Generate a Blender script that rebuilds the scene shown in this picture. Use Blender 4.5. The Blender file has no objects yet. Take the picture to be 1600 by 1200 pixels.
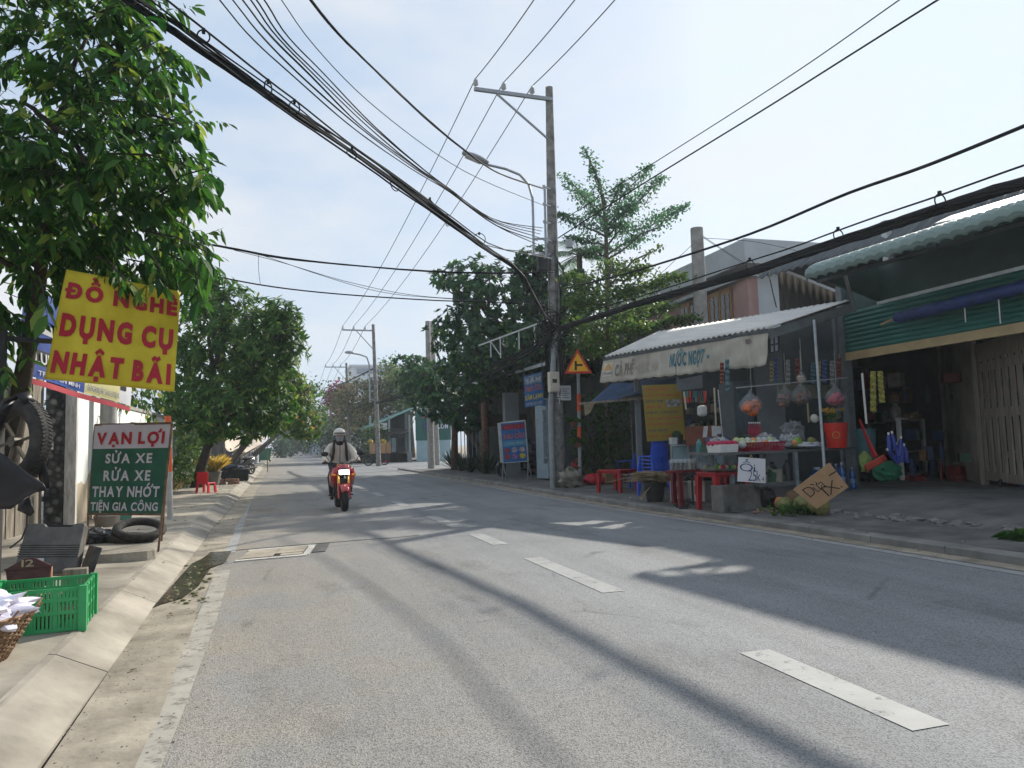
import bpy, math, random
from mathutils import Vector, Matrix, noise as mnoise
R = random.Random(7)
SC = bpy.context.scene
COL = SC.collection
PI = math.pi
V = Vector
# ------------------------------------------------------------------ camera
F = 1155.0; EYE = 1.25; RHO = math.radians(1.6)
def unroll(px, py):
    x = (px-800)/F; y = (600-py)/F; c, s = math.cos(RHO), math.sin(RHO)
    return x*c+y*s, -x*s+y*c
_x, _y = unroll(452, 703)                     # vanishing point of the road
TH = math.atan(-_y); PSI = math.atan(-_x/(math.cos(TH)-_y*math.sin(TH)))
FW = V((math.sin(PSI)*math.cos(TH), math.cos(PSI)*math.cos(TH), math.sin(TH)))
UP = V((-math.sin(PSI)*math.sin(TH), -math.cos(PSI)*math.sin(TH), math.cos(TH)))
RT = V((math.cos(PSI), -math.sin(PSI), 0))
cx = RT*math.cos(RHO) - UP*math.sin(RHO); cy = RT*math.sin(RHO) + UP*math.cos(RHO)
cam = bpy.data.objects.new('camera', bpy.data.cameras.new('camera')); COL.objects.link(cam)
m = Matrix.Identity(4)
for i in range(3):
    m[i][0] = cx[i]; m[i][1] = cy[i]; m[i][2] = -FW[i]
m[2][3] = EYE
cam.matrix_world = m
cam.data.sensor_width = 36; cam.data.lens = F/1600*36; cam.data.clip_start = .05; cam.data.clip_end = 3000
SC.camera = cam
# ------------------------------------------------------------------ light
SUN_D = V((.80, .60, math.tan(math.radians(31)))).normalized()
EL = math.asin(SUN_D.z); AZ = math.atan2(SUN_D.x, SUN_D.y)
w = bpy.data.worlds.new('World'); SC.world = w; w.use_nodes = True
nt = w.node_tree; nt.nodes.clear()
out = nt.nodes.new('ShaderNodeOutputWorld'); bg = nt.nodes.new('ShaderNodeBackground')
sky = nt.nodes.new('ShaderNodeTexSky'); sky.sky_type = 'NISHITA'; sky.sun_disc = False
sky.sun_elevation = EL; sky.sun_rotation = AZ; sky.air_density = 1.0; sky.dust_density = 2.2; sky.ozone_density = 1.4
tc = nt.nodes.new('ShaderNodeTexCoord')
mp = nt.nodes.new('ShaderNodeMapping'); mp.inputs['Scale'].default_value = (1, 1, 2.6)
nz = nt.nodes.new('ShaderNodeTexNoise'); nz.inputs['Scale'].default_value = 1.9; nz.inputs['Detail'].default_value = 7; nz.inputs['Roughness'].default_value = .55
rp = nt.nodes.new('ShaderNodeValToRGB')
rp.color_ramp.elements[0].position = .40; rp.color_ramp.elements[0].color = (0, 0, 0, 1)
rp.color_ramp.elements[1].position = .66; rp.color_ramp.elements[1].color = (.9, .9, .9, 1)
def wmix(f, a, b, mode='MIX'):
    x = nt.nodes.new('ShaderNodeMix'); x.data_type = 'RGBA'; x.blend_type = mode
    for q, i in ((f, 0), (a, 6), (b, 7)):
        if hasattr(q, 'links'): nt.links.new(q, x.inputs[i])
        else: x.inputs[i].default_value = q
    return x.outputs[2]
L = nt.links.new
L(tc.outputs['Generated'], mp.inputs['Vector']); L(mp.outputs[0], nz.inputs['Vector']); L(nz.outputs['Fac'], rp.inputs['Fac'])
thin = wmix(1., sky.outputs[0], (12, 12, 12, 1), 'DARKEN')               # hazy sky: the glare round the sun is veiled
thin = wmix(.76, thin, (4.55, 5.75, 7.3, 1))                            # milky tropical haze
thin = wmix(rp.outputs['Color'], thin, (6.9, 7.0, 7.2, 1))              # faint white cloud
L(thin, bg.inputs['Color'])
bg.inputs['Strength'].default_value = .098
L(bg.outputs[0], out.inputs['Surface'])
sl = bpy.data.lights.new('sun', 'SUN'); sl.energy = 5.0; sl.angle = math.radians(.9); sl.color = (1, .945, .84)
so = bpy.data.objects.new('sun', sl); COL.objects.link(so)
so.rotation_euler = SUN_D.to_track_quat('Z', 'Y').to_euler()
SC.view_settings.view_transform = 'Standard'; SC.view_settings.look = 'None'
SC.view_settings.exposure = .38; SC.view_settings.gamma = 1
# ------------------------------------------------------------------ photo-pixel rays -> points in the world
def ray(px, py):
    x, y = unroll(px, py); return RT*x + UP*y + FW
def gp(px, py, z=0.):
    d = ray(px, py); t = (z-EYE)/d.z; return V((d.x*t, d.y*t, z))
def xp(px, py, X):
    d = ray(px, py); t = X/d.x; return V((X, d.y*t, EYE+d.z*t))
def yp(px, py, Y):
    d = ray(px, py); t = Y/d.y; return V((d.x*t, Y, EYE+d.z*t))
def dp(px, py, t):
    d = ray(px, py); return V((d.x*t, d.y*t, EYE+d.z*t))
def interp(tab, y):
    if y <= tab[0][0]: return tab[0][1]
    for (a, b), (c, d) in zip(tab, tab[1:]):
        if y <= c: return b+(d-b)*(y-a)/(c-a)
    return tab[-1][1]
KL = [(-20, -.86), (3.5, -.95), (6.4, -1.06), (12.5, -1.19), (26, -1.35), (50, -1.7), (120, -2.6), (320, -5)]
KR = [(-20, 6.75), (5, 6.45), (9, 6.33), (12, 6.1), (17, 6.0), (23, 6.0), (37, 5.8), (62, 5.3), (120, 4.6), (320, 2.4)]
kl = lambda y: interp(KL, y)
kr = lambda y: interp(KR, y)
def zg(x, y):
    a = kl(y)
    if x < a: return min(.13, (a-x)/.26*.13) + max(0, min(.04, (a-.26-x)*.02))
    b = kr(y)
    if x > b:
        if 37 < y < 62: return 0.004
        z = .085+min(.045, (x-b)*.03)
        if y < 13.2: z += max(0, min(1, (x-7.55)/1.4))*.17*min(1, (13.2-y)/.6)
        return z
    return 0.
def gs(px, py):
    z = .1
    for _ in range(12):
        p = gp(px, py, z); z = zg(p.x, p.y)
    return V((p.x, p.y, z))
# ------------------------------------------------------------------ object helpers
def link(o): COL.objects.link(o); return o
def thing(name, label, cat, loc=(0, 0, 0), group=None):
    o = bpy.data.objects.new(name, None); o.empty_display_size = .1; o.location = loc; link(o)
    o['label'] = label; o['category'] = cat
    if group: o['group'] = group
    return o
def tag(o, label, cat, group=None):
    o['label'] = label; o['category'] = cat
    if group: o['group'] = group
    return o
def wloc(o):
    p = V((0, 0, 0))
    while o is not None: p += o.location; o = o.parent
    return p
def dup(root, loc, rz=None, label=None, group=None, scale=None):
    r = root.copy(); COL.objects.link(r); r.location = loc
    if rz is not None: r.rotation_euler = (0, 0, rz)
    if scale: r.scale = (scale,)*3 if not hasattr(scale, '__len__') else scale
    if label: r['label'] = label
    if group: r['group'] = group
    for ch in list(root.children):
        c = ch.copy(); COL.objects.link(c); c.parent = r
        for g in list(ch.children):
            d = g.copy(); COL.objects.link(d); d.parent = c
    return r
class MB:
    def __init__(s): s.v = []; s.f = []; s.m = []
    def add(s, vs, fs, m=0):
        n = len(s.v); s.v += [V(v) for v in vs]; s.f += [tuple(i+n for i in f) for f in fs]; s.m += [m]*len(fs); return s
    def quad(s, a, b, c, d, m=0): return s.add([a, b, c, d], [(0, 1, 2, 3)], m)
    def box(s, c, size, rz=0, m=0, mat=None):
        x, y, z = [q/2 for q in size]
        vs = [V((i*x, j*y, k*z)) for k in (-1, 1) for j in (-1, 1) for i in (-1, 1)]
        if mat is None: mat = Matrix.Rotation(rz, 3, 'Z')
        vs = [mat @ q + V(c) for q in vs]
        return s.add(vs, [(0, 2, 3, 1), (4, 5, 7, 6), (0, 1, 5, 4), (2, 6, 7, 3), (0, 4, 6, 2), (1, 3, 7, 5)], m)
    def bar(s, p, q, w, h=None, m=0, up=(0, 0, 1)):
        p, q = V(p), V(q); h = h or w; d = (q-p); l = d.length; d.normalize(); u = V(up)
        if abs(d.dot(u)) > .98: u = V((0, 1, 0))
        sx = d.cross(u).normalized(); uz = sx.cross(d).normalized()
        mat = Matrix((sx, d, uz)).transposed()
        return s.box((p+q)/2, (w, l, h), m=m, mat=mat)
    def tube(s, path, rad, n=8, m=0, cap=True, sq=(1, 1)):
        P = [V(p) for p in path]; k = len(P)
        rs = rad if hasattr(rad, '__len__') else [rad]*k
        base = len(s.v); prev = None
        for i, p in enumerate(P):
            d = (P[min(i+1, k-1)]-P[max(i-1, 0)])
            if d.length < 1e-9: d = V((0, 0, 1))
            d.normalize()
            if prev is None:
                a = V((0, 0, 1)) if abs(d.z) < .9 else V((1, 0, 0))
                u = d.cross(a).normalized()
            else:
                u = (prev-d*prev.dot(d))
                u = u.normalized() if u.length > 1e-6 else d.orthogonal().normalized()
            prev = u; w_ = d.cross(u)
            for j in range(n):
                t = 2*PI*j/n
                s.v.append(p+(u*math.cos(t)*sq[0]+w_*math.sin(t)*sq[1])*rs[i])
        for i in range(k-1):
            for j in range(n):
                a = base+i*n+j; b = base+i*n+(j+1) % n
                s.f.append((a, b, b+n, a+n)); s.m.append(m)
        if cap:
            s.f.append(tuple(base+j for j in range(n))[::-1]); s.m.append(m)
            s.f.append(tuple(base+(k-1)*n+j for j in range(n))); s.m.append(m)
        return s
    def lathe(s, prof, c=(0, 0, 0), n=16, m=0, mat=None, sx=1, sy=1, cap=True):
        base = len(s.v); c = V(c)
        for r, z in prof:
            for j in range(n):
                t = 2*PI*j/n; q = V((r*math.cos(t)*sx, r*math.sin(t)*sy, z))
                s.v.append((mat @ q if mat else q)+c)
        for i in range(len(prof)-1):
            for j in range(n):
                a = base+i*n+j; b = base+i*n+(j+1) % n
                s.f.append((a, b, b+n, a+n)); s.m.append(m)
        if cap:
            s.f.append(tuple(base+j for j in range(n))[::-1]); s.m.append(m)
            s.f.append(tuple(base+(len(prof)-1)*n+j for j in range(n))); s.m.append(m)
        return s
    def blob(s, c, r, n=10, k=7, amp=.0, seed=0, m=0, freq=1.5):
        c = V(c); r = V(r) if hasattr(r, '__len__') else V((r, r, r)); base = len(s.v)
        for i in range(k+1):
            a = PI*i/k
            for j in range(n):
                t = 2*PI*j/n; d = V((math.sin(a)*math.cos(t), math.sin(a)*math.sin(t), math.cos(a)))
                f = 1+amp*mnoise.noise(d*freq+V((seed*3.1, seed*1.7, seed)))
                s.v.append(c+V((d.x*r.x, d.y*r.y, d.z*r.z))*f)
        for i in range(k):
            for j in range(n):
                a = base+i*n+j; b = base+i*n+(j+1) % n
                s.f.append((a, a+n, b+n, b)); s.m.append(m)
        return s
    def torus(s, c, Rr, r, mat=None, n=24, k=8, m=0, flat=1.0):
        base = len(s.v); c = V(c)
        for i in range(n):
            a = 2*PI*i/n
            for j in range(k):
                b = 2*PI*j/k; q = V(((Rr+r*math.cos(b))*math.cos(a), (Rr+r*math.cos(b))*math.sin(a), r*flat*math.sin(b)))
                s.v.append((mat @ q if mat else q)+c)
        for i in range(n):
            for j in range(k):
                s.f.append((base+i*k+j, base+((i+1) % n)*k+j, base+((i+1) % n)*k+(j+1) % k, base+i*k+(j+1) % k)); s.m.append(m)
        return s
    def grid(s, fn, nu, nv, m=0):
        base = len(s.v)
        for i in range(nv+1):
            for j in range(nu+1): s.v.append(V(fn(j/nu, i/nv)))
        for i in range(nv):
            for j in range(nu):
                a = base+i*(nu+1)+j; s.f.append((a, a+1, a+nu+2, a+nu+1)); s.m.append(m)
        return s
    def build(s, name, mats, parent=None, smooth=False, bevel=0, solid=0, loc=None):
        me = bpy.data.meshes.new(name)
        o0 = wloc(parent) if parent is not None else V(loc or (0, 0, 0))
        me.from_pydata([tuple(v-o0) for v in s.v], [], s.f)
        if not isinstance(mats, (list, tuple)): mats = [mats]
        for q in mats: me.materials.append(q)
        me.polygons.foreach_set('material_index', s.m)
        if smooth:
            me.polygons.foreach_set('use_smooth', [True]*len(s.f))
        me.update()
        o = bpy.data.objects.new(name, me); link(o)
        if parent is not None: o.parent = parent
        else: o.location = o0
        if smooth == 'auto':
            try: me.set_sharp_from_angle(angle=math.radians(40))
            except Exception: pass
        if solid:
            md = o.modifiers.new('solid', 'SOLIDIFY'); md.thickness = solid; md.offset = 0
        if bevel:
            md = o.modifiers.new('bevel', 'BEVEL'); md.width = bevel; md.segments = 2; md.limit_method = 'ANGLE'
        return o
# ------------------------------------------------------------------ materials
MATS = {}
def M(name, col, rough=.75, var=.18, scale=5., bump=0., metal=0., spec=.35, col2=None, detail=4, streak=None, alpha=None, emit=None, trans=None, coat=0):
    if name in MATS: return MATS[name]
    mt = bpy.data.materials.new(name); mt.use_nodes = True; n = mt.node_tree; b = n.nodes['Principled BSDF']
    b.inputs['Roughness'].default_value = rough; b.inputs['Metallic'].default_value = metal
    b.inputs['Specular IOR Level'].default_value = spec
    if coat: b.inputs['Coat Weight'].default_value = coat
    c1 = [c*(1-var) for c in col]; c2 = list(col2) if col2 else [min(1, c*(1+var)) for c in col]
    t = n.nodes.new('ShaderNodeTexCoord'); mpn = n.nodes.new('ShaderNodeMapping')
    if streak: mpn.inputs['Scale'].default_value = streak
    z = n.nodes.new('ShaderNodeTexNoise'); z.inputs['Scale'].default_value = scale; z.inputs['Detail'].default_value = detail; z.inputs['Roughness'].default_value = .6
    r = n.nodes.new('ShaderNodeValToRGB'); r.color_ramp.elements[0].position = .33; r.color_ramp.elements[1].position = .68
    r.color_ramp.elements[0].color = (*c1, 1); r.color_ramp.elements[1].color = (*c2, 1)
    k = n.links.new
    k(t.outputs['Object'], mpn.inputs[0]); k(mpn.outputs[0], z.inputs['Vector']); k(z.outputs['Fac'], r.inputs['Fac']); k(r.outputs['Color'], b.inputs['Base Color'])
    if bump:
        z2 = n.nodes.new('ShaderNodeTexNoise'); z2.inputs['Scale'].default_value = scale*6; z2.inputs['Detail'].default_value = 3
        bp = n.nodes.new('ShaderNodeBump'); bp.inputs['Strength'].default_value = bump; bp.inputs['Distance'].default_value = .02
        k(mpn.outputs[0], z2.inputs['Vector']); k(z2.outputs['Fac'], bp.inputs['Height']); k(bp.outputs[0], b.inputs['Normal'])
    if alpha is not None: b.inputs['Alpha'].default_value = alpha
    if trans:
        b.inputs['Transmission Weight'].default_value = trans; b.inputs['IOR'].default_value = 1.2
    if emit:
        b.inputs['Emission Color'].default_value = (*emit[0], 1); b.inputs['Emission Strength'].default_value = emit[1]
    MATS[name] = mt; return mt
def leaf_mat(name, dark, light, accent=None, trans=.4, rough=.45):
    if name in MATS: return MATS[name]
    mt = bpy.data.materials.new(name); mt.use_nodes = True; n = mt.node_tree; b = n.nodes['Principled BSDF']
    g = n.nodes.new('ShaderNodeNewGeometry'); r = n.nodes.new('ShaderNodeValToRGB')
    e = r.color_ramp.elements; e[0].color = (*dark, 1); e[1].color = (*light, 1); e[0].position = .1; e[1].position = .9
    if accent:
        x = e.new(.94); x.color = (*accent, 1); e[1].position = .88
    k = n.links.new
    k(g.outputs['Random Per Island'], r.inputs['Fac']); k(r.outputs['Color'], b.inputs['Base Color'])
    b.inputs['Roughness'].default_value = rough; b.inputs['Specular IOR Level'].default_value = .26
    tr = n.nodes.new('ShaderNodeBsdfTranslucent'); hs = n.nodes.new('ShaderNodeHueSaturation')
    hs.inputs['Value'].default_value = 1.7; hs.inputs['Hue'].default_value = .485; hs.inputs['Saturation'].default_value = 1.1
    k(r.outputs['Color'], hs.inputs['Color']); k(hs.outputs[0], tr.inputs['Color'])
    ms = n.nodes.new('ShaderNodeMixShader'); ms.inputs[0].default_value = trans
    k(b.outputs[0], ms.inputs[1]); k(tr.outputs[0], ms.inputs[2]); k(ms.outputs[0], n.nodes['Material Output'].inputs['Surface'])
    MATS[name] = mt; return mt
def film(name, col, a=.35, rough=.15):
    """thin clear plastic or glass: transparent sheet with a glossy skin"""
    if name in MATS: return MATS[name]
    mt = bpy.data.materials.new(name); mt.use_nodes = True; n = mt.node_tree; b = n.nodes['Principled BSDF']
    b.inputs['Base Color'].default_value = (*col, 1); b.inputs['Roughness'].default_value = rough; b.inputs['Specular IOR Level'].default_value = .6
    t = n.nodes.new('ShaderNodeTexNoise'); t.inputs['Scale'].default_value = 9; t.inputs['Detail'].default_value = 3
    mr = n.nodes.new('ShaderNodeMapRange'); mr.inputs[1].default_value = .3; mr.inputs[2].default_value = .7; mr.inputs[3].default_value = a*.5; mr.inputs[4].default_value = min(1, a*1.5)
    n.links.new(t.outputs['Fac'], mr.inputs[0]); n.links.new(mr.outputs[0], b.inputs['Alpha'])
    MATS[name] = mt; return mt
# ------------------------------------------------------------------ lettering
import unicodedata
_GL = {}
def glyph(ch, bold):
    if (ch, bold) not in _GL:
        cu = bpy.data.curves.new('t', 'FONT'); cu.body = ch; cu.size = 1; cu.offset = bold; cu.resolution_u = 3
        o = bpy.data.objects.new('t', cu); COL.objects.link(o)
        me = bpy.data.meshes.new_from_object(o.evaluated_get(bpy.context.evaluated_depsgraph_get()))
        _GL[ch, bold] = ([v.co.copy() for v in me.vertices], [tuple(p.vertices) for p in me.polygons])
        bpy.data.objects.remove(o); bpy.data.curves.remove(cu); bpy.data.meshes.remove(me)
    return _GL[ch, bold]
def text_verts(s, bold=.0):
    """Vietnamese lettering: plain letters with the tone and vowel marks drawn on"""
    vs, fs = [], []; cur = 0.; w = .085+bold*1.4
    def stroke(pts, wd):
        for (x0, y0), (x1, y1) in zip(pts, pts[1:]):
            d = math.hypot(x1-x0, y1-y0) or 1; nx, ny = -(y1-y0)/d*wd/2, (x1-x0)/d*wd/2; ex, ey = (x1-x0)/d*wd*.3, (y1-y0)/d*wd*.3; k = len(vs)
            vs.extend([(x0-ex+nx, y0-ey+ny), (x1+ex+nx, y1+ey+ny), (x1+ex-nx, y1+ey-ny), (x0-ex-nx, y0-ey-ny)]); fs.append((k, k+1, k+2, k+3))
    for ch in s:
        if ch == ' ': cur += .33; continue
        dec = unicodedata.normalize('NFD', {'Đ': 'D', 'đ': 'd'}.get(ch, ch)); g, gf = glyph(dec[0], bold)
        if not g: continue
        x0 = min(v.x for v in g); x1 = max(v.x for v in g); top = max(v.y for v in g); k = len(vs)
        vs.extend([(v.x-x0+cur, v.y) for v in g]); fs.extend([tuple(i+k for i in f) for f in gf])
        wd = x1-x0; c = cur+wd/2; y = top+.07; m_ = dec[1:]
        if ch in 'Đđ': stroke([(cur-.05, .35 if ch == 'Đ' else .56), (cur+wd*.5, .35 if ch == 'Đ' else .56)], w*.9)
        if '\u031b' in m_: stroke([(cur+wd-.05, top-.03), (cur+wd+.05, top), (cur+wd+.07, top+.12)], w); wd += .05
        if '\u0302' in m_: stroke([(c-.17, y), (c, y+.11), (c+.17, y)], w*.8); y += .16
        if '\u0306' in m_: stroke([(c-.14, y+.09), (c-.07, y), (c+.07, y), (c+.14, y+.09)], w*.8); y += .14
        if '\u0300' in m_: stroke([(c-.13, y+.13), (c+.04, y)], w)
        if '\u0301' in m_: stroke([(c-.04, y), (c+.13, y+.13)], w)
        if '\u0303' in m_: stroke([(c-.17, y+.02), (c-.08, y+.09), (c+.07, y+.03), (c+.17, y+.10)], w*.9)
        if '\u0309' in m_: stroke([(c-.07, y+.13), (c+.02, y+.16), (c+.07, y+.11), (c, y+.05), (c, y)], w*.7)
        if '\u0323' in m_: stroke([(c-.05, -.14), (c+.05, -.14)], w*1.15)
        cur += wd+.06+bold*1.6
    x0 = min(v[0] for v in vs); x1 = max(v[0] for v in vs); y0 = min(v[1] for v in vs); y1 = max(v[1] for v in vs)
    return [((x-x0)/(x1-x0), 1-(y-y0)/(y1-y0)) for x, y in vs], fs
class Sheet:
    """a four-cornered sheet TL, TR, BR, BL seen from the viewer's side, with an optional ripple"""
    def __init__(s, tl, tr, br, bl, ripple=None):
        s.c = [V(q) for q in (tl, tr, br, bl)]; s.rp = ripple
        s.n = ((s.c[1]-s.c[0]).cross(s.c[3]-s.c[0])).normalized()
        if s.n.dot(V((0, 0, EYE))-s.c[0]) < 0: s.n = -s.n
    def at(s, u, v, off=0.):
        a, b, c, d = s.c; p = a*(1-u)*(1-v)+b*u*(1-v)+c*u*v+d*(1-u)*v
        return p+s.n*(off+(s.rp(u, v) if s.rp else 0))
    def mesh(s, mb=None, nu=12, nv=10, m=0, off=0, u0=0, v0=0, u1=1, v1=1):
        mb = mb or MB(); return mb.grid(lambda u, v: s.at(u0+(u1-u0)*u, v0+(v1-v0)*v, off), nu, nv, m)
    def text(s, st, u0, v0, u1, v1, mat, parent, bold=.0, off=.006, name='lettering', skew=0.):
        vs, fs = text_verts(st, min(bold, .06)); h = max(0, bold-.06)*.22*(v1-v0); mb = MB()      # heavy faces: the same letters laid over, shifted by a hair
        for i, du in enumerate((0, -h, h) if h else (0,)): mb.add([s.at(u0+(u1-u0)*x+du, v0+(v1-v0)*y, off+.0006*i) for x, y in vs], fs)
        return mb.build(name, mat, parent)
# ================================================================== SETTING: ground, road, pavements
def struct(o): o['kind'] = 'structure'; return o
def asphalt():
    mt = bpy.data.materials.new('asphalt'); mt.use_nodes = True; n = mt.node_tree; b = n.nodes['Principled BSDF']; k = n.links.new
    b.inputs['Roughness'].default_value = .82; b.inputs['Specular IOR Level'].default_value = .3
    t = n.nodes.new('ShaderNodeTexCoord')
    def noise(s, d=4, sc=None, r=.6):
        z = n.nodes.new('ShaderNodeTexNoise'); z.inputs['Scale'].default_value = s; z.inputs['Detail'].default_value = d; z.inputs['Roughness'].default_value = r
        if sc:
            q = n.nodes.new('ShaderNodeMapping'); q.inputs['Scale'].default_value = sc; k(t.outputs['Object'], q.inputs[0]); k(q.outputs[0], z.inputs['Vector'])
        else: k(t.outputs['Object'], z.inputs['Vector'])
        return z.outputs['Fac']
    def ramp(src, p0, c0, p1, c1):
        r = n.nodes.new('ShaderNodeValToRGB'); r.color_ramp.elements[0].position = p0; r.color_ramp.elements[1].position = p1
        r.color_ramp.elements[0].color = (*c0, 1); r.color_ramp.elements[1].color = (*c1, 1); k(src, r.inputs['Fac']); return r.outputs['Color']
    def mix(f, a, c, mode='MIX'):
        x = n.nodes.new('ShaderNodeMix'); x.data_type = 'RGBA'; x.blend_type = mode
        if isinstance(f, float): x.inputs[0].default_value = f
        else: k(f, x.inputs[0])
        for s, i in ((a, 6), (c, 7)):
            if isinstance(s, tuple): x.inputs[i].default_value = (*s, 1)
            else: k(s, x.inputs[i])
        return x.outputs[2]
    base = ramp(noise(.55, 6), .3, (.155, .161, .168), .70, (.262, .270, .278))
    base = mix(.55, base, ramp(noise(.9, 5, (2.2, .12, 1)), .35, (.17, .175, .182), .65, (.268, .274, .282)))
    # dust drifting in from the left gutter
    sx = n.nodes.new('ShaderNodeSeparateXYZ'); k(t.outputs['Object'], sx.inputs[0])
    mr = n.nodes.new('ShaderNodeMapRange'); mr.inputs[1].default_value = 2.4; mr.inputs[2].default_value = -.7; mr.inputs[3].default_value = .05; mr.inputs[4].default_value = .9
    k(sx.outputs[0], mr.inputs[0])
    mu = n.nodes.new('ShaderNodeMath'); mu.operation = 'MULTIPLY'; k(mr.outputs[0], mu.inputs[0])
    g = n.nodes.new('ShaderNodeMapRange'); g.inputs[1].default_value = .3; g.inputs[2].default_value = .65; g.inputs[3].default_value = .35; g.inputs[4].default_value = 1; k(noise(1.3, 5), g.inputs[0]); k(g.outputs[0], mu.inputs[1])
    base = mix(mu.outputs[0], base, (.30, .262, .21))
    # tar stains
    base = mix(.9, base, ramp(noise(.9, 6, (1, .45, 1), .7), .54, (1, 1, 1), .70, (.60, .59, .58)), 'MULTIPLY')
    # old cracks, few and broken up
    vc = n.nodes.new('ShaderNodeTexVoronoi'); vc.feature = 'DISTANCE_TO_EDGE'; vc.inputs['Scale'].default_value = .42
    wq = n.nodes.new('ShaderNodeTexNoise'); wq.inputs['Scale'].default_value = 1.6; wq.inputs['Detail'].default_value = 6; k(t.outputs['Object'], wq.inputs['Vector'])
    wm = n.nodes.new('ShaderNodeMix'); wm.data_type = 'RGBA'; wm.inputs[0].default_value = .22; k(t.outputs['Object'], wm.inputs[6]); k(wq.outputs['Color'], wm.inputs[7]); k(wm.outputs[2], vc.inputs['Vector'])
    cm = n.nodes.new('ShaderNodeMapRange'); cm.inputs[1].default_value = .0; cm.inputs[2].default_value = .011; cm.inputs[3].default_value = .55; cm.inputs[4].default_value = 0; k(vc.outputs['Distance'], cm.inputs[0])
    cg = n.nodes.new('ShaderNodeMapRange'); cg.inputs[1].default_value = .52; cg.inputs[2].default_value = .62; k(noise(.8, 3), cg.inputs[0])
    cx_ = n.nodes.new('ShaderNodeMath'); cx_.operation = 'MULTIPLY'; k(cm.outputs[0], cx_.inputs[0]); k(cg.outputs[0], cx_.inputs[1])
    base = mix(cx_.outputs[0], base, (.06, .058, .055))
    v = n.nodes.new('ShaderNodeTexVoronoi'); v.inputs['Scale'].default_value = 150; k(t.outputs['Object'], v.inputs['Vector'])
    sp = n.nodes.new('ShaderNodeSeparateColor'); k(v.outputs['Color'], sp.inputs[0])
    base = mix(.75, base, ramp(sp.outputs[0], .12, (.42, .42, .42), .6, (1.12, 1.12, 1.12)), 'MULTIPLY')
    k(base, b.inputs['Base Color'])
    bp = n.nodes.new('ShaderNodeBump'); bp.inputs['Strength'].default_value = .5; bp.inputs['Distance'].default_value = .006
    k(v.outputs['Distance'], bp.inputs['Height']); k(bp.outputs[0], b.inputs['Normal'])
    return mt
ASPH = asphalt()
CONC = M('pavement_concrete', (.26, .23, .185), .85, .28, 1.3, .4, col2=(.41, .37, .305), detail=8)
KERBM = M('kerb_concrete', (.27, .24, .195), .85, .28, 1.5, .45, col2=(.40, .36, .30), detail=7)
CONCD = M('old_pavement_concrete', (.10, .099, .097), .88, .3, 1.8, .4, col2=(.165, .162, .156), detail=8)
GUT = M('gutter_concrete', (.25, .215, .165), .85, .3, 2.6, .4, col2=(.38, .335, .265), detail=8)
DIRT = M('dry_dirt', (.26, .20, .14), .95, .3, 3, .5, col2=(.34, .28, .2), detail=8)
def paint_mat(name, white, lo, hi):
    """thermoplastic paint worn through to the road in flakes"""
    mt = M(name, white, .75, .14, 3, detail=8); n = mt.node_tree; b = n.nodes['Principled BSDF']; k = n.links.new
    t = n.nodes.new('ShaderNodeTexCoord'); z = n.nodes.new('ShaderNodeTexNoise'); z.inputs['Scale'].default_value = 7; z.inputs['Detail'].default_value = 10; z.inputs['Roughness'].default_value = .78; k(t.outputs['Object'], z.inputs['Vector'])
    g = n.nodes.new('ShaderNodeMapRange'); g.inputs[1].default_value = lo; g.inputs[2].default_value = hi; g.inputs[3].default_value = .12; k(z.outputs['Fac'], g.inputs[0]); k(g.outputs[0], b.inputs['Alpha']); return mt
PAINT = paint_mat('worn_white_paint', (.29, .29, .285), .31, .45)
PAINT2 = paint_mat('dusty_white_paint', (.335, .31, .265), .34, .49)
mb = MB(); mb.quad((-700, -60, -.06), (700, -60, -.06), (700, 1400, -.06), (-700, 1400, -.06)); struct(mb.build('ground', DIRT))
YS = [-14+.5*i for i in range(104)]+[38+2*i for i in range(30)]+[100+10*i for i in range(31)]
mb = MB()
for a, b in zip(YS, YS[1:]): mb.quad((kl(a), a, 0), (kr(a), a, 0), (kr(b), b, 0), (kl(b), b, 0))
struct(mb.build('road', ASPH))
mb = MB(); mb.quad((5.2, 37.2, .004), (70, 42, .004), (70, 60, .004), (5.0, 62, .004)); struct(mb.build('side_road', ASPH))
# left gutter
mb = MB()
for a, b in zip(YS, YS[1:]):
    wv = lambda y: .36+.05*mnoise.noise(V((y*.8, 3, 0)))
    mb.quad((kl(a), a, .004), (kl(a)+wv(a), a, .004), (kl(b)+wv(b), b, .004), (kl(b), b, .004))
struct(mb.build('gutter', GUT))
mb = MB()
for a, b in zip(YS, YS[1:]): mb.quad((kr(a)-.24, a, .004), (kr(a), a, .004), (kr(b), b, .004), (kr(b)-.24, b, .004)) if not (36.9 < a < 62) else None
struct(mb.build('gutter', GUT))
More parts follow.
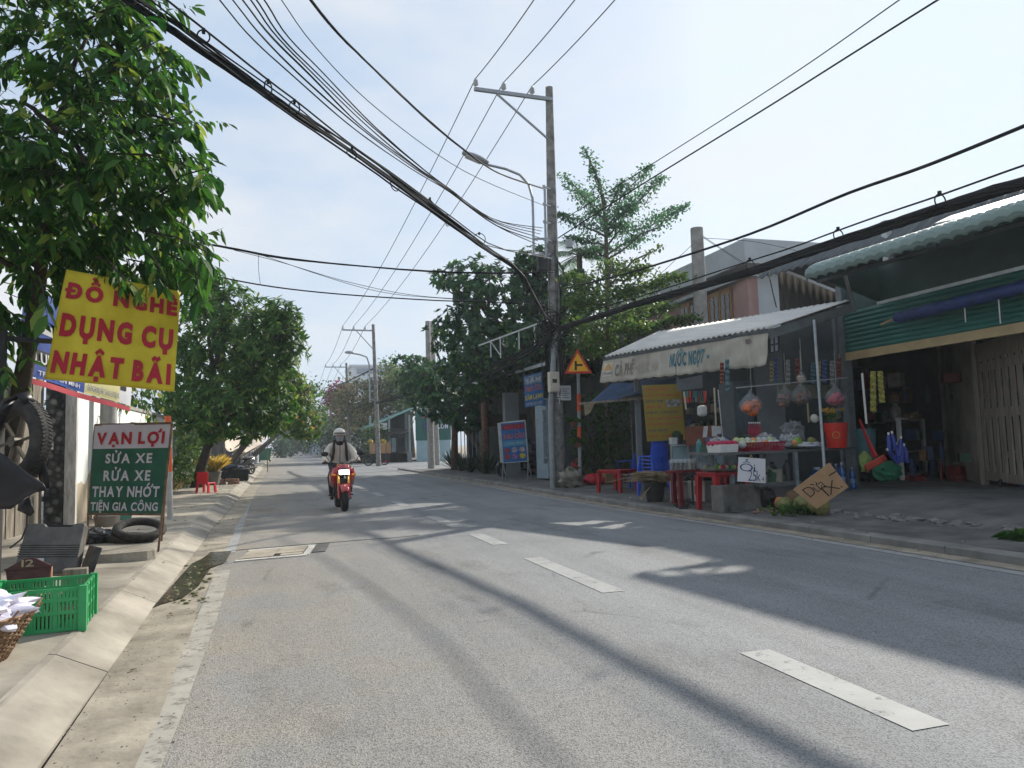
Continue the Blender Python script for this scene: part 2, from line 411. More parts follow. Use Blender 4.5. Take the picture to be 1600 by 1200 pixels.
# left kerb of sloped slabs with open joints, and pavement behind it
mb = MB(); y = -13.
while y < 200:
    l = R.uniform(1.9, 2.1) if y < 45 else 6; a, b = y+.003, y+l-.003
    dz = R.uniform(-.003, .003); x0, x1 = kl(a)+R.uniform(-.008, .008), kl(b)+R.uniform(-.008, .008)
    vs = []
    for yy, xx in ((a, x0), (b, x1)): vs += [(xx, yy, -.03), (xx, yy, .012+dz), (xx-.05, yy, .035+dz), (xx-.26, yy, .135+dz), (xx-.30, yy, .14+dz), (xx-.30, yy, -.03)]
    mb.add(vs, [(i, i+1, i+7, i+6) for i in range(5)]+[(0, 5, 4, 3, 2, 1), (6, 7, 8, 9, 10, 11)])
    y += l
struct(mb.build('kerb', KERBM))
mb = MB()
xs = [-.29, -.6, -1.0, -1.5, -2.0, -2.6, -3.4, -6, -14]
for a, b in zip(YS, YS[1:]):
    for p, q in zip(xs, xs[1:]):
        f = lambda y, o: (kl(y)+o, y, .132+max(0, min(.04, (-o-.26)*.02))+.006*mnoise.noise(V((o*2, y*.9, 5))))
        mb.quad(f(a, q), f(a, p), f(b, p), f(b, q))
struct(mb.build('pavement', CONC, smooth=True))
# pavement joints and expansion cracks, as narrow grooves of dirt
mb = MB()
for y in (5.9, 8.2, 10.9, 13.6, 16.4, 19.4):
    pts = [(kl(y)-.02-.22*i, y+.05*mnoise.noise(V((i, y, 1)))) for i in range(2, 11)]
    for (x0, y0), (x1, y1) in zip(pts, pts[1:]): mb.quad((x0, y0-.006, zg(x0, y0)+.012), (x0, y0+.006, zg(x0, y0)+.012), (x1, y1+.006, zg(x1, y1)+.012), (x1, y1-.006, zg(x1, y1)+.012))
struct(mb.build('pavement_joints', M('joint_dirt', (.10, .085, .065), .95)))
# right kerb and pavement
mb = MB(); y = -13.
while y < 200:
    l = R.uniform(.97, 1.03) if y < 36 else 5.; a, b = y+.004, y+l-.004
    if not (36.9 < y < 62):
        vs = []
        for yy in (a, b):
            xx = kr(yy); vs += [(xx, yy, -.03), (xx, yy, .075), (xx+.02, yy, .088), (xx+.2, yy, .092), (xx+.2, yy, -.03)]
        mb.add(vs, [(i, i+1, i+6, i+5) for i in range(4)]+[(0, 4, 3, 2, 1), (5, 6, 7, 8, 9)])
    y += l
struct(mb.build('kerb', M('grey_kerb_concrete', (.17, .168, .16), .88, .25, 2, .35, col2=(.25, .245, .23), detail=7)))
mb = MB()
xo = [.19, .5, .9, 1.25, 1.5, 1.75, 2.0, 2.3, 2.6, 3.2, 4, 5, 7, 10, 16]
YR = [-14+.4*i for i in range(128)]+[62+2*i for i in range(20)]+[102+10*i for i in range(22)]
for a, b in zip(YR, YR[1:]):
    if a > 36.8 and b < 62.5: continue
    for p, q in zip(xo, xo[1:]):
        f = lambda y, o: (kr(y)+o, y, zg(kr(y)+o, y)+.003+.008*mnoise.noise(V((o*1.5, y*.8, 9))))
        mb.quad(f(a, p), f(a, q), f(b, q), f(b, p))
struct(mb.build('pavement', CONCD, smooth=True))
# ---- painted markings
def ribbon(name, tab, wd, ys, mat, z=.0035):
    mb = MB()
    for a, b in zip(ys, ys[1:]):
        xa, xb = interp(tab, a), interp(tab, b); mb.quad((xa-wd/2, a, z), (xa+wd/2, a, z), (xb+wd/2, b, z), (xb-wd/2, b, z))
    return struct(mb.build(name, mat))
LL = [(-10, -.56), (4, -.57), (6.2, -.6), (10.5, -.74), (20.8, -1.02), (38, -1.45), (73, -1.95), (182, -3), (320, -4.7)]
ribbon('edge_line', LL, .15, [-8+.5*i for i in range(34)], PAINT2)
ribbon('edge_line', LL, .15, [9.9+i for i in range(110)], PAINT)
ribbon('edge_line', [(y, kr(y)-.36) for y in range(-12, 37, 2)], .13, [-11+i*.8 for i in range(59)], PAINT)
CL = [(-10, 2.6), (4, 2.6), (10, 2.5), (16, 2.35), (22, 2.22), (40, 1.7), (80, 1.2), (300, -1)]
mb = MB()
for a, b in ((-1.5, -.1), (2.6, 3.85), (5.75, 7.8), (9, 10.25), (11.2, 11.65), (12.05, 13.2), (15.8, 17.4), (19.4, 21), (23, 25), (27, 29), (31, 33)):
    for q in range(4):
        ya, yb = a+(b-a)*q/4, a+(b-a)*(q+1)/4; xa, xb = interp(CL, ya), interp(CL, yb)
        mb.quad((xa-.1, ya, .0035), (xa+.1, ya, .0035), (xb+.1, yb, .0035), (xb-.1, yb, .0035))
struct(mb.build('centre_line', PAINT))
mb = MB()
for i in range(6):
    x = -1.3+1.55*i; mb.quad((x-.35, 49.6, .006), (x+.35, 49.5, .01), (x+.35, 50.6, .01), (x-.35, 50.7, .01))
struct(mb.build('stop_line', PAINT))
# asphalt repair seams: darker tar strips crossing the lane
TAR = M('tar_seam', (.075, .073, .07), .8, .3, 3, .3)
mb = MB()
def seam(pts, wd, mb):
    for (x0, y0), (x1, y1) in zip(pts, pts[1:]): mb.quad((x0, y0, .0045), (x1, y1, .0045), (x1, y1+wd, .0045), (x0, y0+wd, .0045))
seam([(-.4+.35*i, 30+.25*mnoise.noise(V((i*.5, 2, 2)))) for i in range(14)], .12, mb)
seam([(-.7+.35*i, 10.1+.05*i+.12*mnoise.noise(V((i*.6, 4, 2)))) for i in range(8)], .05, mb)
struct(mb.build('tar_seams', TAR))
# ---- drain cover of broken concrete slabs in the lane
dc = thing('drain_cover', 'cracked concrete drain cover sunk in the lane beside the wet gutter', 'drain cover', (-.1, 9.6, 0))
mb = MB()
A = [gp(372, 877), gp(392, 863), gp(496, 851), gp(516, 862), gp(488, 868)]
o_, x_ax = gp(372, 877), (gp(497, 866)-gp(372, 877)); y_ax = gp(392, 861)-gp(372, 877)
P2 = lambda u, v, z: o_+x_ax*u+y_ax*v+V((0, 0, z))
def slab(mb, u0, v0, u1, v1, z): mb.add([P2(u0, v0, -.02), P2(u1, v0, -.02), P2(u1, v1, -.02), P2(u0, v1, -.02), P2(u0, v0, z), P2(u1, v0, z), P2(u1, v1, z), P2(u0, v1, z)], [(4, 5, 6, 7), (0, 1, 5, 4), (1, 2, 6, 5), (2, 3, 7, 6), (3, 0, 4, 7)])
slab(mb, .0, .06, .4, .9, .020); slab(mb, .42, .28, .78, .92, .022); slab(mb, .5, .05, .78, .24, .020)
mb.build('slab', M('brown_slab', (.30, .26, .21), .9, .2, 3, .5, col2=(.40, .35, .28)), dc)
mb = MB(); slab(mb, -.03, -.08, .86, .03, .014); slab(mb, .8, .0, .88, 1.0, .016); slab(mb, -.03, .94, .82, 1.05, .014)
mb.build('frame', M('pale_concrete_rim', (.48, .46, .42), .85, .2, 6, .4), dc)
mb = MB(); slab(mb, .9, .2, 1.08, 1.1, .010); mb.build('patch', TAR, dc)
mb = MB(); slab(mb, .0, .03, .8, .94, .006); mb.build('opening', M('drain_dark', (.03, .028, .025), .9), dc)
# ---- puddle and wet silt in the left gutter
WET = M('wet_silt', (.05, .045, .03), .12, .5, 3.5, .15, spec=.6, col2=(.10, .085, .055), detail=6)
def patch(name, pts, z, mat):
    mb = MB(); c = sum(pts, V((0, 0, 0)))/len(pts); k = len(pts)
    mb.add([V((p.x, p.y, z)) for p in pts]+[V((c.x, c.y, z))], [(i, (i+1) % k, k) for i in range(k)]); return struct(mb.build(name, mat))
patch('puddle', [gp(x, y) for x, y in ((238, 952), (252, 946), (286, 936), (310, 918), (318, 905), (330, 888), (352, 880), (362, 862), (330, 864), (316, 874), (300, 882), (282, 902), (262, 925))], .012, WET)
mb = MB()
for i in range(70):
    p = gp(R.uniform(255, 330), R.uniform(885, 945)); s_ = R.uniform(.008, .03)
    if kl(p.y)+.02 < p.x < kl(p.y)+.42: mb.blob((p.x, p.y, .012), (s_, s_*R.uniform(.6, 1.6), s_*.35), 6, 4, .3, i)
o = mb.build('wet_litter', M('litter', (.30, .24, .14), .8, .5, 9, col2=(.12, .14, .05))); o['kind'] = 'stuff'
# ---- loose leaves, grit and paper along both gutters
mb = MB()
def litter(x, y, s):
    z = zg(x, y)+.012; a = R.uniform(0, 6.28); d = V((math.cos(a), math.sin(a), 0)); n_ = V((-d.y, d.x, 0))
    mb.add([V((x, y, z))-d*s, V((x, y, z+.3*s))+n_*s*.4, V((x, y, z))+d*s, V((x, y, z+.2*s))-n_*s*.4], [(0, 1, 2, 3)])
for i in range(110):
    y = R.uniform(3, 40); litter(kl(y)+R.gauss(.16, .22), y, R.uniform(.012, .035))
for i in range(120):
    y = R.uniform(11, 34); litter(-1.6-abs(R.gauss(0, .8)), y, R.uniform(.02, .06))
o = mb.build('fallen_leaves', leaf_mat('dry_leaf', (.09, .055, .03), (.30, .2, .09), trans=.1)); o['kind'] = 'stuff'
mb = MB()
for i in range(90):
    y = R.uniform(6, 14); litter(kr(y)+R.gauss(-.1, .15), y, R.uniform(.012, .035))
for i in range(50):
    y = R.uniform(8, 14); litter(kr(y)+R.uniform(.2, 1.2), y, R.uniform(.015, .04))
o = mb.build('scattered_litter', leaf_mat('pale_litter', (.16, .12, .08), (.5, .46, .4), trans=.1)); o['kind'] = 'stuff'
mb = MB()
for i in range(520):
    y = R.uniform(2.2, 12); x = kl(y)+abs(R.gauss(.1, .25)); s_ = R.uniform(.002, .007)
    mb.blob((x, y, zg(x, y)+.004), (s_, s_, s_*.7), 5, 3, .3, i)
o = mb.build('grit', M('grit', (.25, .22, .18), .95, .3, 20)); o['kind'] = 'stuff'

mb = MB()
for i in range(170):
    y = R.uniform(3.5, 10.5); x = 7.62+R.gauss(0, .10)-.02*(y-7); s_ = R.uniform(.012, .06)*(1 if i % 4 else 1.5)
    mb.blob((x, y, zg(x, y)+s_*.15), (s_, s_*R.uniform(.7, 1.4), s_*.45), 7, 5, .5, i, freq=2.5)
o = mb.build('rubble', M('pale_rubble', (.17, .165, .155), .95, .3, 12, .4)); o['kind'] = 'stuff'
# ================================================================== LEFT SIDE
WHITEP = M('white_paint', (.72, .71, .67), .6, .08, 4, .1)
STEEL = M('dull_steel', (.30, .31, .32), .45, .2, 8, .1, metal=.6)
RUST = M('rusty_steel', (.16, .10, .07), .8, .4, 12, .3, col2=(.24, .16, .11))
BLACKP = M('black_plastic', (.016, .016, .018), .42, .3, 6, spec=.3)
BLACKM = M('matt_black', (.02, .02, .021), .7, .3, 8)
RUBBER = M('dusty_rubber', (.028, .027, .026), .8, .35, 14, .3, col2=(.055, .05, .045))
CPOLE = M('pole_concrete', (.27, .26, .24), .9, .18, 5, .4, col2=(.36, .345, .32), detail=7)
WOODG = M('weathered_wood', (.17, .145, .115), .88, .3, 4, .3, col2=(.27, .235, .19), streak=(6, 6, .6))
RED = M('faded_red_plastic', (.52, .035, .03), .45, .18, 5)
ORANGE = M('orange_band', (.75, .13, .03), .5, .1, 6)
def lamp_post_like(name, label, cat, base, top, r0, r1, mat, group=None):
    mb = MB(); mb.tube([base-V((0, 0, .1)), base*.5+top*.5, top], [r0, (r0+r1)/2, r1], 14)
    o = mb.build(name, mat, smooth='auto', loc=base); return tag(o, label, cat, group)
# concrete pole by the white wall
cp = gs(167, 810)
lamp_post_like('utility_pole', 'plain round concrete pole behind the green repair sign, by the white wall', 'pole', cp, V((cp.x, cp.y, 6.4)), .145, .10, CPOLE)
# red and white marker post
q = gs(266, 812); t_ = yp(262, 650, q.y)
mp_ = thing('marker_post', 'leaning orange and white banded marker post right behind the green repair sign', 'marker post', q)
f_ = lambda a: q+(t_-q)*a
mb = MB(); mb.tube([f_(-.03), f_(.46)], .048, 12); mb.build('post', M('pale_grey_paint', (.45, .45, .44), .6, .15, 5), mp_, smooth='auto')
for a, b, c in ((.46, .70, ORANGE), (.70, .80, WHITEP), (.80, 1., ORANGE)):
    mb = MB(); mb.tube([f_(a), f_(b)], .05, 12); mb.build('band', c, mp_, smooth='auto')
# boundary wall, pillars, boards
GX = yp(83.5, 760, 13.08).x
wl = thing('boundary_wall', 'white plastered boundary wall, peeling to brown render at its foot', 'wall', (-3.3, 16, .13))
def wall_mat():
    mt = M('peeling_white_plaster', (.72, .74, .70), .8, .08, 3, .2)
    n = mt.node_tree; b = n.nodes['Principled BSDF']; k = n.links.new
    t = n.nodes.new('ShaderNodeTexCoord'); s = n.nodes.new('ShaderNodeSeparateXYZ'); k(t.outputs['Object'], s.inputs[0])
    z = n.nodes.new('ShaderNodeTexNoise'); z.inputs['Scale'].default_value = 1.1; z.inputs['Detail'].default_value = 8; k(t.outputs['Object'], z.inputs['Vector'])
    a = n.nodes.new('ShaderNodeMath'); a.operation = 'MULTIPLY_ADD'; a.inputs[1].default_value = -1.5; a.inputs[2].default_value = 1.52; k(z.outputs['Fac'], a.inputs[0])
    c = n.nodes.new('ShaderNodeMath'); c.operation = 'LESS_THAN'; k(s.outputs[2], c.inputs[0]); k(a.outputs[0], c.inputs[1])
    x = n.nodes.new('ShaderNodeMix'); x.data_type = 'RGBA'; k(c.outputs[0], x.inputs[0])
    r = [q for q in n.nodes if q.type == 'VALTORGB'][0]; k(r.outputs['Color'], x.inputs[6]); x.inputs[7].default_value = (.42, .35, .25, 1)
    k(x.outputs[2], b.inputs['Base Color']); return mt
mb = MB(); mb.box((GX+.18, 18.4, 1.15), (.14, 10.3, 2.1)); mb.build('wall', wall_mat(), wl)
mb = MB(); mb.box((GX+.18, 18.4, 2.235), (.2, 10.3, .07)); mb.build('coping', CPOLE, wl)
def pebble_mat():
    mt = M('pebble_dash', (.10, .10, .095), .6, .3, 5)
    n = mt.node_tree; b = n.nodes['Principled BSDF']; k = n.links.new
    t = n.nodes.new('ShaderNodeTexCoord'); v = n.nodes.new('ShaderNodeTexVoronoi'); v.inputs['Scale'].default_value = 9; v.inputs['Randomness'].default_value = .9; k(t.outputs['Object'], v.inputs['Vector'])
    s = n.nodes.new('ShaderNodeSeparateColor'); k(v.outputs['Color'], s.inputs[0])
    r = n.nodes.new('ShaderNodeValToRGB'); r.color_ramp.elements[0].color = (.04, .042, .045, 1); r.color_ramp.elements[1].color = (.24, .23, .21, 1); k(s.outputs[0], r.inputs[0])
    g = n.nodes.new('ShaderNodeMapRange'); g.inputs[1].default_value = .25; g.inputs[2].default_value = .5; g.inputs[3].default_value = 1; g.inputs[4].default_value = .25; k(v.outputs['Distance'], g.inputs[0])
    x = n.nodes.new('ShaderNodeMix'); x.data_type = 'RGBA'; x.blend_type = 'MULTIPLY'; x.inputs[0].default_value = 1; k(r.outputs[0], x.inputs[6]); k(g.outputs[0], x.inputs[7]); k(x.outputs[2], b.inputs['Base Color'])
    bp = n.nodes.new('ShaderNodeBump'); bp.inputs['Strength'].default_value = .8; bp.inputs['Distance'].default_value = .03; bp.invert = True; k(v.outputs['Distance'], bp.inputs['Height']); k(bp.outputs[0], b.inputs['Normal'])
    return mt
mb = MB(); mb.box((GX, 13.25, 1.4), (.26, .34, 2.7))
pp = mb.build('gate_pillar', pebble_mat(), loc=(GX, 13.25, .13)); tag(pp, 'dark pebble covered gate pillar beside the white wall', 'pillar')
mb = MB(); mb.box((GX-.04, 13.065, 1.42), (.06, .02, .13)); tag(mb.build('number_plate', WHITEP, loc=(-3.6, 13.07, 1.42)), 'small white plate fixed on the dark pebble pillar', 'plate')
wp = M('chipped_white_post', (.50, .48, .44), .8, .3, 9, .3, col2=(.62, .60, .56), streak=(3, 3, .5))
mb = MB(); mb.box((GX+.215, 13.16, 1.3), (.16, .10, 2.5)); tag(mb.build('gate_post', wp, loc=(-3.29, 13.2, .13)), 'chipped narrow white post between pebble pillar and white wall', 'post')
fb = thing('board_fence', 'fence of weathered grey vertical boards left of the pebble pillar', 'fence', (-3.6, 11, .13))
for i in range(22):
    mb = MB(); mb.box((-3.62+R.uniform(-.02, .02), 12.95-.3*i-.15, 1.25+R.uniform(-.1, .1)), (.03, .285, 2.3)); mb.build('board', WOODG, fb)
mb = MB(); mb.box((-3.66, 9.9, .6), (.05, 6.6, .08)); mb.box((-3.66, 9.9, 1.9), (.05, 6.6, .08)); mb.build('rail', WOODG, fb)
# ---- green repair sign
sg = thing('repair_sign', 'green board for motorbike repair, washing and oil changes, standing on thin legs', 'sign board', gs(200, 855))
sh = Sheet(dp(148, 664, 8.8), dp(268, 661, 8.45), dp(253, 804, 8.45), dp(138, 803, 8.8), lambda u, v: .006*math.sin(u*5+v*2)*(1-v))
SGREEN = M('sign_green', (.014, .12, .08), .6, .3, 2.5, .1, col2=(.03, .155, .11), detail=8); SWHITE = M('sign_lavender_white', (.58, .56, .66), .5, .08, 3); SRED = M('sign_red', (.42, .012, .03), .5, .1, 3)
SLET = M('sign_letter', (.60, .60, .70), .5, .06, 3)
mb = MB(); sh.mesh(mb, 10, 4, 0, 0, v1=.27); mb.build('header_panel', SWHITE, sg)
mb = MB(); sh.mesh(mb, 10, 8, 0, 0, v0=.27); mb.build('green_panel', SGREEN, sg)
mb = MB(); sh.mesh(mb, 10, 8, 0, -.02); mb.build('back_sheet', M('sign_back', (.3, .3, .3), .8), sg)
for st, u0, v0, u1, v1, mt_, bd in (('VẠN LỢI', .05, .055, .93, .255, SRED, .045), ('SỬA XE', .19, .285, .80, .435, SLET, .032), ('RỬA XE', .18, .47, .80, .63, SLET, .032), ('THAY NHỚT', .04, .645, .94, .81, SLET, .032), ('TIỆN GIA CÔNG', .03, .835, .94, .985, SLET, .028)):
    sh.text(st, u0, v0, u1, v1, mt_, sg, bd)
mb = MB()
for a, b in ((0, 1), (1, 2), (2, 3), (3, 0)): mb.bar(sh.c[a]-sh.n*.01, sh.c[b]-sh.n*.01, .025)
mb.build('frame', RUST, sg)
for a, b in ((sh.c[2], gs(247, 862)), (sh.c[3], gs(136, 850)), (sh.at(.97, .1, -.03), gs(252, 845)), (sh.at(.03, .1, -.03), gs(150, 832))):
    mb = MB(); mb.bar(a, b-V((0, 0, .02)), .022); mb.build('leg', RUST, sg)
# ---- yellow tool banner
yb = thing('yellow_banner', 'yellow cloth banner with big red capitals hanging in the near tree', 'banner', dp(180, 420, 6.5))
yw = Sheet(dp(104, 421, 6.35), dp(280, 455, 6.6), dp(273, 612, 6.6), dp(70, 592, 6.35), lambda u, v: .018*math.sin(u*7+v*1.5)+.012*math.sin(v*6+u*3)-.10*max(0, u-.86)*(1-v)*5)
mb = MB(); yw.mesh(mb, 36, 26); o = mb.build('cloth', M('yellow_cloth', (.58, .45, .02), .8, .22, 2.6, .05, col2=(.68, .56, .05), detail=8), yb, smooth=True, solid=.004)
BR_ = M('banner_red', (.38, .012, .03), .6, .1, 4)
yw.text('ĐỒ NGHỀ', .03, .02, .985, .255, BR_, yb, .06, .012)
yw.text('DỤNG CỤ', .045, .385, .965, .645, BR_, yb, .06, .012)
yw.text('NHẬT BÃI', .035, .665, .965, 1.0-.02, BR_, yb, .06, .012)
mb = MB()
mb.tube([yw.c[0], yw.c[0]+V((-.1, .1, .5))], .004, 5); mb.build('tie_cord', BLACKM, yb); mb = MB(); mb.tube([yw.c[1], yw.c[1]+V((-.15, .1, .6))], .004, 5); mb.build('tie_cord', BLACKM, yb)
# ---- blue oil banner behind
bb = thing('oil_banner', 'blue and red printed banner partly hidden behind the yellow one', 'banner', dp(110, 560, 8.6))
bw = Sheet(dp(36, 440, 7.6), dp(207, 530, 9.4), dp(202, 643, 9.4), dp(29, 595, 7.6), lambda u, v: .02*math.sin(u*9)*(.4+v)+.01*math.sin(v*8+u*2))
BLUE = M('banner_blue', (.03, .07, .32), .5, .25, 3, col2=(.07, .13, .45)); BDK = M('banner_black', (.02, .02, .025), .5, .3, 4)
BYEL = M('banner_cream', (.65, .6, .3), .5, .1, 3); BWH = M('banner_white', (.62, .62, .66), .5, .12, 3); BRED = M('banner_scarlet', (.48, .08, .10), .5, .15, 4)
for nm, u0, v0, u1, v1, mt_ in (('blue_field', 0, 0, .55, .62, BLUE), ('black_band', 0, .62, .55, .78, BDK), ('blue_band', 0, .78, .55, .925, BLUE), ('pale_field', .55, 0, .86, .925, BYEL), ('picture_panel', .86, 0, 1, .925, BWH), ('red_border', 0, .94, 1, 1, BRED)):
    mb = MB(); bw.mesh(mb, 14, 8, 0, 0, u0, v0, u1, v1); mb.build(nm, mt_, bb, smooth=True)
mb = MB(); bw.mesh(mb, 8, 4, 0, .004, .12, .34, .42, .44); mb.build('white_stripe', BWH, bb, smooth=True)
mb = MB(); c0 = [(.28, .50), (.34, .46), (.40, .47), (.44, .53), (.42, .60), (.36, .61), (.33, .57), (.30, .6)]
mb.add([bw.at(u, v, .008) for u, v in c0], [tuple(range(8))]); mb.build('flame_emblem', BRED, bb)
bw.text('LUBRICANT', .10, .645, .54, .765, BWH, bb, .02, .01); bw.text('TP. HỒ CHÍ MINH', .12, .81, .5, .89, BWH, bb, .01, .01)
bw.text('CHỐNG RUNG GIẬT TĂNG LỰC ĐỘNG', .57, .77, .85, .9, BLUE, bb, .0, .01)
mb = MB(); bw.mesh(mb, 6, 6, 0, .005, .87, .55, .93, .75); mb.build('engine_picture', BDK, bb)
mb = MB(); mb.tube([bw.c[0], bw.c[0]+V((-.2, -.1, .6))], .004, 5); mb.build('tie_cord', BLACKM, bb); mb = MB(); mb.tube([bw.c[1], bw.c[1]+V((-.2, .1, .7))], .004, 5); mb.build('tie_cord', BLACKM, bb)
# ---- hanging motorcycle parts on a black rack
rk = thing('parts_rack', 'black steel rack post with a crossbar, holding spare motorbike parts', 'rack', gs(-8, 930))
base = gs(-8, 930); d0 = 4.6
mb = MB(); mb.bar(base-V((0, 0, .03)), base+V((0, 0, 2.15)), .06); mb.build('post', BLACKM, rk)
mb = MB(); tp = base+V((0, 0, 2.1)); mb.bar(tp-V((.6, .2, 0)), tp+V((.35, .25, 0)), .04); mb.build('crossbar', BLACKM, rk)
mb = MB(); mb.bar(base+V((-.3, -.3, 0)), base+V((.25, .3, 0)), .05, .03); mb.bar(base+V((-.3, .3, 0)), base+V((.25, -.3, 0)), .05, .03); mb.build('foot', BLACKM, rk)
wc = dp(24, 690, 4.72)
ax = (V((0, 0, EYE))-wc).normalized()*.50+V((-.80, -.40, .06)); ax.normalize()
wm = ax.to_track_quat('Z', 'Y').to_matrix()
wh = thing('spare_wheel', 'spare motorbike wheel with treaded tyre hanging in a fairing on the rack', 'wheel', wc)  # a complete motorbike wheel: tyre, tread and spoked rim
mb = MB(); mb.torus(wc, .225, .062, wm, 36, 12); mb.build('tyre', RUBBER, wh, smooth=True)
mb = MB()
for i in range(72):
    a = 2*PI*i/72
    for s_ in (-1, 1):
        c = wm @ V((math.cos(a+.02*s_)*.283, math.sin(a+.02*s_)*.283, s_*.02)); mb.box(c+wc, (.008, .014, .034), mat=wm @ Matrix.Rotation(a, 3, 'Z') @ Matrix.Rotation(.5*s_, 3, 'X'))
mb.build('tread', RUBBER, wh)
mb = MB(); mb.torus(wc, .19, .014, wm, 32, 8)
for i in range(6):
    a = 2*PI*i/6; mb.bar(wc+wm @ V((.03*math.cos(a), .03*math.sin(a), 0)), wc+wm @ V((.19*math.cos(a+.2), .19*math.sin(a+.2), 0)), .022, .012)
mb.lathe([(.035, -.03), (.035, .03)], wc, 12, mat=wm); mb.build('rim', M('tarnished_alloy', (.09, .08, .065), .4, .3, 9, metal=.8), wh, smooth='auto')
def shell(name, label, pts, thick=.012, bulge=.03, mat=BLACKP, cat='fairing'):
    """a curved moulded panel: outline given as points, domed towards the street"""
    c = sum(pts, V((0, 0, 0)))/len(pts); n_ = (V((.6, -.8, .1))).normalized(); mb = MB(); k = len(pts)
    inner = [c+(p-c)*.55+n_*bulge*.8 for p in pts]
    vs = pts+inner+[c+n_*bulge]
    fs = [(i, (i+1) % k, k+(i+1) % k, k+i) for i in range(k)]+[(k+i, k+(i+1) % k, 2*k) for i in range(k)]
    mb.add(vs, fs); o = mb.build(name, mat, smooth=True, solid=thick, loc=c); return tag(o, label, cat)
mb = MB(); pth = [(-20, 700, 4.62), (0, 655, 4.62), (14, 630, 4.64), (34, 617, 4.66), (46, 632, 4.68), (54, 665, 4.7), (60, 705, 4.72), (63, 745, 4.74)]
pp_ = [dp(*a) for a in pth]; n2 = V((.55, -.8, 0)).normalized()
for i, (a, b) in enumerate(zip(pp_, pp_[1:])):
    o1 = V((.028, .02, .0)); mb.quad(a-o1, a+o1+V((0, 0, .02)), b+o1+V((0, 0, .02)), b-o1)
mud = mb.build('mudguard', BLACKP, smooth=True, solid=.006, loc=pp_[3]); tag(mud, 'arched glossy black mudguard above the hanging wheel', 'mudguard')
shell('fairing', 'narrow glossy black side fairing hanging right of the spare wheel', [dp(x, y, 4.66) for x, y in ((56, 664), (64, 680), (69, 700), (66, 722), (73, 745), (78, 762), (72, 764), (62, 748), (58, 720), (55, 690))])
shell('fairing', 'broad black fairing slung low under the spare wheel', [dp(x, y, 4.45) for x, y in ((-20, 700), (2, 708), (22, 722), (44, 740), (68, 756), (73, 766), (56, 769), (40, 778), (18, 795), (-20, 795))], bulge=.02)
shell('mudflap', 'small dark mud flap dangling below the black fairings', [dp(x, y, 4.6) for x, y in ((30, 786), (46, 776), (54, 800), (48, 806), (28, 797))], bulge=.015, cat='mud flap')
mb = MB(); mb.tube([dp(43, 800, 4.6), dp(42, 822, 4.6), dp(34, 842, 4.6), dp(16, 856, 4.6)], .006, 6); tag(mb.build('cable', BLACKM, smooth=True, loc=dp(43, 800, 4.6)), 'short black cable curling down below the mud flap', 'cable')
# ---- green crate and what is in it
cz = .137; CG = M('green_crate_plastic', (.02, .34, .10), .5, .2, 3, .1, spec=.35, col2=(.06, .38, .14))
CRR = math.radians(6)
cr = thing('crate', 'bright green slatted plastic crate full of old tools, on the pavement', 'crate', (-1.53, 5.68, cz))
cx0, cx1, cy0, cy1, ch = -1.85, -1.30, 5.43, 5.96, .275
mb = MB()
def cwall(a, b, h):
    a, b = V(a), V(b); d = (b-a); l = d.length; d.normalize(); n = int(l/.022)
    for z in (.015, .12, .2, h-.012): mb.bar(a+V((0, 0, z+cz)), b+V((0, 0, z+cz)), .014, .022 if z < .3 else .03)
    for i in range(n+1):
        wd = .013 if i % 6 else .03
        mb.bar(a+d*l*i/n+V((0, 0, cz)), a+d*l*i/n+V((0, 0, cz+h)), wd if i % 6 else .026, .008)
cwall((cx0, cy0, 0), (cx1, cy0, 0), ch); cwall((cx1, cy0, 0), (cx1, cy1, 0), ch); cwall((cx1, cy1, 0), (cx0, cy1, 0), ch); cwall((cx0, cy1, 0), (cx0, cy0, 0), ch)
for x, y in ((cx0, cy0), (cx1, cy0), (cx1, cy1), (cx0, cy1)): mb.box((x, y, cz+ch/2), (.045, .045, ch+.012))
mb.box(((cx0+cx1)/2, (cy0+cy1)/2, cz+.012), (cx1-cx0, cy1-cy0, .012))
mb.box((cx1-.30, cy0-.004, cz+.185), (.16, .012, .09))
mb.build('body', CG, cr)
mb = MB()
for i in range(14): mb.box((R.uniform(cx0+.1, cx1-.1), R.uniform(cy0+.1, cy1-.1), cz+R.uniform(.04, .2)), (R.uniform(.05, .2), R.uniform(.05, .2), R.uniform(.03, .08)), R.uniform(0, 3))
o = mb.build('scrap_metal', RUST, loc=(-1.5, 5.7, cz)); tag(o, 'rusty scrap and tools jumbled at the bottom of the green crate', 'scrap'); o['kind'] = 'stuff'
cr.rotation_euler = (0, 0, CRR)
# tool case
tcx = thing('tool_case', 'dusty grey plastic tool case leaning in the green crate', 'tool case', dp(84, 855, 5.85))
tm = Matrix.Rotation(math.radians(-5), 3, 'Z') @ Matrix.Rotation(math.radians(-24), 3, 'X') @ Matrix.Rotation(math.radians(3), 3, 'Y')
tcc = dp(84, 852, 5.85); TCM = M('grey_case_plastic', (.085, .08, .075), .55, .25, 6, .15, col2=(.13, .122, .112))
T = lambda x, y, z: tcc+tm @ V((x, y, z))
mb = MB(); out_ = [(-.22, -.235), (.22, -.235), (.21, .165), (.135, .165), (.115, .135), (-.065, .135), (-.085, .165), (-.21, .165)]
mb.add([T(x, -.055, z) for x, z in out_]+[T(x, .055, z) for x, z in out_], [tuple(range(8)), tuple(range(15, 7, -1))]+[(i, i+8, (i+1) % 8+8, (i+1) % 8) for i in range(8)])
mb.build('case', TCM, tcx, bevel=.014)
mb = MB(); mb.box(T(.025, 0, .152), (.19, .04, .022), mat=tm); mb.build('handle', BLACKM, tcx, bevel=.006)
mb = MB()
for i in range(6): mb.box(T(.0, -.060, -.012-.018*i), (.43, .014, .009), mat=tm)
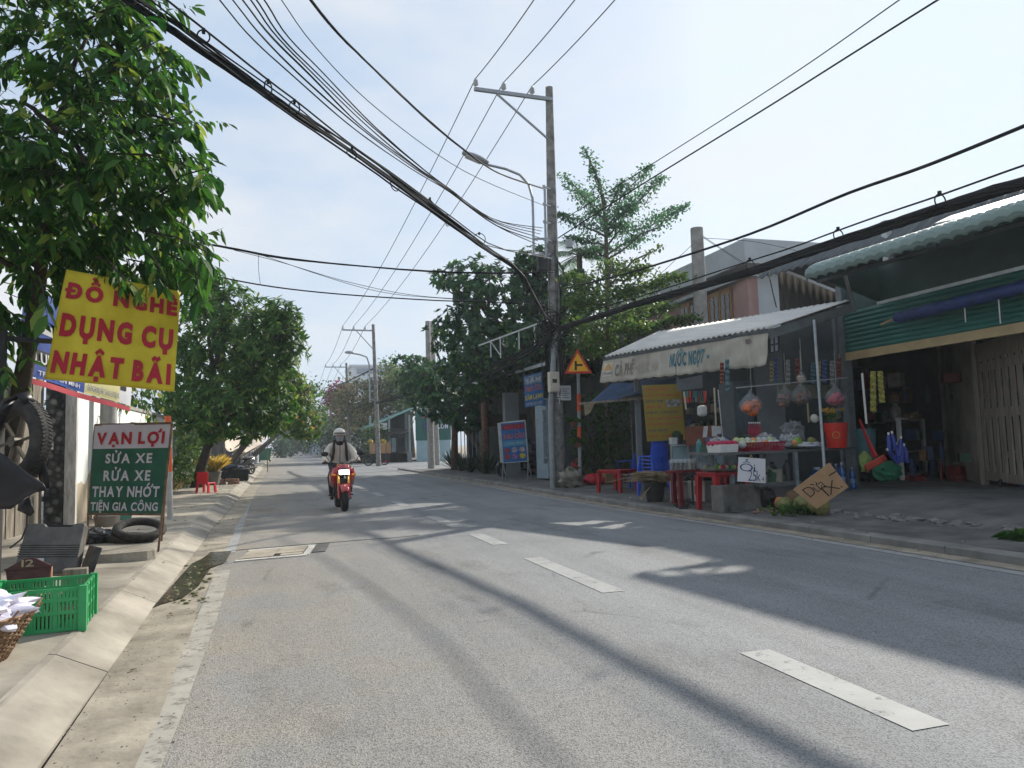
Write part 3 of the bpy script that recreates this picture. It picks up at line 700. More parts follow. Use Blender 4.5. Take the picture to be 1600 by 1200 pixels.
mb.build('rib', TCM, tcx)
mb = MB(); mb.box(T(-.085, -.062, -.135), (.13, .010, .024), mat=tm); mb.build('name_label', M('silver_label', (.5, .5, .48), .4, .1, 6), tcx)
# black case behind, wood block, small house box
bm_ = Matrix.Rotation(math.radians(-62), 3, 'Z') @ Matrix.Rotation(math.radians(-18), 3, 'X')
mb = MB(); mb.box(dp(141, 878, 5.9), (.20, .05, .25), mat=bm_); o = mb.build('case', M('scuffed_black', (.02, .02, .022), .3, .5, 10, .2, col2=(.07, .07, .07)), loc=dp(141, 878, 5.9), bevel=.01); tag(o, 'scuffed black flat case tilted at the right end of the green crate', 'case')
wbc = dp(118, 905, 5.55)
mb = MB(); mb.box(wbc-V((0, 0, .03)), (.16, .10, .22), .1); o = mb.build('wood_block', WOODG, loc=wbc, bevel=.006); tag(o, 'grey wooden block poking out of the green crate', 'wood block')
hb = thing('house_box', 'dark red gabled box numbered twelve resting in the green crate', 'box', dp(40, 905, 5.45))
hc = dp(46, 891, 5.35); hm = Matrix.Rotation(math.radians(12), 3, 'Z') @ Matrix.Rotation(math.radians(-8), 3, 'X')
Hh = lambda x, y, z: hc+hm @ V((x, y, z)); pr = [(-.12, -.12), (.12, -.12), (.14, .02), (.035, .085), (-.03, .085), (-.14, .02)]
mb = MB(); mb.add([Hh(x, -.06, z) for x, z in pr]+[Hh(x, .06, z) for x, z in pr], [tuple(range(6)), tuple(range(11, 5, -1))]+[(i, i+6, (i+1) % 6+6, (i+1) % 6) for i in range(6)])
mb.build('body', M('dark_maroon_paint', (.075, .025, .025), .6, .3, 8, .2), hb, bevel=.004)
mb = MB(); mb.box(Hh(0, -.064, .018), (.29, .012, .012), mat=hm); mb.build('ledge', M('dark_maroon_paint', (.1, .03, .03)), hb)
mb = MB(); mb.box(Hh(.135, 0, -.05), (.01, .1, .13), mat=hm); mb.build('end_panel', M('pinkish_wood', (.42, .20, .14), .7, .2, 7), hb)
s12 = Sheet(Hh(-.045, -.066, .075), Hh(.03, -.066, .075), Hh(.03, -.066, .025), Hh(-.045, -.066, .025))
s12.text('12', .0, 0, 1, 1, M('faded_gold', (.32, .24, .15), .6), hb, .01, .001)
# basket with plastic bag
bc = gs(-46, 1035); rim_z = dp(0, 942, 4.5).z
bk = thing('wicker_basket', 'woven brown cane basket with a white plastic bag stuffed in it', 'basket', bc)
WICK = M('cane', (.20, .10, .05), .75, .5, 12, .3, col2=(.38, .25, .15))
hgt = rim_z-bc.z; mb = MB(); nst = 40
for k_ in range(22):
    z = bc.z+.02+hgt*k_/22; rr = .165+.125*(k_/22)**.9; ring = []
    for i in range(81):
        a = 2*PI*i/80; w_ = .008*math.cos(a*nst/2+k_*PI); ring.append((bc.x+(rr+w_)*math.cos(a), bc.y+(rr+w_)*math.sin(a), z+.004*math.sin(a*3+k_)))
    mb.tube(ring, .0085, 5, cap=False)
mb.build('weave', WICK, bk, smooth=True)
mb = MB()
for i in range(nst):
    a = 2*PI*i/nst; e = R.uniform(.98, 1.13) if i % 3 else 1.25
    mb.tube([(bc.x+.165*math.cos(a), bc.y+.165*math.sin(a), bc.z), (bc.x+.29*math.cos(a), bc.y+.29*math.sin(a), bc.z+hgt), (bc.x+(.29+.06*(e-1)*3)*math.cos(a+.05), bc.y+(.29+.05)*math.sin(a+.05), bc.z+hgt*e)], .006, 5)
mb.build('stakes', WICK, bk); mb = MB(); mb.lathe([(.16, .0), (.16, .012)], bc, 20); mb.build('base', WICK, bk)
def crumple(c, r, amp, seed, n=30, k=20):
    mb = MB(); mb.blob(c, r, n, k)
    for i, v in enumerate(mb.v):
        d = (v-V(c)); f = 1+amp*(abs(mnoise.noise(d*14+V((seed, 0, 0))))*1.6-.4)+amp*.6*abs(mnoise.noise(d*34+V((0, seed, 0)))); mb.v[i] = V(c)+d*f
    return mb
BAGW = M('white_plastic_bag', (.72, .70, .80), .3, .06, 9, spec=.5, trans=.0)
o = crumple((bc.x, bc.y, rim_z+.02), (.24, .24, .11), .5, 3, 44, 26).build('plastic_bag', BAGW, smooth=False, loc=(bc.x, bc.y, rim_z)); tag(o, 'crumpled white plastic bag filling the top of the cane basket', 'plastic bag')
# tyres, slab, black sack, bucket
tc_ = gs(210, 846)
for i, (dx, dy, z, r, lb) in enumerate(((.06, 0, .15, .26, 'bare motorbike tyre lying on top of another behind the concrete slab'), (-.04, .05, .035, .24, 'lower of two bare tyres lying on the pavement under the repair sign'))):
    mb = MB(); mb.torus((0, 0, 0), r, .058, Matrix.Rotation(.30 if i == 0 else .02, 3, 'X') @ Matrix.Rotation(.1, 3, 'Y'), 40, 10, flat=.9); o = mb.build('tyre', RUBBER, smooth=True); o.location = tc_+V((dx, dy, z)); tag(o, lb, 'tyre')
o = crumple(tc_+V((-.42, .02, .09)), (.15, .17, .10), .5, 8, 20, 14).build('rubbish_sack', M('black_sack', (.03, .03, .032), .35, .3, 5), loc=tc_+V((-.42, 0, 0))); tag(o, 'black rubbish sack beside the two tyres', 'rubbish sack')
sc = gs(196, 876)
mb = MB(); pts = [(-.36, -.08), (-.1, -.13), (.22, -.10), (.30, -.02), (.27, .14), (-.05, .20), (-.33, .16)]
mb.add([V((x+sc.x, y+sc.y, sc.z-.01)) for x, y in pts]+[V((x*.97+sc.x, y*.97+sc.y, sc.z+.095+.02*x)) for x, y in pts], [tuple(range(7))[::-1], tuple(range(7, 14))]+[(i, (i+1) % 7, (i+1) % 7+7, i+7) for i in range(7)])
o = mb.build('concrete_slab', M('broken_concrete', (.30, .27, .22), .9, .25, 5, .5, col2=(.38, .34, .28)), loc=sc, bevel=.008); tag(o, 'broken flat concrete slab lying at the foot of the repair sign', 'concrete slab')
bu = gs(193, 812)
mb = MB(); mb.lathe([(.12, 0), (.15, .26), (.16, .26), (.16, .28), (.145, .28), (.115, .02)], bu, 18); o = mb.build('bucket', M('sea_green_plastic', (.09, .26, .20), .5), smooth='auto', loc=bu); tag(o, 'sea green plastic bucket standing behind the repair sign', 'bucket')
bu = gs(167, 822); mb = MB(); mb.lathe([(.16, 0), (.19, .16), (.17, .18), (.15, .05)], bu, 18); o = mb.build('basin', M('grey_brown_clay', (.22, .19, .16), .9), smooth='auto', loc=bu); tag(o, 'grey clay basin at the foot of the round concrete pole', 'basin')
# ================================================================== LEFT MIDDLE DISTANCE
q = gs(322, 770)
ch = thing('childs_chair', 'small red plastic chair alone on the sunny pavement', 'chair', q); s_ = .42
RP = M('bright_red_plastic', (.50, .012, .02), .4, .08, 4)
cm_ = Matrix.Rotation(math.radians(60), 3, 'Z'); C = lambda x, y, z: q+cm_ @ V((x, y, z))
mb = MB(); mb.box(C(0, 0, .26), (.34, .34, .035), mat=cm_); mb.build('seat', RP, ch, bevel=.01)
mb = MB(); mb.box(C(-.16, .0, .42), (.035, .34, .30), mat=cm_); mb.build('backrest', RP, ch, bevel=.012)
for sy in (-1, 1):
    for sx in (-1, 1):
        mb = MB(); mb.add([C(x, y, z) for x, y, z in ((sx*.10, sy*.15, .26), (sx*.17, sy*.15, .26), (sx*.20, sy*.17, 0), (sx*.12, sy*.17, 0), (sx*.10, sy*.18, .26), (sx*.17, sy*.18, .26), (sx*.20, sy*.20, 0), (sx*.12, sy*.20, 0))], [(0, 1, 2, 3), (7, 6, 5, 4), (0, 4, 5, 1), (1, 5, 6, 2), (2, 6, 7, 3), (3, 7, 4, 0)]); mb.build('leg', RP, ch)
q = gs(332, 758)
fp = thing('flower_pot', 'grey pot of dry yellow grass under the mango tree', 'flower pot', q)
mb = MB(); mb.lathe([(.2, 0), (.28, .42), (.30, .42), (.30, .46), (.26, .46), (.25, .38)], q, 18); mb.build('pot', M('grey_pot', (.16, .15, .14), .8), fp, smooth='auto')
mb = MB()
for i in range(150):
    a = R.uniform(0, 6.28); r = R.uniform(.2, .65); d = V((math.cos(a)*r, math.sin(a)*r, R.uniform(.45, .75))); b = q+V((R.uniform(-.15, .15), R.uniform(-.15, .15), .42)); s1 = V((-math.sin(a), math.cos(a), 0))*.02
    mb.add([b-s1, b+s1, b+d*.6+s1*.7+V((0, 0, .05)), b+d-V((0, 0, r*.25))], [(0, 1, 2, 3)])
mb.build('foliage', leaf_mat('yellow_grass', (.30, .22, .05), (.55, .45, .14)), fp)
q = gs(362, 752)
tb = thing('low_table', 'low black table draped with dark cloth at the kerb edge', 'table', q)
mb = MB(); mb.box(q+V((.15, 0, .42)), (.95, .9, .06)); mb.build('tabletop', BLACKM, tb, bevel=.01)
mb = MB(); mb.grid(lambda u, v: q+V((-.32+.94*u, -.46-.02*math.sin(u*20), .44-.42*v)), 12, 4); mb.build('cloth', BLACKM, tb)
for x in (-.25, .55):
    for y in (-.38, .38): mb = MB(); mb.box(q+V((x, y, .2)), (.05, .05, .4)); mb.build('leg', BLACKM, tb)
o = crumple(q+V((.0, -.05, .52)), (.42, .35, .10), .4, 5, 20, 12).build('tarpaulin', M('dark_tarp', (.03, .035, .05), .5), loc=q+V((0, 0, .5))); tag(o, 'dark tarpaulin bundled on top of the low black table', 'tarpaulin')
q = gs(358, 757)
mb = MB()
for i in range(12): mb.box(q+V((R.uniform(-.3, .25), R.uniform(-.12, .12), .05+.1*(i//6))), (.19, .09, .08), R.uniform(-.2, .2))
o = mb.build('brick_pile', M('brick', (.32, .18, .13), .9, .3, 9), loc=q); tag(o, 'small low pile of loose bricks in front of the black table', 'bricks')
st = gs(307, 760); mb = MB(); mb.bar(st, st+V((-.2, .1, 1.0)), .05); tag(mb.build('stake', WHITEP, loc=st), 'thin leaning white stake at the edge of the hedge', 'stake')
# beige awning on poles
tn = thing('tarp_shelter', 'sagging beige tarpaulin shelter on crooked poles beyond the mango tree', 'shelter', gs(385, 727))
c4 = [dp(352, 693, 40), dp(414, 690, 44), dp(385, 706, 36.5), dp(356, 703, 36.5)]
a_, b_, c_, d_ = dp(350, 688, 41), dp(418, 688, 44), dp(390, 706, 36), dp(352, 702, 36)
mb = MB(); mb.grid(lambda u, v: a_*(1-u)*(1-v)+b_*u*(1-v)+c_*u*v+d_*(1-u)*v+V((0, 0, .10*math.sin(u*9+v*3)-.35*math.sin(PI*u)*math.sin(PI*v)+.45*(1-v)*(1-abs(u-.4)))), 24, 12); mb.build('tarpaulin', M('beige_tarp', (.46, .39, .31), .8, .15, 1, .2), tn, smooth=True, solid=.01)
for p in (a_, b_, c_, d_): mb = MB(); mb.bar(V((p.x, p.y, zg(p.x, p.y)-.03)), p+V((0, 0, .05)), .06); mb.build('pole', WOODG, tn)
mb = MB(); mb.bar(dp(338, 735, 31), dp(408, 695, 35), .05); o = mb.build('bamboo_pole', WOODG, loc=dp(338, 735, 31)); tag(o, 'long dark bamboo pole slanting up to the beige shelter', 'pole')
def shed(name, label, x, y0, y1, h, depth, wallm, roofm, parts=True, cat='shed', z0=.1, pitch=.5):
    t = thing(name, label, cat, (x, (y0+y1)/2, z0)); s = 1 if x > 0 else -1
    mb = MB(); mb.box((x+s*depth/2, (y0+y1)/2, z0+h/2), (depth, y1-y0, h)); mb.build('wall', wallm, t)
    mb = MB(); e = .35
    mb.add([(x-s*e, y0-e, z0+h+.02), (x-s*e, y1+e, z0+h+.02), (x+s*(depth+e), y1+e, z0+h+pitch), (x+s*(depth+e), y0-e, z0+h+pitch)], [(0, 1, 2, 3)]); mb.build('roof', roofm, t, solid=.05)
    return t
DKWALL = M('dark_plank_wall', (.09, .085, .085), .85, .35, 3, .2, streak=(1, 4, .4)); TINROOF = M('grey_tin', (.28, .29, .30), .5, .25, 3, .1, metal=.4)
s1 = shed('wooden_shed', 'dark plank shed standing behind the beige tarpaulin shelter', -2.75, 47, 56, 2.0, 3.5, DKWALL, TINROOF, cat='shed')
for i in range(4):
    mb = MB(); mb.box((-2.72, 48+2.2*i, 1.05), (.05, .9, 1.7)); mb.build('plank_door', M('plank_%d' % (i % 2), ((.2, .15, .12), (.07, .1, .13))[i % 2], .8, .3, 3), s1)
s2 = shed('grey_house', 'low grey house with barred window far along the left pavement', -2.75, 60, 74, 2.9, 6, M('grey_render', (.24, .26, .29), .85, .2, 1), TINROOF, cat='house')
for y in (61.5, 65, 69):
    mb = MB(); mb.box((-2.73, y, 1.7), (.06, 1.6, 1.2)); f = mb.build('window', M('dark_glass', (.03, .035, .04), .15, spec=.6), s2)
    mb = MB()
    for i in range(6): mb.box((-2.69, y-.7+.28*i, 1.7), (.03, .04, 1.2))
    mb.build('bars', WHITEP, f)
gb = V((-2.35, 78, .13)); g_ = thing('rubbish_bin', 'large dark green wheeled rubbish bin far down the left pavement', 'bin', gb)
mb = MB(); mb.add([gb+V(p) for p in ((-.5, -.5, .15), (.5, -.5, .15), (.5, .5, .15), (-.5, .5, .15), (-.65, -.65, 1.25), (.65, -.65, 1.25), (.65, .65, 1.25), (-.65, .65, 1.25))], [(3, 2, 1, 0), (0, 1, 5, 4), (1, 2, 6, 5), (2, 3, 7, 6), (3, 0, 4, 7)]); mb.build('body', M('bin_green', (.03, .16, .09), .5), g_)
mb = MB(); mb.box(gb+V((0, 0, 1.3)), (1.4, 1.4, .1)); mb.build('lid', M('bin_green', (.03, .16, .09)), g_)
for x in (-.5, .5):
    for y in (-.5, .5): mb = MB(); mb.lathe([(.09, -.03), (.09, .03)], gb+V((x, y, .09)), 12, mat=Matrix.Rotation(PI/2, 3, 'X')); mb.build('wheel', BLACKM, g_)
# ================================================================== RIGHT SIDE
# ---- main utility pole with crossarm
pb = V((6.63, 18.06, .1)); pt = yp(858, 137, 18.05)
GALV = M('galvanised_steel', (.30, .32, .34), .5, .15, 10, .1, metal=.5); PORC = M('grey_porcelain', (.42, .44, .46), .25, .15, 6, spec=.6)
PEEL = M('pole_with_bill_scraps', (.16, .155, .15), .9, .35, 6, .5, col2=(.29, .28, .265), detail=8)
up = thing('utility_pole', 'tall concrete utility pole with steel crossarm beside the orange banded sign', 'pole', pb)
fl = lambda a: pb+(pt-pb)*a
mb = MB(); mb.tube([fl(-.02), fl(.3), fl(.62), fl(1)], [.205, .175, .14, .10], 18); mb.build('shaft', PEEL, up, smooth='auto')
arm0 = fl(.965)+V((.05, -.10, 0)); z_ = arm0.z+.02
arm1 = gp(741, 139, arm0.z+.0)
mb = MB(); mb.bar(arm0, arm1, .08, .09); mb.build('crossarm', GALV, up)
mb = MB(); mb.bar(arm0*.28+arm1*.72-V((0, 0, .05)), fl(.865)-V((.1, .05, 0)), .045); mb.build('brace', GALV, up)
ad = (arm1-arm0); INS = []
for k_ in (.98, .63, .265):
    b = arm0+ad*k_+V((0, 0, .04)); mb = MB()
    mb.lathe([(.02, 0), (.02, .05), (.055, .06), (.075, .09), (.05, .11), (.07, .14), (.045, .16), (.06, .19), (.035, .22), (.03, .25)], b, 12); mb.build('insulator', PORC, up, smooth='auto'); INS.append(b+V((0, 0, .25)))
mb = MB(); r0, r1 = yp(851, 292, 17.85), yp(853, 402, 17.85); mb.bar(r0, r1, .05); mb.build('wire_rack', GALV, up)
for i in range(5):
    c = r0+(r1-r0)*i/4; mb = MB(); mb.bar(c, V((fl(.7).x, 18, c.z)), .035); mb.lathe([(.03, -.04), (.045, -.02), (.03, 0), (.045, .02), (.03, .04)], c-V((.03, .02, 0)), 10); mb.build('rack_insulator', PORC, up)
cpz = lambda px, py: yp(px, py, 17.85)
mb = MB(); mb.tube([V((6.42, 17.86, .05)), V((6.42, 17.86, 2.1)), yp(868, 515, 17.85)], .075, 12); tag(mb.build('conduit', M('conduit_grey', (.24, .26, .27), .6, .2, 6), smooth='auto', loc=V((6.42, 17.86, .1))), 'grey steel cable conduit strapped to the left side of the tall utility pole', 'conduit')
# street lamp on the pole
sl_ = thing('street_lamp', 'street lamp on a curved arm fixed to the nearest tall pole', 'street lamp', yp(832, 398, 17.75))
A = [yp(x, y, 17.75) for x, y in ((834, 400), (833, 340), (832, 310), (826, 288), (812, 273), (790, 264), (760, 257))]
mb = MB(); mb.tube(A, .032, 10); mb.build('arm', GALV, sl_, smooth='auto')
h0, h1 = yp(762, 257, 17.75), yp(722, 240, 17.75); hd = (h1-h0); hl = hd.length; hm_ = hd.to_track_quat('X', 'Z').to_matrix()
mb = MB()
mb.grid(lambda u, v: h0+hm_ @ V((hl*u, math.cos(2*PI*v)*(.06+.10*math.sin(PI*(.12+.80*u))), .035+math.sin(2*PI*v)*(.03+.055*math.sin(PI*(.1+.85*u))))), 12, 14); mb.build('lamp_head', M('lamp_housing', (.33, .36, .38), .5, .1, 6, metal=.3), sl_, smooth=True)
mb = MB(); mb.box(h0+hm_ @ V((hl*.55, 0, -.03)), (hl*.6, .17, .04), mat=hm_); mb.build('lens', M('lamp_lens', (.5, .52, .52), .2, spec=.6), sl_, bevel=.01)
for y in (373, 398): mb = MB(); mb.bar(yp(833, y, 17.75), yp(864, y, 18.0), .05); mb.build('bracket', GALV, sl_)
# boxes, plates and pots on the pole
def boxy(name, label, cat, c, size, mat, rz=0., bev=.01):
    mb = MB(); mb.box(c, size, rz); return tag(mb.build(name, mat, loc=c, bevel=bev), label, cat)
mbx = thing('meter_box', 'beige electricity meter box strapped to the tall pole below the cables', 'meter box', yp(865, 597, 17.7))
c = yp(865, 597, 17.72); mb = MB(); mb.box(c, (.26, .2, .52)); mb.build('box', M('beige_enamel', (.50, .45, .37), .5, .1, 5), mbx, bevel=.012)
mb = MB(); mb.box(c+V((-.01, -.108, -.01)), (.22, .012, .44)); mb.build('door', M('beige_enamel', (.5, .45, .37)), mbx, bevel=.004)
mb = MB(); mb.box(c+V((-.01, -.117, .02)), (.12, .006, .10)); mb.build('window', M('dark_glass', (.03, .035, .04), .15, spec=.6), mbx)
boxy('junction_box', 'small grey junction box high on the right side of the tall pole', 'junction box', yp(889, 381, 18.05), (.15, .16, .22), GALV)
np_ = thing('notice_plate', 'pale notice plate with dark lines beside the beige meter box', 'plate', yp(884, 614, 17.75))
c = yp(884, 614, 17.78); sh = Sheet(c+V((-.14, 0, .19)), c+V((.14, 0, .19)), c+V((.14, 0, -.19)), c+V((-.14, 0, -.19)))
mb = MB(); sh.mesh(mb, 2, 2); mb.build('panel', M('grey_white_plate', (.42, .44, .45), .6, .1, 4), np_, solid=.01)
mb = MB()
for i in range(5):
    v = .2+.15*i; mb.quad(sh.at(.15, v, .008), sh.at(.85-.2*(i % 2), v, .008), sh.at(.85-.2*(i % 2), v+.05, .008), sh.at(.15, v+.05, .008))
mb.build('ruled_lines', M('faint_ink', (.1, .11, .13), .7), np_)
al = thing('pole_advert', 'strip of white capitals stencilled on the tall concrete pole', 'advert', yp(876, 615, 17.7))
for i, ch_ in enumerate('ALT'):
    sh = Sheet(*[yp(x, y, 17.66) for x, y in ((871, 622+11*i-22), (877, 622+11*i-22), (877, 631+11*i-22), (871, 631+11*i-22))]); sh.text(ch_, 0, 0, 1, 1, M('stencil_white', (.5, .5, .5), .8), al, .02)
lf1 = leaf_mat('fern_leaf', (.015, .05, .012), (.06, .14, .03))
def sprig(mb, b, n, l, w_, up_=.6, droop=.4, spread=1.):
    for i in range(n):
        a = R.uniform(0, 6.28); e = R.uniform(.3, 1)*spread; d = V((math.cos(a)*e, math.sin(a)*e, R.uniform(.2, 1)*up_)); ll = l*R.uniform(.6, 1.1); s_ = V((-math.sin(a), math.cos(a), 0))*w_*ll
        m_ = b+d*ll*.5+V((0, 0, .05*ll)); t_ = b+d*ll-V((0, 0, droop*ll*e))
        mb.add([b, m_-s_, t_, m_+s_], [(0, 1, 2), (0, 2, 3)])
for (x, y), lb in (((896, 660), 'upper hanging pot of ferns on the tall pole'), ((903, 692), 'lower hanging pot of ferns on the tall pole')):
    c = yp(x, y, 18.25); t = thing('hanging_pot', lb, 'hanging plant', c, group='fern pots hung on the pole')
    mb = MB(); mb.lathe([(.07, -.12), (.11, .02), (.12, .02), (.12, .04), (.09, .03)], c, 12); mb.build('pot', M('brown_clay', (.2, .09, .05), .9), t, smooth='auto')
    mb = MB(); sprig(mb, c+V((0, 0, .03)), 60, .34, .12); mb.build('foliage', lf1, t)
    mb = MB(); mb.tube([c+V((0, 0, .03)), c+V((-.25, -.05, .3))], .006, 5); mb.build('hook', RUST, t)
rc = gs(892, 762)
mb = MB(); mb.blob(rc+V((0, .05, .22)), (.30, .27, .28), 12, 9, .5, 4, freq=2.5); o = mb.build('boulder', M('rough_stone', (.17, .15, .13), .95, .4, 6, .6, col2=(.34, .31, .27)), loc=rc); tag(o, 'rough stone block at the foot of the tall utility pole', 'boulder')
mb = MB(); sprig(mb, rc+V((-.05, 0, .46)), 40, .22, .2); sprig(mb, rc+V((.12, 0, .46)), 30, .18, .2); tag(mb.build('plant', lf1, loc=rc+V((0, 0, .45))), 'small green plant growing on top of the rough stone block', 'plant')
# ---- T-junction warning sign
sb = V((7.32, 18.25, .12)); stp = yp(903, 548, 18.2)
ts = thing('traffic_sign', 'yellow triangular side road warning sign on orange banded post', 'traffic sign', sb)
fs_ = lambda a: sb+(stp-sb)*a
mb = MB(); mb.tube([fs_(-.02), fs_(1.12)], .045, 12); mb.build('post', M('grey_post', (.33, .36, .38), .6, .15, 6), ts, smooth='auto')
for a, b in ((.31, .43), (.545, .675)): mb = MB(); mb.tube([fs_(a), fs_(b)], .052, 12); mb.build('band', M('signal_orange', (.8, .10, .015), .5, .08, 5), ts, smooth='auto')
tri = [dp(902, 545, 18.6), dp(925, 583, 18.6), dp(882, 584, 18.6)]; cc = (tri[0]+tri[1]+tri[2])/3
nn = (tri[1]-tri[0]).cross(tri[2]-tri[0]).normalized()
if nn.dot(V((0, 0, EYE))-cc) < 0: nn = -nn
def trip(mb, f, off, th): vs = [cc+(p-cc)*f+nn*off for p in tri]; mb.add(vs+[v-nn*th for v in vs], [(0, 1, 2), (5, 4, 3), (0, 3, 4, 1), (1, 4, 5, 2), (2, 5, 3, 0)])
mb = MB(); trip(mb, 1.0, 0, .02); mb.build('border', M('sign_border_red', (.50, .035, .02), .5, .1, 4), ts)
mb = MB(); trip(mb, .74, .006, .004); mb.build('face', M('sign_yellow', (.78, .40, .01), .5, .08, 4), ts)
ex = (tri[1]-tri[2]).normalized(); ey = nn.cross(ex); ey = ey if ey.z > 0 else -ey; w3 = (tri[1]-tri[2]).length
S_ = lambda x, y, o: cc+ex*x*w3+ey*y*w3+nn*o
mb = MB(); mb.quad(S_(-.12, -.18, .011), S_(-.04, -.18, .011), S_(-.04, .16, .011), S_(-.12, .16, .011)); mb.quad(S_(-.04, -.03, .011), S_(.17, -.03, .011), S_(.17, .04, .011), S_(-.04, .04, .011)); mb.build('junction_symbol', BLACKM, ts)
# ---- drinks kiosk: tin roof, valance, posts
KA, KB, KC, KD = dp(943, 560, 16.4), dp(1201, 514, 13.2), dp(1330, 471, 13.6), dp(1030, 520, 17.2)
KA0, KB0 = dp(938, 598, 16.4), dp(1199, 570, 13.2)
kk = thing('drinks_kiosk', 'drinks kiosk under a sloping tin roof with a printed canvas valance', 'kiosk', (8.6, 13, .15))
TIN = M('pale_tin_sheet', (.50, .49, .46), .45, .12, 2, .1, metal=.25, streak=(4, .6, 1))
mb = MB()
def kroof(u, v):
    p = KA*(1-u)*(1-v)+KB*u*(1-v)+KC*u*v+KD*(1-u)*v; return p+V((0, 0, .018*math.sin(u*2*PI*34)+.03))
mb.grid(kroof, 34*6, 6); mb.build('roof', TIN, kk, smooth=True, solid=.004)
val = Sheet(KA, KB, KB0, KA0, lambda u, v: .03*v*math.sin(u*40)*(.3+u*u)+.02*v*math.sin(u*17+2*v)+.012*math.sin(9*v+30*u)*u)
CANV = M('cream_canvas', (.37, .345, .29), .85, .2, 3, .15, col2=(.48, .45, .39), streak=(1, 1, .35), detail=8)
mb = MB(); mb.grid(lambda u, v: val.at(u, v*(1+.035*abs(math.sin(u*PI*16)))), 160, 10); mb.build('valance', CANV, kk, smooth=True, solid=.004)
TEAL = M('teal_ink', (.025, .15, .20), .7, .2, 5); GREYI = M('grey_ink', (.20, .17, .15), .8, .3, 6); FADE = M('faded_ink', (.36, .32, .26), .85, .2, 6)
val.text('CÀ PHÊ ·', .10, .18, .25, .82, GREYI, kk, .03, .016); val.text('NƯỚC NGỌT', .465, .10, .668, .84, TEAL, kk, .035, .016); val.text('·', .685, .48, .70, .60, TEAL, kk, .02, .016)
val.text('NƯỚC MÍA', .26, .35, .40, .80, FADE, kk, .0, .016)
mb = MB(); mb.grid(lambda u, v: val.at(.02+.06*u, .24+.54*v, .012), 3, 3); mb.build('logo_patch', M('patch_cream', (.56, .5, .38), .8), kk)
mb = MB(); mb.add([val.at(.025+.05*(.5+.5*math.cos(PI*i/10)), .55-.28*math.sin(PI*i/10), .016) for i in range(11)], [tuple(range(11))]); mb.build('sun_logo', M('patch_orange', (.50, .30, .12), .8), kk)
val.text('0908.215608', .022, .6, .082, .72, M('ink_blue', (.05, .1, .3), .7), kk, .0, .016)
mb = MB(); mb.quad(val.at(.885, .2, .02), val.at(.91, .19, .02), val.at(.915, .31, .02), val.at(.89, .33, .02)); mb.build('dark_patch', GREYI, kk)
DKSTEEL = M('dark_steel', (.05, .065, .075), .6, .2, 6, .1)
def front_edge(u): return KA*(1-u)+KB*u
mb = MB(); mb.bar(KA-V((0, 0, .03)), KB-V((0, 0, .03)), .04, .05); mb.build('front_beam', DKSTEEL, kk)
mb = MB(); mb.bar(KB-V((0, 0, .10)), KC-V((0, 0, .12)), .05, .16); mb.build('side_fascia', M('grey_fascia', (.11, .125, .13), .6, .2, 5), kk)
mb = MB(); mb.bar(KA-V((0, 0, .05)), KD-V((0, 0, .05)), .05, .06); mb.build('side_beam', DKSTEEL, kk)
mb = MB(); mb.bar(KD-V((0, 0, .02)), KC-V((0, 0, .02)), .05, .05); mb.build('back_beam', DKSTEEL, kk)
# wall of dark sheet behind the goods
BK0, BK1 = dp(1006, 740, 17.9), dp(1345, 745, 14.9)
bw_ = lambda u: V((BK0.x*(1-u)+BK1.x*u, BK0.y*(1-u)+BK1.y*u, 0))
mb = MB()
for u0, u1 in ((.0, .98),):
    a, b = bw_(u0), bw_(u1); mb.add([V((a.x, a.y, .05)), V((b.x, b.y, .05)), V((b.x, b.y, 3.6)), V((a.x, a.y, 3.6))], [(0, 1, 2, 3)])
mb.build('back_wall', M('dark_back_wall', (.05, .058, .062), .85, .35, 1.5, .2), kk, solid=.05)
def pillar(px0, px1, pyb, d, z1, mat, name='pillar'):
    a, b = dp(px0, pyb, d), dp(px1, pyb, d); z0 = zg(a.x, a.y); mb = MB(); mb.box(((a.x+b.x)/2, (a.y+b.y)/2, (z0+z1)/2), ((b-a).length, .14, z1-z0), math.atan2(b.y-a.y, b.x-a.x)); return mb.build(name, mat, kk)
GREYP = M('grey_panel', (.17, .19, .205), .7, .12, 3)
pillar(1184, 1228, 700, 14.2, 3.05, GREYP, 'door_panel'); pillar(1146, 1152, 700, 14.4, 2.95, DKSTEEL, 'post'); pillar(1176, 1183, 700, 14.3, 2.95, DKSTEEL, 'post')
pillar(995, 1003, 700, 16.2, 2.9, GREYP, 'post')
pillar(1316, 1324, 720, 14.3, 3.6, M('grey_steel_post', (.13, .15, .16), .6, .2, 5), 'post')
a = KC*.1+KB*.9; mb = MB(); mb.tube([V((gs(1293, 800).x, gs(1293, 800).y, .1)), dp(1272, 500, 11.6)], .022, 8); o = mb.build('pole', GALV, loc=gs(1293, 800)); tag(o, 'thin grey steel pole standing in front of the fruit stall', 'pole')
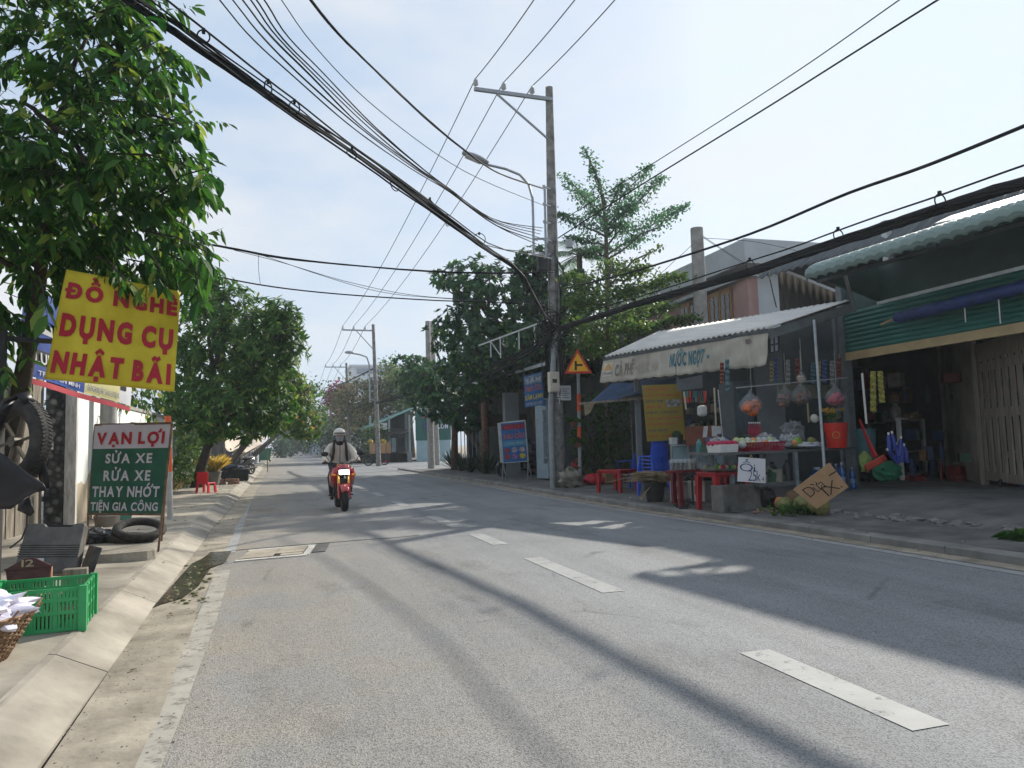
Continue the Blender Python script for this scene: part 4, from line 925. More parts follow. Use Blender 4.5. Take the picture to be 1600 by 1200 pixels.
# upper window glimpse & signboard under the roof
mb = MB(); g4 = [dp(x, y, 13.6) for x, y in ((1202, 527), (1216, 525), (1216, 549), (1203, 552))]; mb.add(g4, [(0, 1, 2, 3)]); f = mb.build('gable_window', M('sky_glass', (.25, .33, .40), .1, .1, 4, spec=.7), kk, solid=.02)
mb = MB()
for k_ in (0, .5, 1): mb.bar(g4[0]*(1-k_)+g4[1]*k_, g4[3]*(1-k_)+g4[2]*k_, .03)
mb.bar(g4[0], g4[1], .03); mb.bar(g4[3], g4[2], .03); mb.bar((g4[0]+g4[3])/2, (g4[1]+g4[2])/2, .03); mb.build('bars', DKSTEEL, f)
hsn = thing('hanging_sign', 'small grey sign with pale handwriting hanging under the canvas valance', 'sign', dp(1078, 600, 14.3))
sh = Sheet(*[dp(x, y, 14.3) for x, y in ((1057, 594), (1097, 586), (1098, 606), (1058, 611))]); mb = MB(); sh.mesh(mb, 2, 2); mb.build('panel', M('slate_panel', (.09, .10, .11), .6), hsn, solid=.015)
sh.text('Cơm Nắm', .12, .25, .85, .75, M('chalk', (.45, .45, .43), .8), hsn, .0)
mb = MB(); mb.bar(sh.c[0], sh.c[0]+V((0, 0, .35)), .008); mb.bar(sh.c[1], sh.c[1]+V((0, 0, .35)), .008); mb.build('wire', BLACKM, hsn)
# ---- yellow menu banner
mn = thing('menu_banner', 'yellow drinks menu banner with red and blue lines hanging in the kiosk', 'menu banner', dp(1035, 602, 14.9))
ms_ = Sheet(*[dp(x, y, 14.9) for x, y in ((1003, 602), (1064, 600), (1071, 687), (1011, 690))], ripple=lambda u, v: .006*math.sin(9*u+4*v))
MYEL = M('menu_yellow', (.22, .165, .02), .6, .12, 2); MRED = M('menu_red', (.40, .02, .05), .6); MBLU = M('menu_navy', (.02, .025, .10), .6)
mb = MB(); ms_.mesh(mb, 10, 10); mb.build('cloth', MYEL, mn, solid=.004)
for i, (t_, c_, u1) in enumerate((('CÀ PHÊ ĐÁ/CÀ PHÊ SỮA', MRED, .68), ('TRÀ SỮA TRUYỀN THỐNG / TRÀ', MRED, .95), ('COCKTAIL / ĐÁ ME', MBLU, .5), ('SÂM THẬP CẨM', MRED, .44), ('ĐÁ ME SỮA / SƯƠNG SÁO HẠT', MBLU, .88), ('SINH SỐ / SINH TỐ DÂU, SAPÔCHÊ', MRED, .96), ('SỮA ĐẬU NÀNH / ĐẬU XANH', MRED, .78), ('TÀU HŨ / DỪA TẮC', MBLU, .58), ('CHANH DÂY / TẮC XÍ MUỘI', MRED, .66))):
    ms_.text(t_, .05, .045+.104*i, u1, .105+.104*i, c_, mn, .012)
mb = MB(); mb.grid(lambda u, v: ms_.at(.58+.38*u, .27+.13*v, .005), 4, 3); mb.build('picture_strip', M('menu_grey', (.2, .2, .18), .6, .6, 18), mn)
mb = MB(); mb.add([ms_.at(.78+.13*math.cos(i*PI/6), .90+.07*math.sin(i*PI/6), .006) for i in range(12)], [tuple(range(12))]); mb.build('fruit_picture', M('menu_green', (.02, .05, .02), .6, .6, 15), mn)
# ---- blue tarpaulin and planks left of the kiosk, bushes behind
bt = thing('blue_tarpaulin', 'dark blue tarpaulin stretched low beside the kiosk on bamboo', 'tarpaulin', dp(960, 615, 17))
t4 = [dp(954, 600, 17.6), dp(1060, 590, 15.8), dp(1062, 603, 15.2), dp(918, 632, 16.6)]
mb = MB(); mb.grid(lambda u, v: t4[0]*(1-u)*(1-v)+t4[1]*u*(1-v)+t4[2]*u*v+t4[3]*(1-u)*v+V((0, 0, -.08*math.sin(PI*u)*math.sin(PI*v)+.02*math.sin(15*u))), 16, 8); mb.build('sheet', M('blue_tarp', (.02, .055, .13), .5, .25, 3, .2), bt, smooth=True, solid=.006)
mb = MB(); mb.bar(dp(905, 631, 16.5), dp(1005, 622, 16), .05); mb.bar(dp(945, 628, 17.4), dp(1005, 616, 16.5), .04); mb.build('bamboo', WOODG, bt)
mb = MB(); pf = [dp(912, 632, 16.55), dp(930, 629, 16.5), dp(922, 645, 16.55), dp(914, 650, 16.6)]; mb.add(pf, [(0, 1, 2, 3)]); mb.build('torn_flap', M('tan_rag', (.3, .25, .16), .8), bt, solid=.004)
mb = MB()
for i in range(9): a = dp(985+3*(i % 3)+2, 630, 17.3+.15*i); mb.box((a.x, a.y, 1.3), (.18, .02, 2.4), .8)
tag(mb.build('screen_wall', M('grey_boards', (.14, .145, .14), .85, .3, 5, .2), loc=dp(990, 735, 17.5)), 'screen of grey boards behind the menu banner', 'screen')
def shrub(name, label, base, rx, ry, h, n, l, mat, cat='shrub', z0=.15, droop=.5, group=None):
    t = thing(name, label, cat, base, group=group); mb = MB(); ms2 = MB()
    for i in range(max(6, n//60)):
        a = R.uniform(0, 6.28); r = R.random()**.5; tp_ = base+V((rx*r*math.cos(a), ry*r*math.sin(a), h*R.uniform(.5, 1))); ms2.tube([base-V((0, 0, .03)), (base+tp_)/2+V((0, 0, .1*h)), tp_], [.02, .014, .006], 5)
    for i in range(n):
        d = V((R.gauss(0, 1), R.gauss(0, 1), R.gauss(0, 1))).normalized(); f = R.uniform(.55, 1)**.6*(1+.35*mnoise.noise(d*2.3+base))
        c = base+V((d.x*rx*f, d.y*ry*f, z0+h*.5+d.z*h*.5*f))
        if c.z < base.z+.02: c.z = base.z+.05
        leaf(mb, c, d+V((0, 0, -droop)), l*R.uniform(.6, 1.15), .34)
    ms2.build('stems', M('twig_bark', (.09, .07, .05), .9), t); mb.build('foliage', mat, t); return t
def leaf(mb, c, d, l, w_, fold=.15):
    d = (d+V((R.gauss(0, .45), R.gauss(0, .45), R.gauss(0, .45)))).normalized(); s_ = d.cross(V((R.gauss(0, 1), R.gauss(0, 1), R.gauss(0, 1)+.6)))
    if s_.length < 1e-3: return
    s_.normalize(); n_ = s_.cross(d); s_ = s_*l*w_
    m_ = c+d*l*.45; tp_ = c+d*l-n_*l*.12
    k = len(mb.v); mb.v += [c, m_-s_+n_*l*fold, m_, m_+s_+n_*l*fold, tp_]
    mb.f += [(k, k+2, k+1), (k, k+3, k+2), (k+1, k+2, k+4), (k+2, k+3, k+4)]; mb.m += [0]*4
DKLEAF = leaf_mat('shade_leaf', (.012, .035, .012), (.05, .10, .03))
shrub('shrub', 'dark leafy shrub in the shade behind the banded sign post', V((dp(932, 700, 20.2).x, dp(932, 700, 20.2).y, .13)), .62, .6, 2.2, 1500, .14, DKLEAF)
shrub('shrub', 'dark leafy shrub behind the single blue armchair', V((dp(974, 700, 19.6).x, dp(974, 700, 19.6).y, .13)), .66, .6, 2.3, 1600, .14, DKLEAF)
# ---- bags, chairs, tables in front
for (x, y, rx, ry, rz, lb, sd) in ((930, 757, .34, .22, .15, 'crumpled bright red sack lying flat in front of the sign post', 2), (905, 742, .26, .24, .3, 'upright red sack between the tall pole and the sign post', 6)):
    b = gs(x, y); o = crumple(b+V((0, 0, rz*.8)), (rx, ry, rz), .35, sd, 22, 14).build('red_sack', M('red_sack', (.52, .02, .04), .45, .25, 6, spec=.45), smooth=True, loc=b); tag(o, lb, 'sack', 'red sacks by the pole')
b = gs(918, 742)+V((.25, .1, 0)); mb = MB(); mb.lathe([(.16, 0), (.24, .2), (.26, .2), (.25, .22), (.2, .18)], b, 16); tag(mb.build('clay_pot', M('dark_clay', (.09, .06, .045), .9), smooth='auto', loc=b), 'dark clay pot behind the flat red sack', 'pot')
boxy('cardboard_box', 'brown cardboard box on the ground behind the small red table', 'box', gs(955, 757)+V((.1, .3, .2)), (.55, .3, .36), M('brown_cardboard', (.30, .19, .09), .85, .1, 4), .3)
def plastic_table(name, label, c, w_, d_, h, rz, mat):
    t = thing(name, label, 'table', c); m3 = Matrix.Rotation(rz, 3, 'Z'); Q = lambda x, y, z: c+m3 @ V((x, y, z))
    mb = MB(); mb.box(Q(0, 0, h-.02), (w_, d_, .035), mat=m3); mb.box(Q(0, 0, h-.055), (w_*.94, d_*.94, .05), mat=m3); mb.build('tabletop', mat, t, bevel=.01)
    for sx in (-1, 1):
        for sy in (-1, 1):
            mb = MB(); x, y = sx*(w_/2-.035), sy*(d_/2-.035); e = 1.05
            tpv = [Q(x+a, y+b_, h-.06) for a, b_ in ((-.045, -.045), (.045, -.045), (.045, .045), (-.045, .045))]; btv = [Q(x*e+a, y*e+b_, -.005) for a, b_ in ((-.03, -.03), (.03, -.03), (.03, .03), (-.03, .03))]
            mb.add(tpv+btv, [(0, 1, 5, 4), (1, 2, 6, 5), (2, 3, 7, 6), (3, 0, 4, 7), (7, 6, 5, 4)]); mb.build('leg', mat, t)
    return t
RTB = M('dull_red_plastic', (.33, .012, .018), .45, .15, 5)
tb1c = (gs(940, 768)+gs(966, 772))/2; tb1c = V((tb1c.x+.26, tb1c.y+.12, zg(tb1c.x, tb1c.y)))
plastic_table('red_table', 'empty low red plastic table near the red sacks', tb1c, .72, .62, .50, .55, RTB)
p_a, p_b = gs(1103, 800), gs(1147, 809); tb2c = V(((p_a.x+p_b.x)/2+.22, (p_a.y+p_b.y)/2+.24, zg(6.4, 10)))
rz2 = math.atan2(p_b.y-p_a.y, p_b.x-p_a.x)
plastic_table('red_table', 'red plastic table on thin legs carrying the round fruit tray at the kerb', tb2c, .62, .55, .62, .05, RTB)
# blue chairs
BLUEP = M('blue_plastic', (.02, .085, .52), .4, .12, 4, spec=.45)
def chair_parts(t, c, rz, arms=True, mat=BLUEP, only_shell=False):
    m3 = Matrix.Rotation(rz, 3, 'Z'); Q = lambda x, y, z: c+m3 @ V((x, y, z))
    mb = MB(); mb.grid(lambda u, v: Q(-.21+.42*u, -.2+.4*v, .42-.025*math.sin(PI*u)*math.sin(PI*v)), 6, 6); mb.build('seat', mat, t, smooth=True, solid=.02)
    mb = MB()
    def bk(u, v): a = (u-.5)*2.0; return Q(.25*math.sin(a), .22-.09*abs(a)**2*.9+.07*v, .44+.40*v*(1-.13*abs(a)**3))
    n = 10
    for i in range(n):
        for j in range(6):
            if j in (2, 3, 4) and i not in (0, n-1) and i % 2 == 1: continue
            mb.quad(bk(i/n, j/6), bk((i+1)/n, j/6), bk((i+1)/n, (j+1)/6), bk(i/n, (j+1)/6))
    mb.build('backrest', mat, t, solid=.016)
    if arms:
        for s_ in (-1, 1):
            mb = MB(); mb.tube([Q(s_*.25, .17, .66), Q(s_*.29, .0, .66), Q(s_*.27, -.18, .63), Q(s_*.24, -.21, .42)], .022, 8, sq=(1.3, .6)); mb.build('armrest', mat, t, smooth=True)
    for sx in (-1, 1):
        for sy in (-1, 1): mb = MB(); mb.bar(Q(sx*.19, sy*.18, .42), Q(sx*.24, sy*.23, 0), .045); mb.build('leg', mat, t)
c = dp(988, 757, 17.2); c.z = zg(c.x, c.y); ac = thing('armchair', 'single blue plastic armchair behind the small red table', 'chair', c); chair_parts(ac, c, math.radians(-150))
c = dp(1022, 745, 15.2); c.z = zg(c.x, c.y); base_ch = thing('blue_chair', 'lowest blue plastic chair of the stack under the menu banner', 'chair', c, group='stacked blue chairs'); chair_parts(base_ch, c, math.radians(-165), False)
for i in range(1, 6): dup(base_ch, c+V((0, .0, .075*i)), None, ('second chair up in the blue stack under the menu banner', 'third chair up in the blue stack under the menu banner', 'fourth chair up in the blue stack under the menu banner', 'fifth chair up in the blue stack under the menu banner', 'topmost chair of the blue stack under the menu banner')[i-1])
# ---- drinks table, counter, styrofoam boxes, black bin with sticks
c = gs(1068, 788); dt = thing('drinks_table', 'dark red table holding the cups of black jelly and the glass cabinet', 'table', c)
DRED = M('dark_red_paint', (.16, .02, .03), .5, .2, 6); a0, b0 = dp(1040, 738, 12.4), dp(1130, 736, 12.8); dz = a0.z
mb = MB(); mb.add([V((a0.x, a0.y, dz)), V((b0.x, b0.y, dz)), V((b0.x+.55, b0.y+.75, dz)), V((a0.x+.55, a0.y+.75, dz))], [(0, 1, 2, 3)]); mb.build('tabletop', DRED, dt, solid=.05)
for p in (a0+V((.32, .1, 0)), b0+V((-.02, .02, 0)), b0+V((.5, .65, 0)), a0+V((.5, .65, 0))): mb = MB(); mb.bar(V((p.x, p.y, .1)), V((p.x, p.y, dz-.02)), .075); mb.build('leg', DRED, dt)
gc = thing('glass_cabinet', 'glass drinks cabinet with pale blue panes on the dark red table', 'cabinet', dp(1095, 735, 13))
g0, g1 = dp(1050, 734, 13.0), dp(1130, 733, 13.2); gz1 = dp(1090, 695, 13.1).z; g0.z = g1.z = dz+.02
CY = M('pale_blue_panel', (.20, .32, .36), .25, .2, 4, spec=.6); bk_ = V((.3, .42, 0))
mb = MB(); mb.add([g0, g1, V((g1.x, g1.y, gz1)), V((g0.x, g0.y, gz1))], [(0, 1, 2, 3)]); mb.build('front_pane', film('cabinet_glass', (.35, .5, .55), .35), gc)
mb = MB(); mb.add([g0+bk_*.5, g1+bk_*.5, V((g1.x, g1.y, gz1))+bk_*.5, V((g0.x, g0.y, gz1))+bk_*.5], [(0, 1, 2, 3)]); mb.build('back_panel', CY, gc)
mb = MB()
for k_ in (0, .33, .5, .83, 1):
    p = g0*(1-k_)+g1*k_; mb.bar(p, V((p.x, p.y, gz1)), .018)
for z in (dz+.03, gz1): mb.bar(V((g0.x, g0.y, z)), V((g1.x, g1.y, z)), .022); mb.bar(V((g0.x, g0.y, z)), V((g0.x, g0.y, z))+bk_, .02); mb.bar(V((g1.x, g1.y, z)), V((g1.x, g1.y, z))+bk_, .02)
mb.build('frame', M('aluminium', (.4, .42, .43), .4, .1, 6, metal=.6), gc)
mb = MB(); mb.add([V((g0.x, g0.y, gz1+.01)), V((g1.x, g1.y, gz1+.01)), V((g1.x, g1.y, gz1+.01))+bk_, V((g0.x, g0.y, gz1+.01))+bk_], [(0, 1, 2, 3)]); mb.build('top', CY, gc, solid=.01)
JEL = M('black_jelly', (.012, .01, .01), .2, .2, 4); CUPM = film('clear_cup', (.6, .63, .63), .3)
for i in range(6):
    b = dp(1050+7*i, 737, 12.5+.02*i); b.z = dz+.027
    t = thing('drink_cup', ('leftmost of the lidded jelly cups on the dark red table', 'second jelly cup from the left on the dark red table', 'third jelly cup from the left on the dark red table', 'fourth jelly cup from the left on the dark red table', 'fifth jelly cup from the left on the dark red table', 'rightmost of the lidded jelly cups on the dark red table')[i], 'cup', b, group='cups of jelly on the table')
    mb = MB(); mb.lathe([(.028, .004), (.038, .12)], b, 12); mb.build('jelly', (JEL, M('milky_jelly', (.3, .33, .22), .3))[i == 4], t, smooth='auto')
    mb = MB(); mb.lathe([(.031, 0), (.043, .155), (.045, .155), (.044, .16), (.03, .185)], b, 12); mb.build('cup', CUPM, t, smooth='auto')
for i, (x, lb) in enumerate(((1085, 'black cup of jelly apart from the lidded row beside the cabinet'), (1052, 'pale box on top of the glass cabinet'), (1064, 'dark tumbler on top of the glass cabinet'))):
    b = dp(x, 735 if i == 0 else 694, 12.7 if i == 0 else 13.2); b.z = dz+.03 if i == 0 else gz1+.02; mb = MB()
    if i == 1: mb.box(b+V((0, 0, .06)), (.11, .1, .12)); o = mb.build('carton', M('pale_carton', (.4, .42, .42), .7), loc=b, bevel=.004); tag(o, lb, 'carton')
    else: mb.lathe([(.035, 0), (.048, .17), (.044, .17), (.033, .01)], b, 12); o = mb.build('tumbler', BLACKP, smooth='auto', loc=b); tag(o, lb, 'tumbler')
STY = M('styrofoam', (.50, .47, .43), .75, .12, 5, .15, col2=(.58, .56, .52), detail=8)
for px0, px1, pyb, lb in ((1047, 1069, 783, 'stained white foam box under the drinks table'), (1075, 1102, 783, 'second white foam box with grime streaks beside the table leg')):
    a, b = gs(px0, pyb), gs(px1, pyb+1); t = thing('foam_box', lb, 'foam box', a, group='foam boxes under the drinks table'); wd = (b-a).length; rz = math.atan2(b.y-a.y, b.x-a.x); m3 = Matrix.Rotation(rz, 3, 'Z'); mid = (a+b)/2+m3 @ V((0, .17, 0))
    mb = MB(); mb.box(mid+V((0, 0, .16)), (wd, .34, .32), rz); mb.build('box', STY, t, bevel=.012)
    mb = MB(); mb.box(mid+V((0, 0, .345)), (wd*1.02, .35, .05), rz); mb.build('lid', STY, t, bevel=.012)
    mb = MB(); mb.box(mid+m3 @ V((.02, -.172, .2)), (.10, .006, .16), rz); mb.build('red_stain', M('rust_stain', (.30, .08, .04), .8, .5, 9), t)
    mb = MB()
    for i in range(9): mb.blob(mid+m3 @ V((R.uniform(-.12, .12), R.uniform(-.1, .1), .40)), (.07, .06, .05), 8, 5, .4, i)
    o = mb.build('dark_goods', M('dark_goods', (.035, .028, .022), .7, .5, 14), loc=mid); tag(o, 'dark mixed goods heaped on the lid of '+('the stained foam box' if px0 == 1047 else 'the foam box beside the table leg'), 'goods'); o['kind'] = 'stuff'
bn = gs(1024, 792)
mb = MB(); mb.lathe([(.15, 0), (.20, .34), (.215, .34), (.215, .36), (.19, .36), (.14, .03)], bn, 18, cap=True); tag(mb.build('black_bin', BLACKM, smooth='auto', loc=bn), 'black tub stuffed with dry brown sugarcane peel at the kerb', 'tub')
mb = MB()
for i in range(130):
    a = R.uniform(-.5, .7); d = V((math.cos(a), math.sin(a)*.6, R.uniform(-.12, .14))); c_ = bn+V((R.gauss(-.05, .14), R.gauss(0, .1), .38+R.uniform(0, .16))); l = R.uniform(.15, .42); mb.tube([c_-d*l, c_+V((0, 0, .02)), c_+d*l-V((0, 0, .04))], [.005, .011, .006], 4)
for i in range(10): a = R.uniform(2.6, 3.6); c_ = bn+V((-.12, -.1, .3)); mb.tube([c_, c_+V((math.cos(a)*.15, -.05, -.1)), c_+V((math.cos(a)*.3, -.1, -.24))], .008, 4)
o = mb.build('cane_peel', M('dry_cane', (.22, .16, .09), .9, .4, 9, .3, col2=(.36, .28, .17)), loc=bn+V((0, 0, .4))); tag(o, 'heap of dry cane peel overflowing from the black tub', 'cane peel'); o['kind'] = 'stuff'
mb = MB()
for i in range(16): c_ = gs(1065+R.uniform(-8, 8), 800+R.uniform(-5, 4)); mb.box(c_+V((0, 0, .015)), (R.uniform(.05, .16), R.uniform(.04, .1), .02), R.uniform(0, 3))
o = mb.build('rubbish', M('wet_rubbish', (.04, .04, .04), .7, .5, 10), loc=gs(1065, 800)); tag(o, 'scraps of rubbish trodden on the pavement by the kerb', 'rubbish'); o['kind'] = 'stuff'
for i, (x0, y0, x1, y1) in enumerate(((1058, 796, 1080, 786), (1150, 812, 1120, 803), (1108, 803, 1133, 798))):
    a, b = gs(x0, y0), gs(x1, y1); mb = MB(); mb.bar(a+V((0, 0, .05)), b+V((0, 0, .05)), .09, .07); tag(mb.build('kerb_block', M('dark_stone', (.10, .10, .095), .9, .3, 6, .4), loc=a, bevel=.008), ('long dark stone bar lying beside the black tub', 'dark stone chock under the kerb leg of the fruit table', 'dark stone chock under the left leg of the fruit table')[i], 'stone')
# brown panel with papers
pn = thing('notice_board', 'brown board with sheets of paper pinned along its top', 'notice board', dp(1098, 680, 12.9)); sh = Sheet(*[dp(x, y, 12.9) for x, y in ((1071, 667), (1127, 664), (1121, 692), (1072, 697))]); mb = MB(); sh.mesh(mb, 2, 2); mb.build('board', M('brown_board', (.15, .05, .03), .7, .2, 4), pn, solid=.02)
for u0, v0, u1, v1 in ((.50, .02, .62, .62), (.72, .02, .86, .60), (.80, .06, .98, .5)):
    mb = MB(); mb.grid(lambda u, v: sh.at(u0+(u1-u0)*u+.06*v*(u0 > .7), v0+(v1-v0)*v, .02+.01*u), 2, 2); mb.build('paper', M('grey_paper', (.40, .41, .42), .8, .15, 12), pn)
for k_ in (.15, .85): mb = MB(); p = sh.at(k_, 1, -.03); mb.bar(V((p.x, p.y, zg(p.x, p.y))), p, .03); mb.build('leg', DKSTEEL, pn)
# ================================================================== FRUIT STALL
def clutter(name, label, n, fn, mats, cat='goods', stuff=True, s=(.05, .16)):
    mb = MB()
    for i in range(n):
        c = fn(i); a, b, d = R.uniform(*s), R.uniform(*s), R.uniform(*s); k_ = R.randrange(len(mats))
        if R.random() < .5: mb.box(c+V((0, 0, d/2)), (a, b, d), R.uniform(0, 3), m=k_)
        else: mb.lathe([(a*.4, 0), (a*.45, d*1.1), (a*.2, d*1.4), (a*.2, d*1.6)], c, 9, m=k_)
    o = mb.build(name, mats, loc=fn(0)); tag(o, label, cat)
    if stuff: o['kind'] = 'stuff'
    return o
GD = [M('goods_%s' % n_, c_, .5, .3, 9) for n_, c_ in (('red', (.15, .025, .025)), ('blue', (.03, .05, .12)), ('orange', (.17, .08, .03)), ('cream', (.22, .21, .17)), ('green', (.035, .08, .045)), ('dark', (.04, .04, .045)))]
fsd = 11.5
f0, f1 = dp(1124, 708, 11.3), dp(1242, 706, 12.0); tz = (f0.z+f1.z)/2; f0.z = f1.z = tz
f2 = dp(1338, 704, 13.2); f2.z = tz
dirx = (f1-f0).normalized(); back = V((-dirx.y, dirx.x, 0)); back = back if back.y > 0 else -back
fs = thing('fruit_stall', 'grey fruit stall table with a lower shelf beside the kiosk', 'stall', (f0+f1)/2-V((0, 0, tz-.13)))
GWOOD = M('grey_stall_wood', (.11, .115, .115), .8, .3, 5, .2, streak=(2, 2, 6))
mb = MB(); mb.add([f0, f1, f2, f2+back*.7, f1+back*.75, f0+back*.75], [(0, 1, 4, 5), (1, 2, 3, 4)]); mb.build('tabletop', GWOOD, fs, solid=.04)
lo = V((0, 0, .49-tz)); s0 = f0*.45+f1*.55
mb = MB(); mb.add([s0+lo-dirx*.1, f1+lo+dirx*.1, f1+lo+dirx*.1+back*.6, s0+lo-dirx*.1+back*.6], [(0, 1, 2, 3)]); mb.build('shelf', GWOOD, fs, solid=.06)
for p in (f0+dirx*.5+back*.3, f1, f2-dirx*.1, f1+back*.68): mb = MB(); mb.bar(V((p.x, p.y, zg(p.x, p.y)-.02)), p-V((0, 0, .02)), .06); mb.build('leg', M('zinc_leg', (.16, .19, .21), .5, .2, 8), fs)
mb = MB(); c = f0*.62+f1*.38+back*.25; mb.box(V((c.x, c.y, .30)), (.95, .28, .42), math.atan2(dirx.y, dirx.x)); tag(mb.build('concrete_block', M('grey_block', (.14, .135, .125), .95, .35, 4, .4), loc=V((c.x, c.y, .1)), bevel=.015), 'low grey concrete block under the fruit stall', 'block')
mb = MB(); mb.blob(V((c.x, c.y, .28))+dirx*.42-back*.16, (.14, .12, .14), 10, 8, .5, 3); tag(mb.build('dark_sack', BLACKM, loc=V((c.x, c.y, .2))), 'dark lumpy sack at the right end of the low concrete block', 'sack')
def on(u, bk, dz=0): return f0+(f1-f0)*u+back*bk+V((0, 0, .022+dz))
rzs = math.atan2(dirx.y, dirx.x)
def tray(name, label, c, w_, d_, h, mat, grp=None, cat='tray', n=0):
    m3 = Matrix.Rotation(rzs, 3, 'Z'); mb = MB(); fl = .03
    lo_ = [V((sx*w_/2*.92, sy*d_/2*.92, 0)) for sx, sy in ((-1, -1), (1, -1), (1, 1), (-1, 1))]; hi = [V((sx*w_/2, sy*d_/2, h)) for sx, sy in ((-1, -1), (1, -1), (1, 1), (-1, 1))]
    if n:
        for i in range(4):
            a, b, cc_, dd = lo_[i], lo_[(i+1) % 4], hi[(i+1) % 4], hi[i]; k_ = int((b-a).length/.03)
            for j in range(k_+1): mb.bar(c+m3 @ (a+(b-a)*j/k_), c+m3 @ (dd+(cc_-dd)*j/k_), .010)
            mb.bar(c+m3 @ dd, c+m3 @ cc_, .02); mb.bar(c+m3 @ ((a+dd)/2), c+m3 @ ((b+cc_)/2), .012); mb.bar(c+m3 @ a, c+m3 @ b, .016)
        mb.add([c+m3 @ v for v in lo_], [(0, 1, 2, 3)])
        return tag(mb.build(name, mat, loc=c), label, cat, grp)
    mb.add([c+m3 @ v for v in lo_+hi], [(3, 2, 1, 0)]+[(i, (i+1) % 4, (i+1) % 4+4, i+4) for i in range(4)])
    return tag(mb.build(name, mat, loc=c, solid=.02), label, cat, grp)
tray('foam_tray', 'white foam tray of red dragon fruit at the left end of the stall', on(.14, .17), .36, .30, .12, M('white_foam', (.60, .60, .58), .8, .08, 6))
tray('basket', 'red slatted basket of netted pale fruit in the middle of the stall', on(.64, .24), .82, .42, .13, M('crimson_plastic', (.30, .015, .04), .45, .2, 6), n=1, cat='basket')
DRAG = M('dragon_fruit', (.42, .015, .07), .5, .25, 12, .2); GUAVA = M('pale_green_fruit', (.42, .48, .25), .5, .15, 6, .1); NET = M('white_net', (.5, .52, .5), .7, .2, 40, .6); ORF = M('orange_fruit', (.6, .25, .1), .5, .15, 6); LIME = M('lime_skin', (.18, .32, .06), .45, .2, 6); COCO = M('coconut_husk', (.16, .17, .05), .65, .35, 5, .2, col2=(.27, .25, .10)); COCB = M('brown_coconut', (.17, .11, .06), .8, .35, 5, .3)
def fruit(name, label, c, r, mat, grp, seed=0, sq=(1, 1, 1), cat='fruit'):
    mb = MB(); mb.blob(c, (r*sq[0], r*sq[1], r*sq[2]), 12, 9, .12, seed); o = mb.build(name, mat, smooth=True, loc=c-V((0, 0, r))); return tag(o, label, cat, grp)
for i in range(9):
    c = on(.05+.06*(i % 4)+.01*R.random(), .08+.1*(i//4), .13); fruit('dragon_fruit', 'red dragon fruit heaped in the white foam tray', c, .055, DRAG, 'dragon fruit in the foam tray', i, (1.15, 1, .9))
for i in range(16):
    c = on(.36+.075*(i % 7), .10+.13*(i//7), .11+.05*(i//7 == 1)); m_ = (NET, GUAVA, GUAVA, NET, ORF, NET)[i % 6]
    fruit('guava', ('white netted pear in the red slatted basket' if m_ is NET else 'orange fruit in the red slatted basket' if m_ is ORF else 'bare pale green guava in the red slatted basket'), c, .06, m_, ('netted pears in the red basket' if m_ is NET else 'orange fruits in the red basket' if m_ is ORF else 'guavas in the red basket'), i)
o = crumple(on(.72, .62, .12), (.30, .16, .13), .4, 4, 20, 12).build('leaf_bundle', M('dark_leaf_bundle', (.03, .05, .025), .6, .5, 9), loc=on(.72, .62)); tag(o, 'dark bundle of leaves in the red cloth behind the basket', 'leaves')
pl = thing('fruit_plate', 'wide metal plate of wrapped green fruit at the right of the stall', 'plate', f1+dirx*.35)
pc = f1*.72+f2*.28+back*.2+V((0, 0, .025)); mb = MB(); mb.lathe([(.26, .01), (.33, .035), (.34, .04), (.3, .03), (.25, .02)], pc, 24); mb.build('plate', M('tin_plate', (.4, .4, .4), .35, .2, 8, metal=.7), pl, smooth='auto')
mb = crumple(pc+V((.05, -.02, .06)), (.24, .2, .05), .6, 6, 18, 10); mb.build('paper', M('crumpled_paper', (.42, .43, .47), .8, .15, 6), pl)
for i, (dx, dy, r, m_, lb) in enumerate(((-.12, 0, .09, LIME, 'left green papaya on the metal plate'), (.13, -.05, .085, COCO, 'right green papaya on the metal plate'), (-.25, -.1, .045, ORF, 'small orange fruit at the left rim of the metal plate'))): fruit('papaya', lb, pc+V((dx, dy, .10)), r, m_, 'fruit on the metal plate', i, (1, 1, 1.1))
o = crumple(pc+V((.02, .28, .24)), (.20, .14, .24), .5, 9, 20, 14).build('clear_bag', film('clear_bag', (.3, .32, .34), .28), loc=pc+V((.02, .28, .02))); tag(o, 'bulging clear plastic bag standing behind the metal plate', 'plastic bag')
for i, (x, y, lb) in enumerate(((1273, 652, 'pale round melon above the clear bag'),)): fruit('melon', lb, dp(x, 654, 12.9), .075, M('pale_melon', (.5, .5, .42), .5), None, 2)
rb = thing('red_bucket', 'bright red bucket on the stall with yellow flowers above it', 'bucket', dp(1308, 702, 12.7)); bp = dp(1308, 702, 12.7); bp.z = tz+.02
mb = MB(); mb.lathe([(.155, 0), (.195, .40), (.205, .40), (.205, .425), (.19, .425), (.15, .02)], bp, 24); mb.build('pail', M('signal_red_plastic', (.50, .025, .015), .4, .1, 4), rb, smooth='auto')
tw = (V((0, 0, EYE))-bp); tw.z = 0; tw.normalize()
mb = MB(); mb.torus(bp+tw*.178+V((0, 0, .22)), .055, .01, tw.to_track_quat('Z', 'Y').to_matrix(), 20, 6); mb.build('emblem', M('faint_gold', (.5, .2, .05), .5), rb)
fw_ = thing('flower_bunch', 'bunch of yellow chrysanthemums in clear wrap above the red bucket', 'flowers', bp+V((0, .1, .42)))
mb = MB(); mb.lathe([(.05, 0), (.12, .2), (.17, .30)], bp+V((0, .05, .38)), 14, cap=False); mb.build('wrap', film('clear_bag', (.3, .32, .34), .28), fw_, smooth=True)
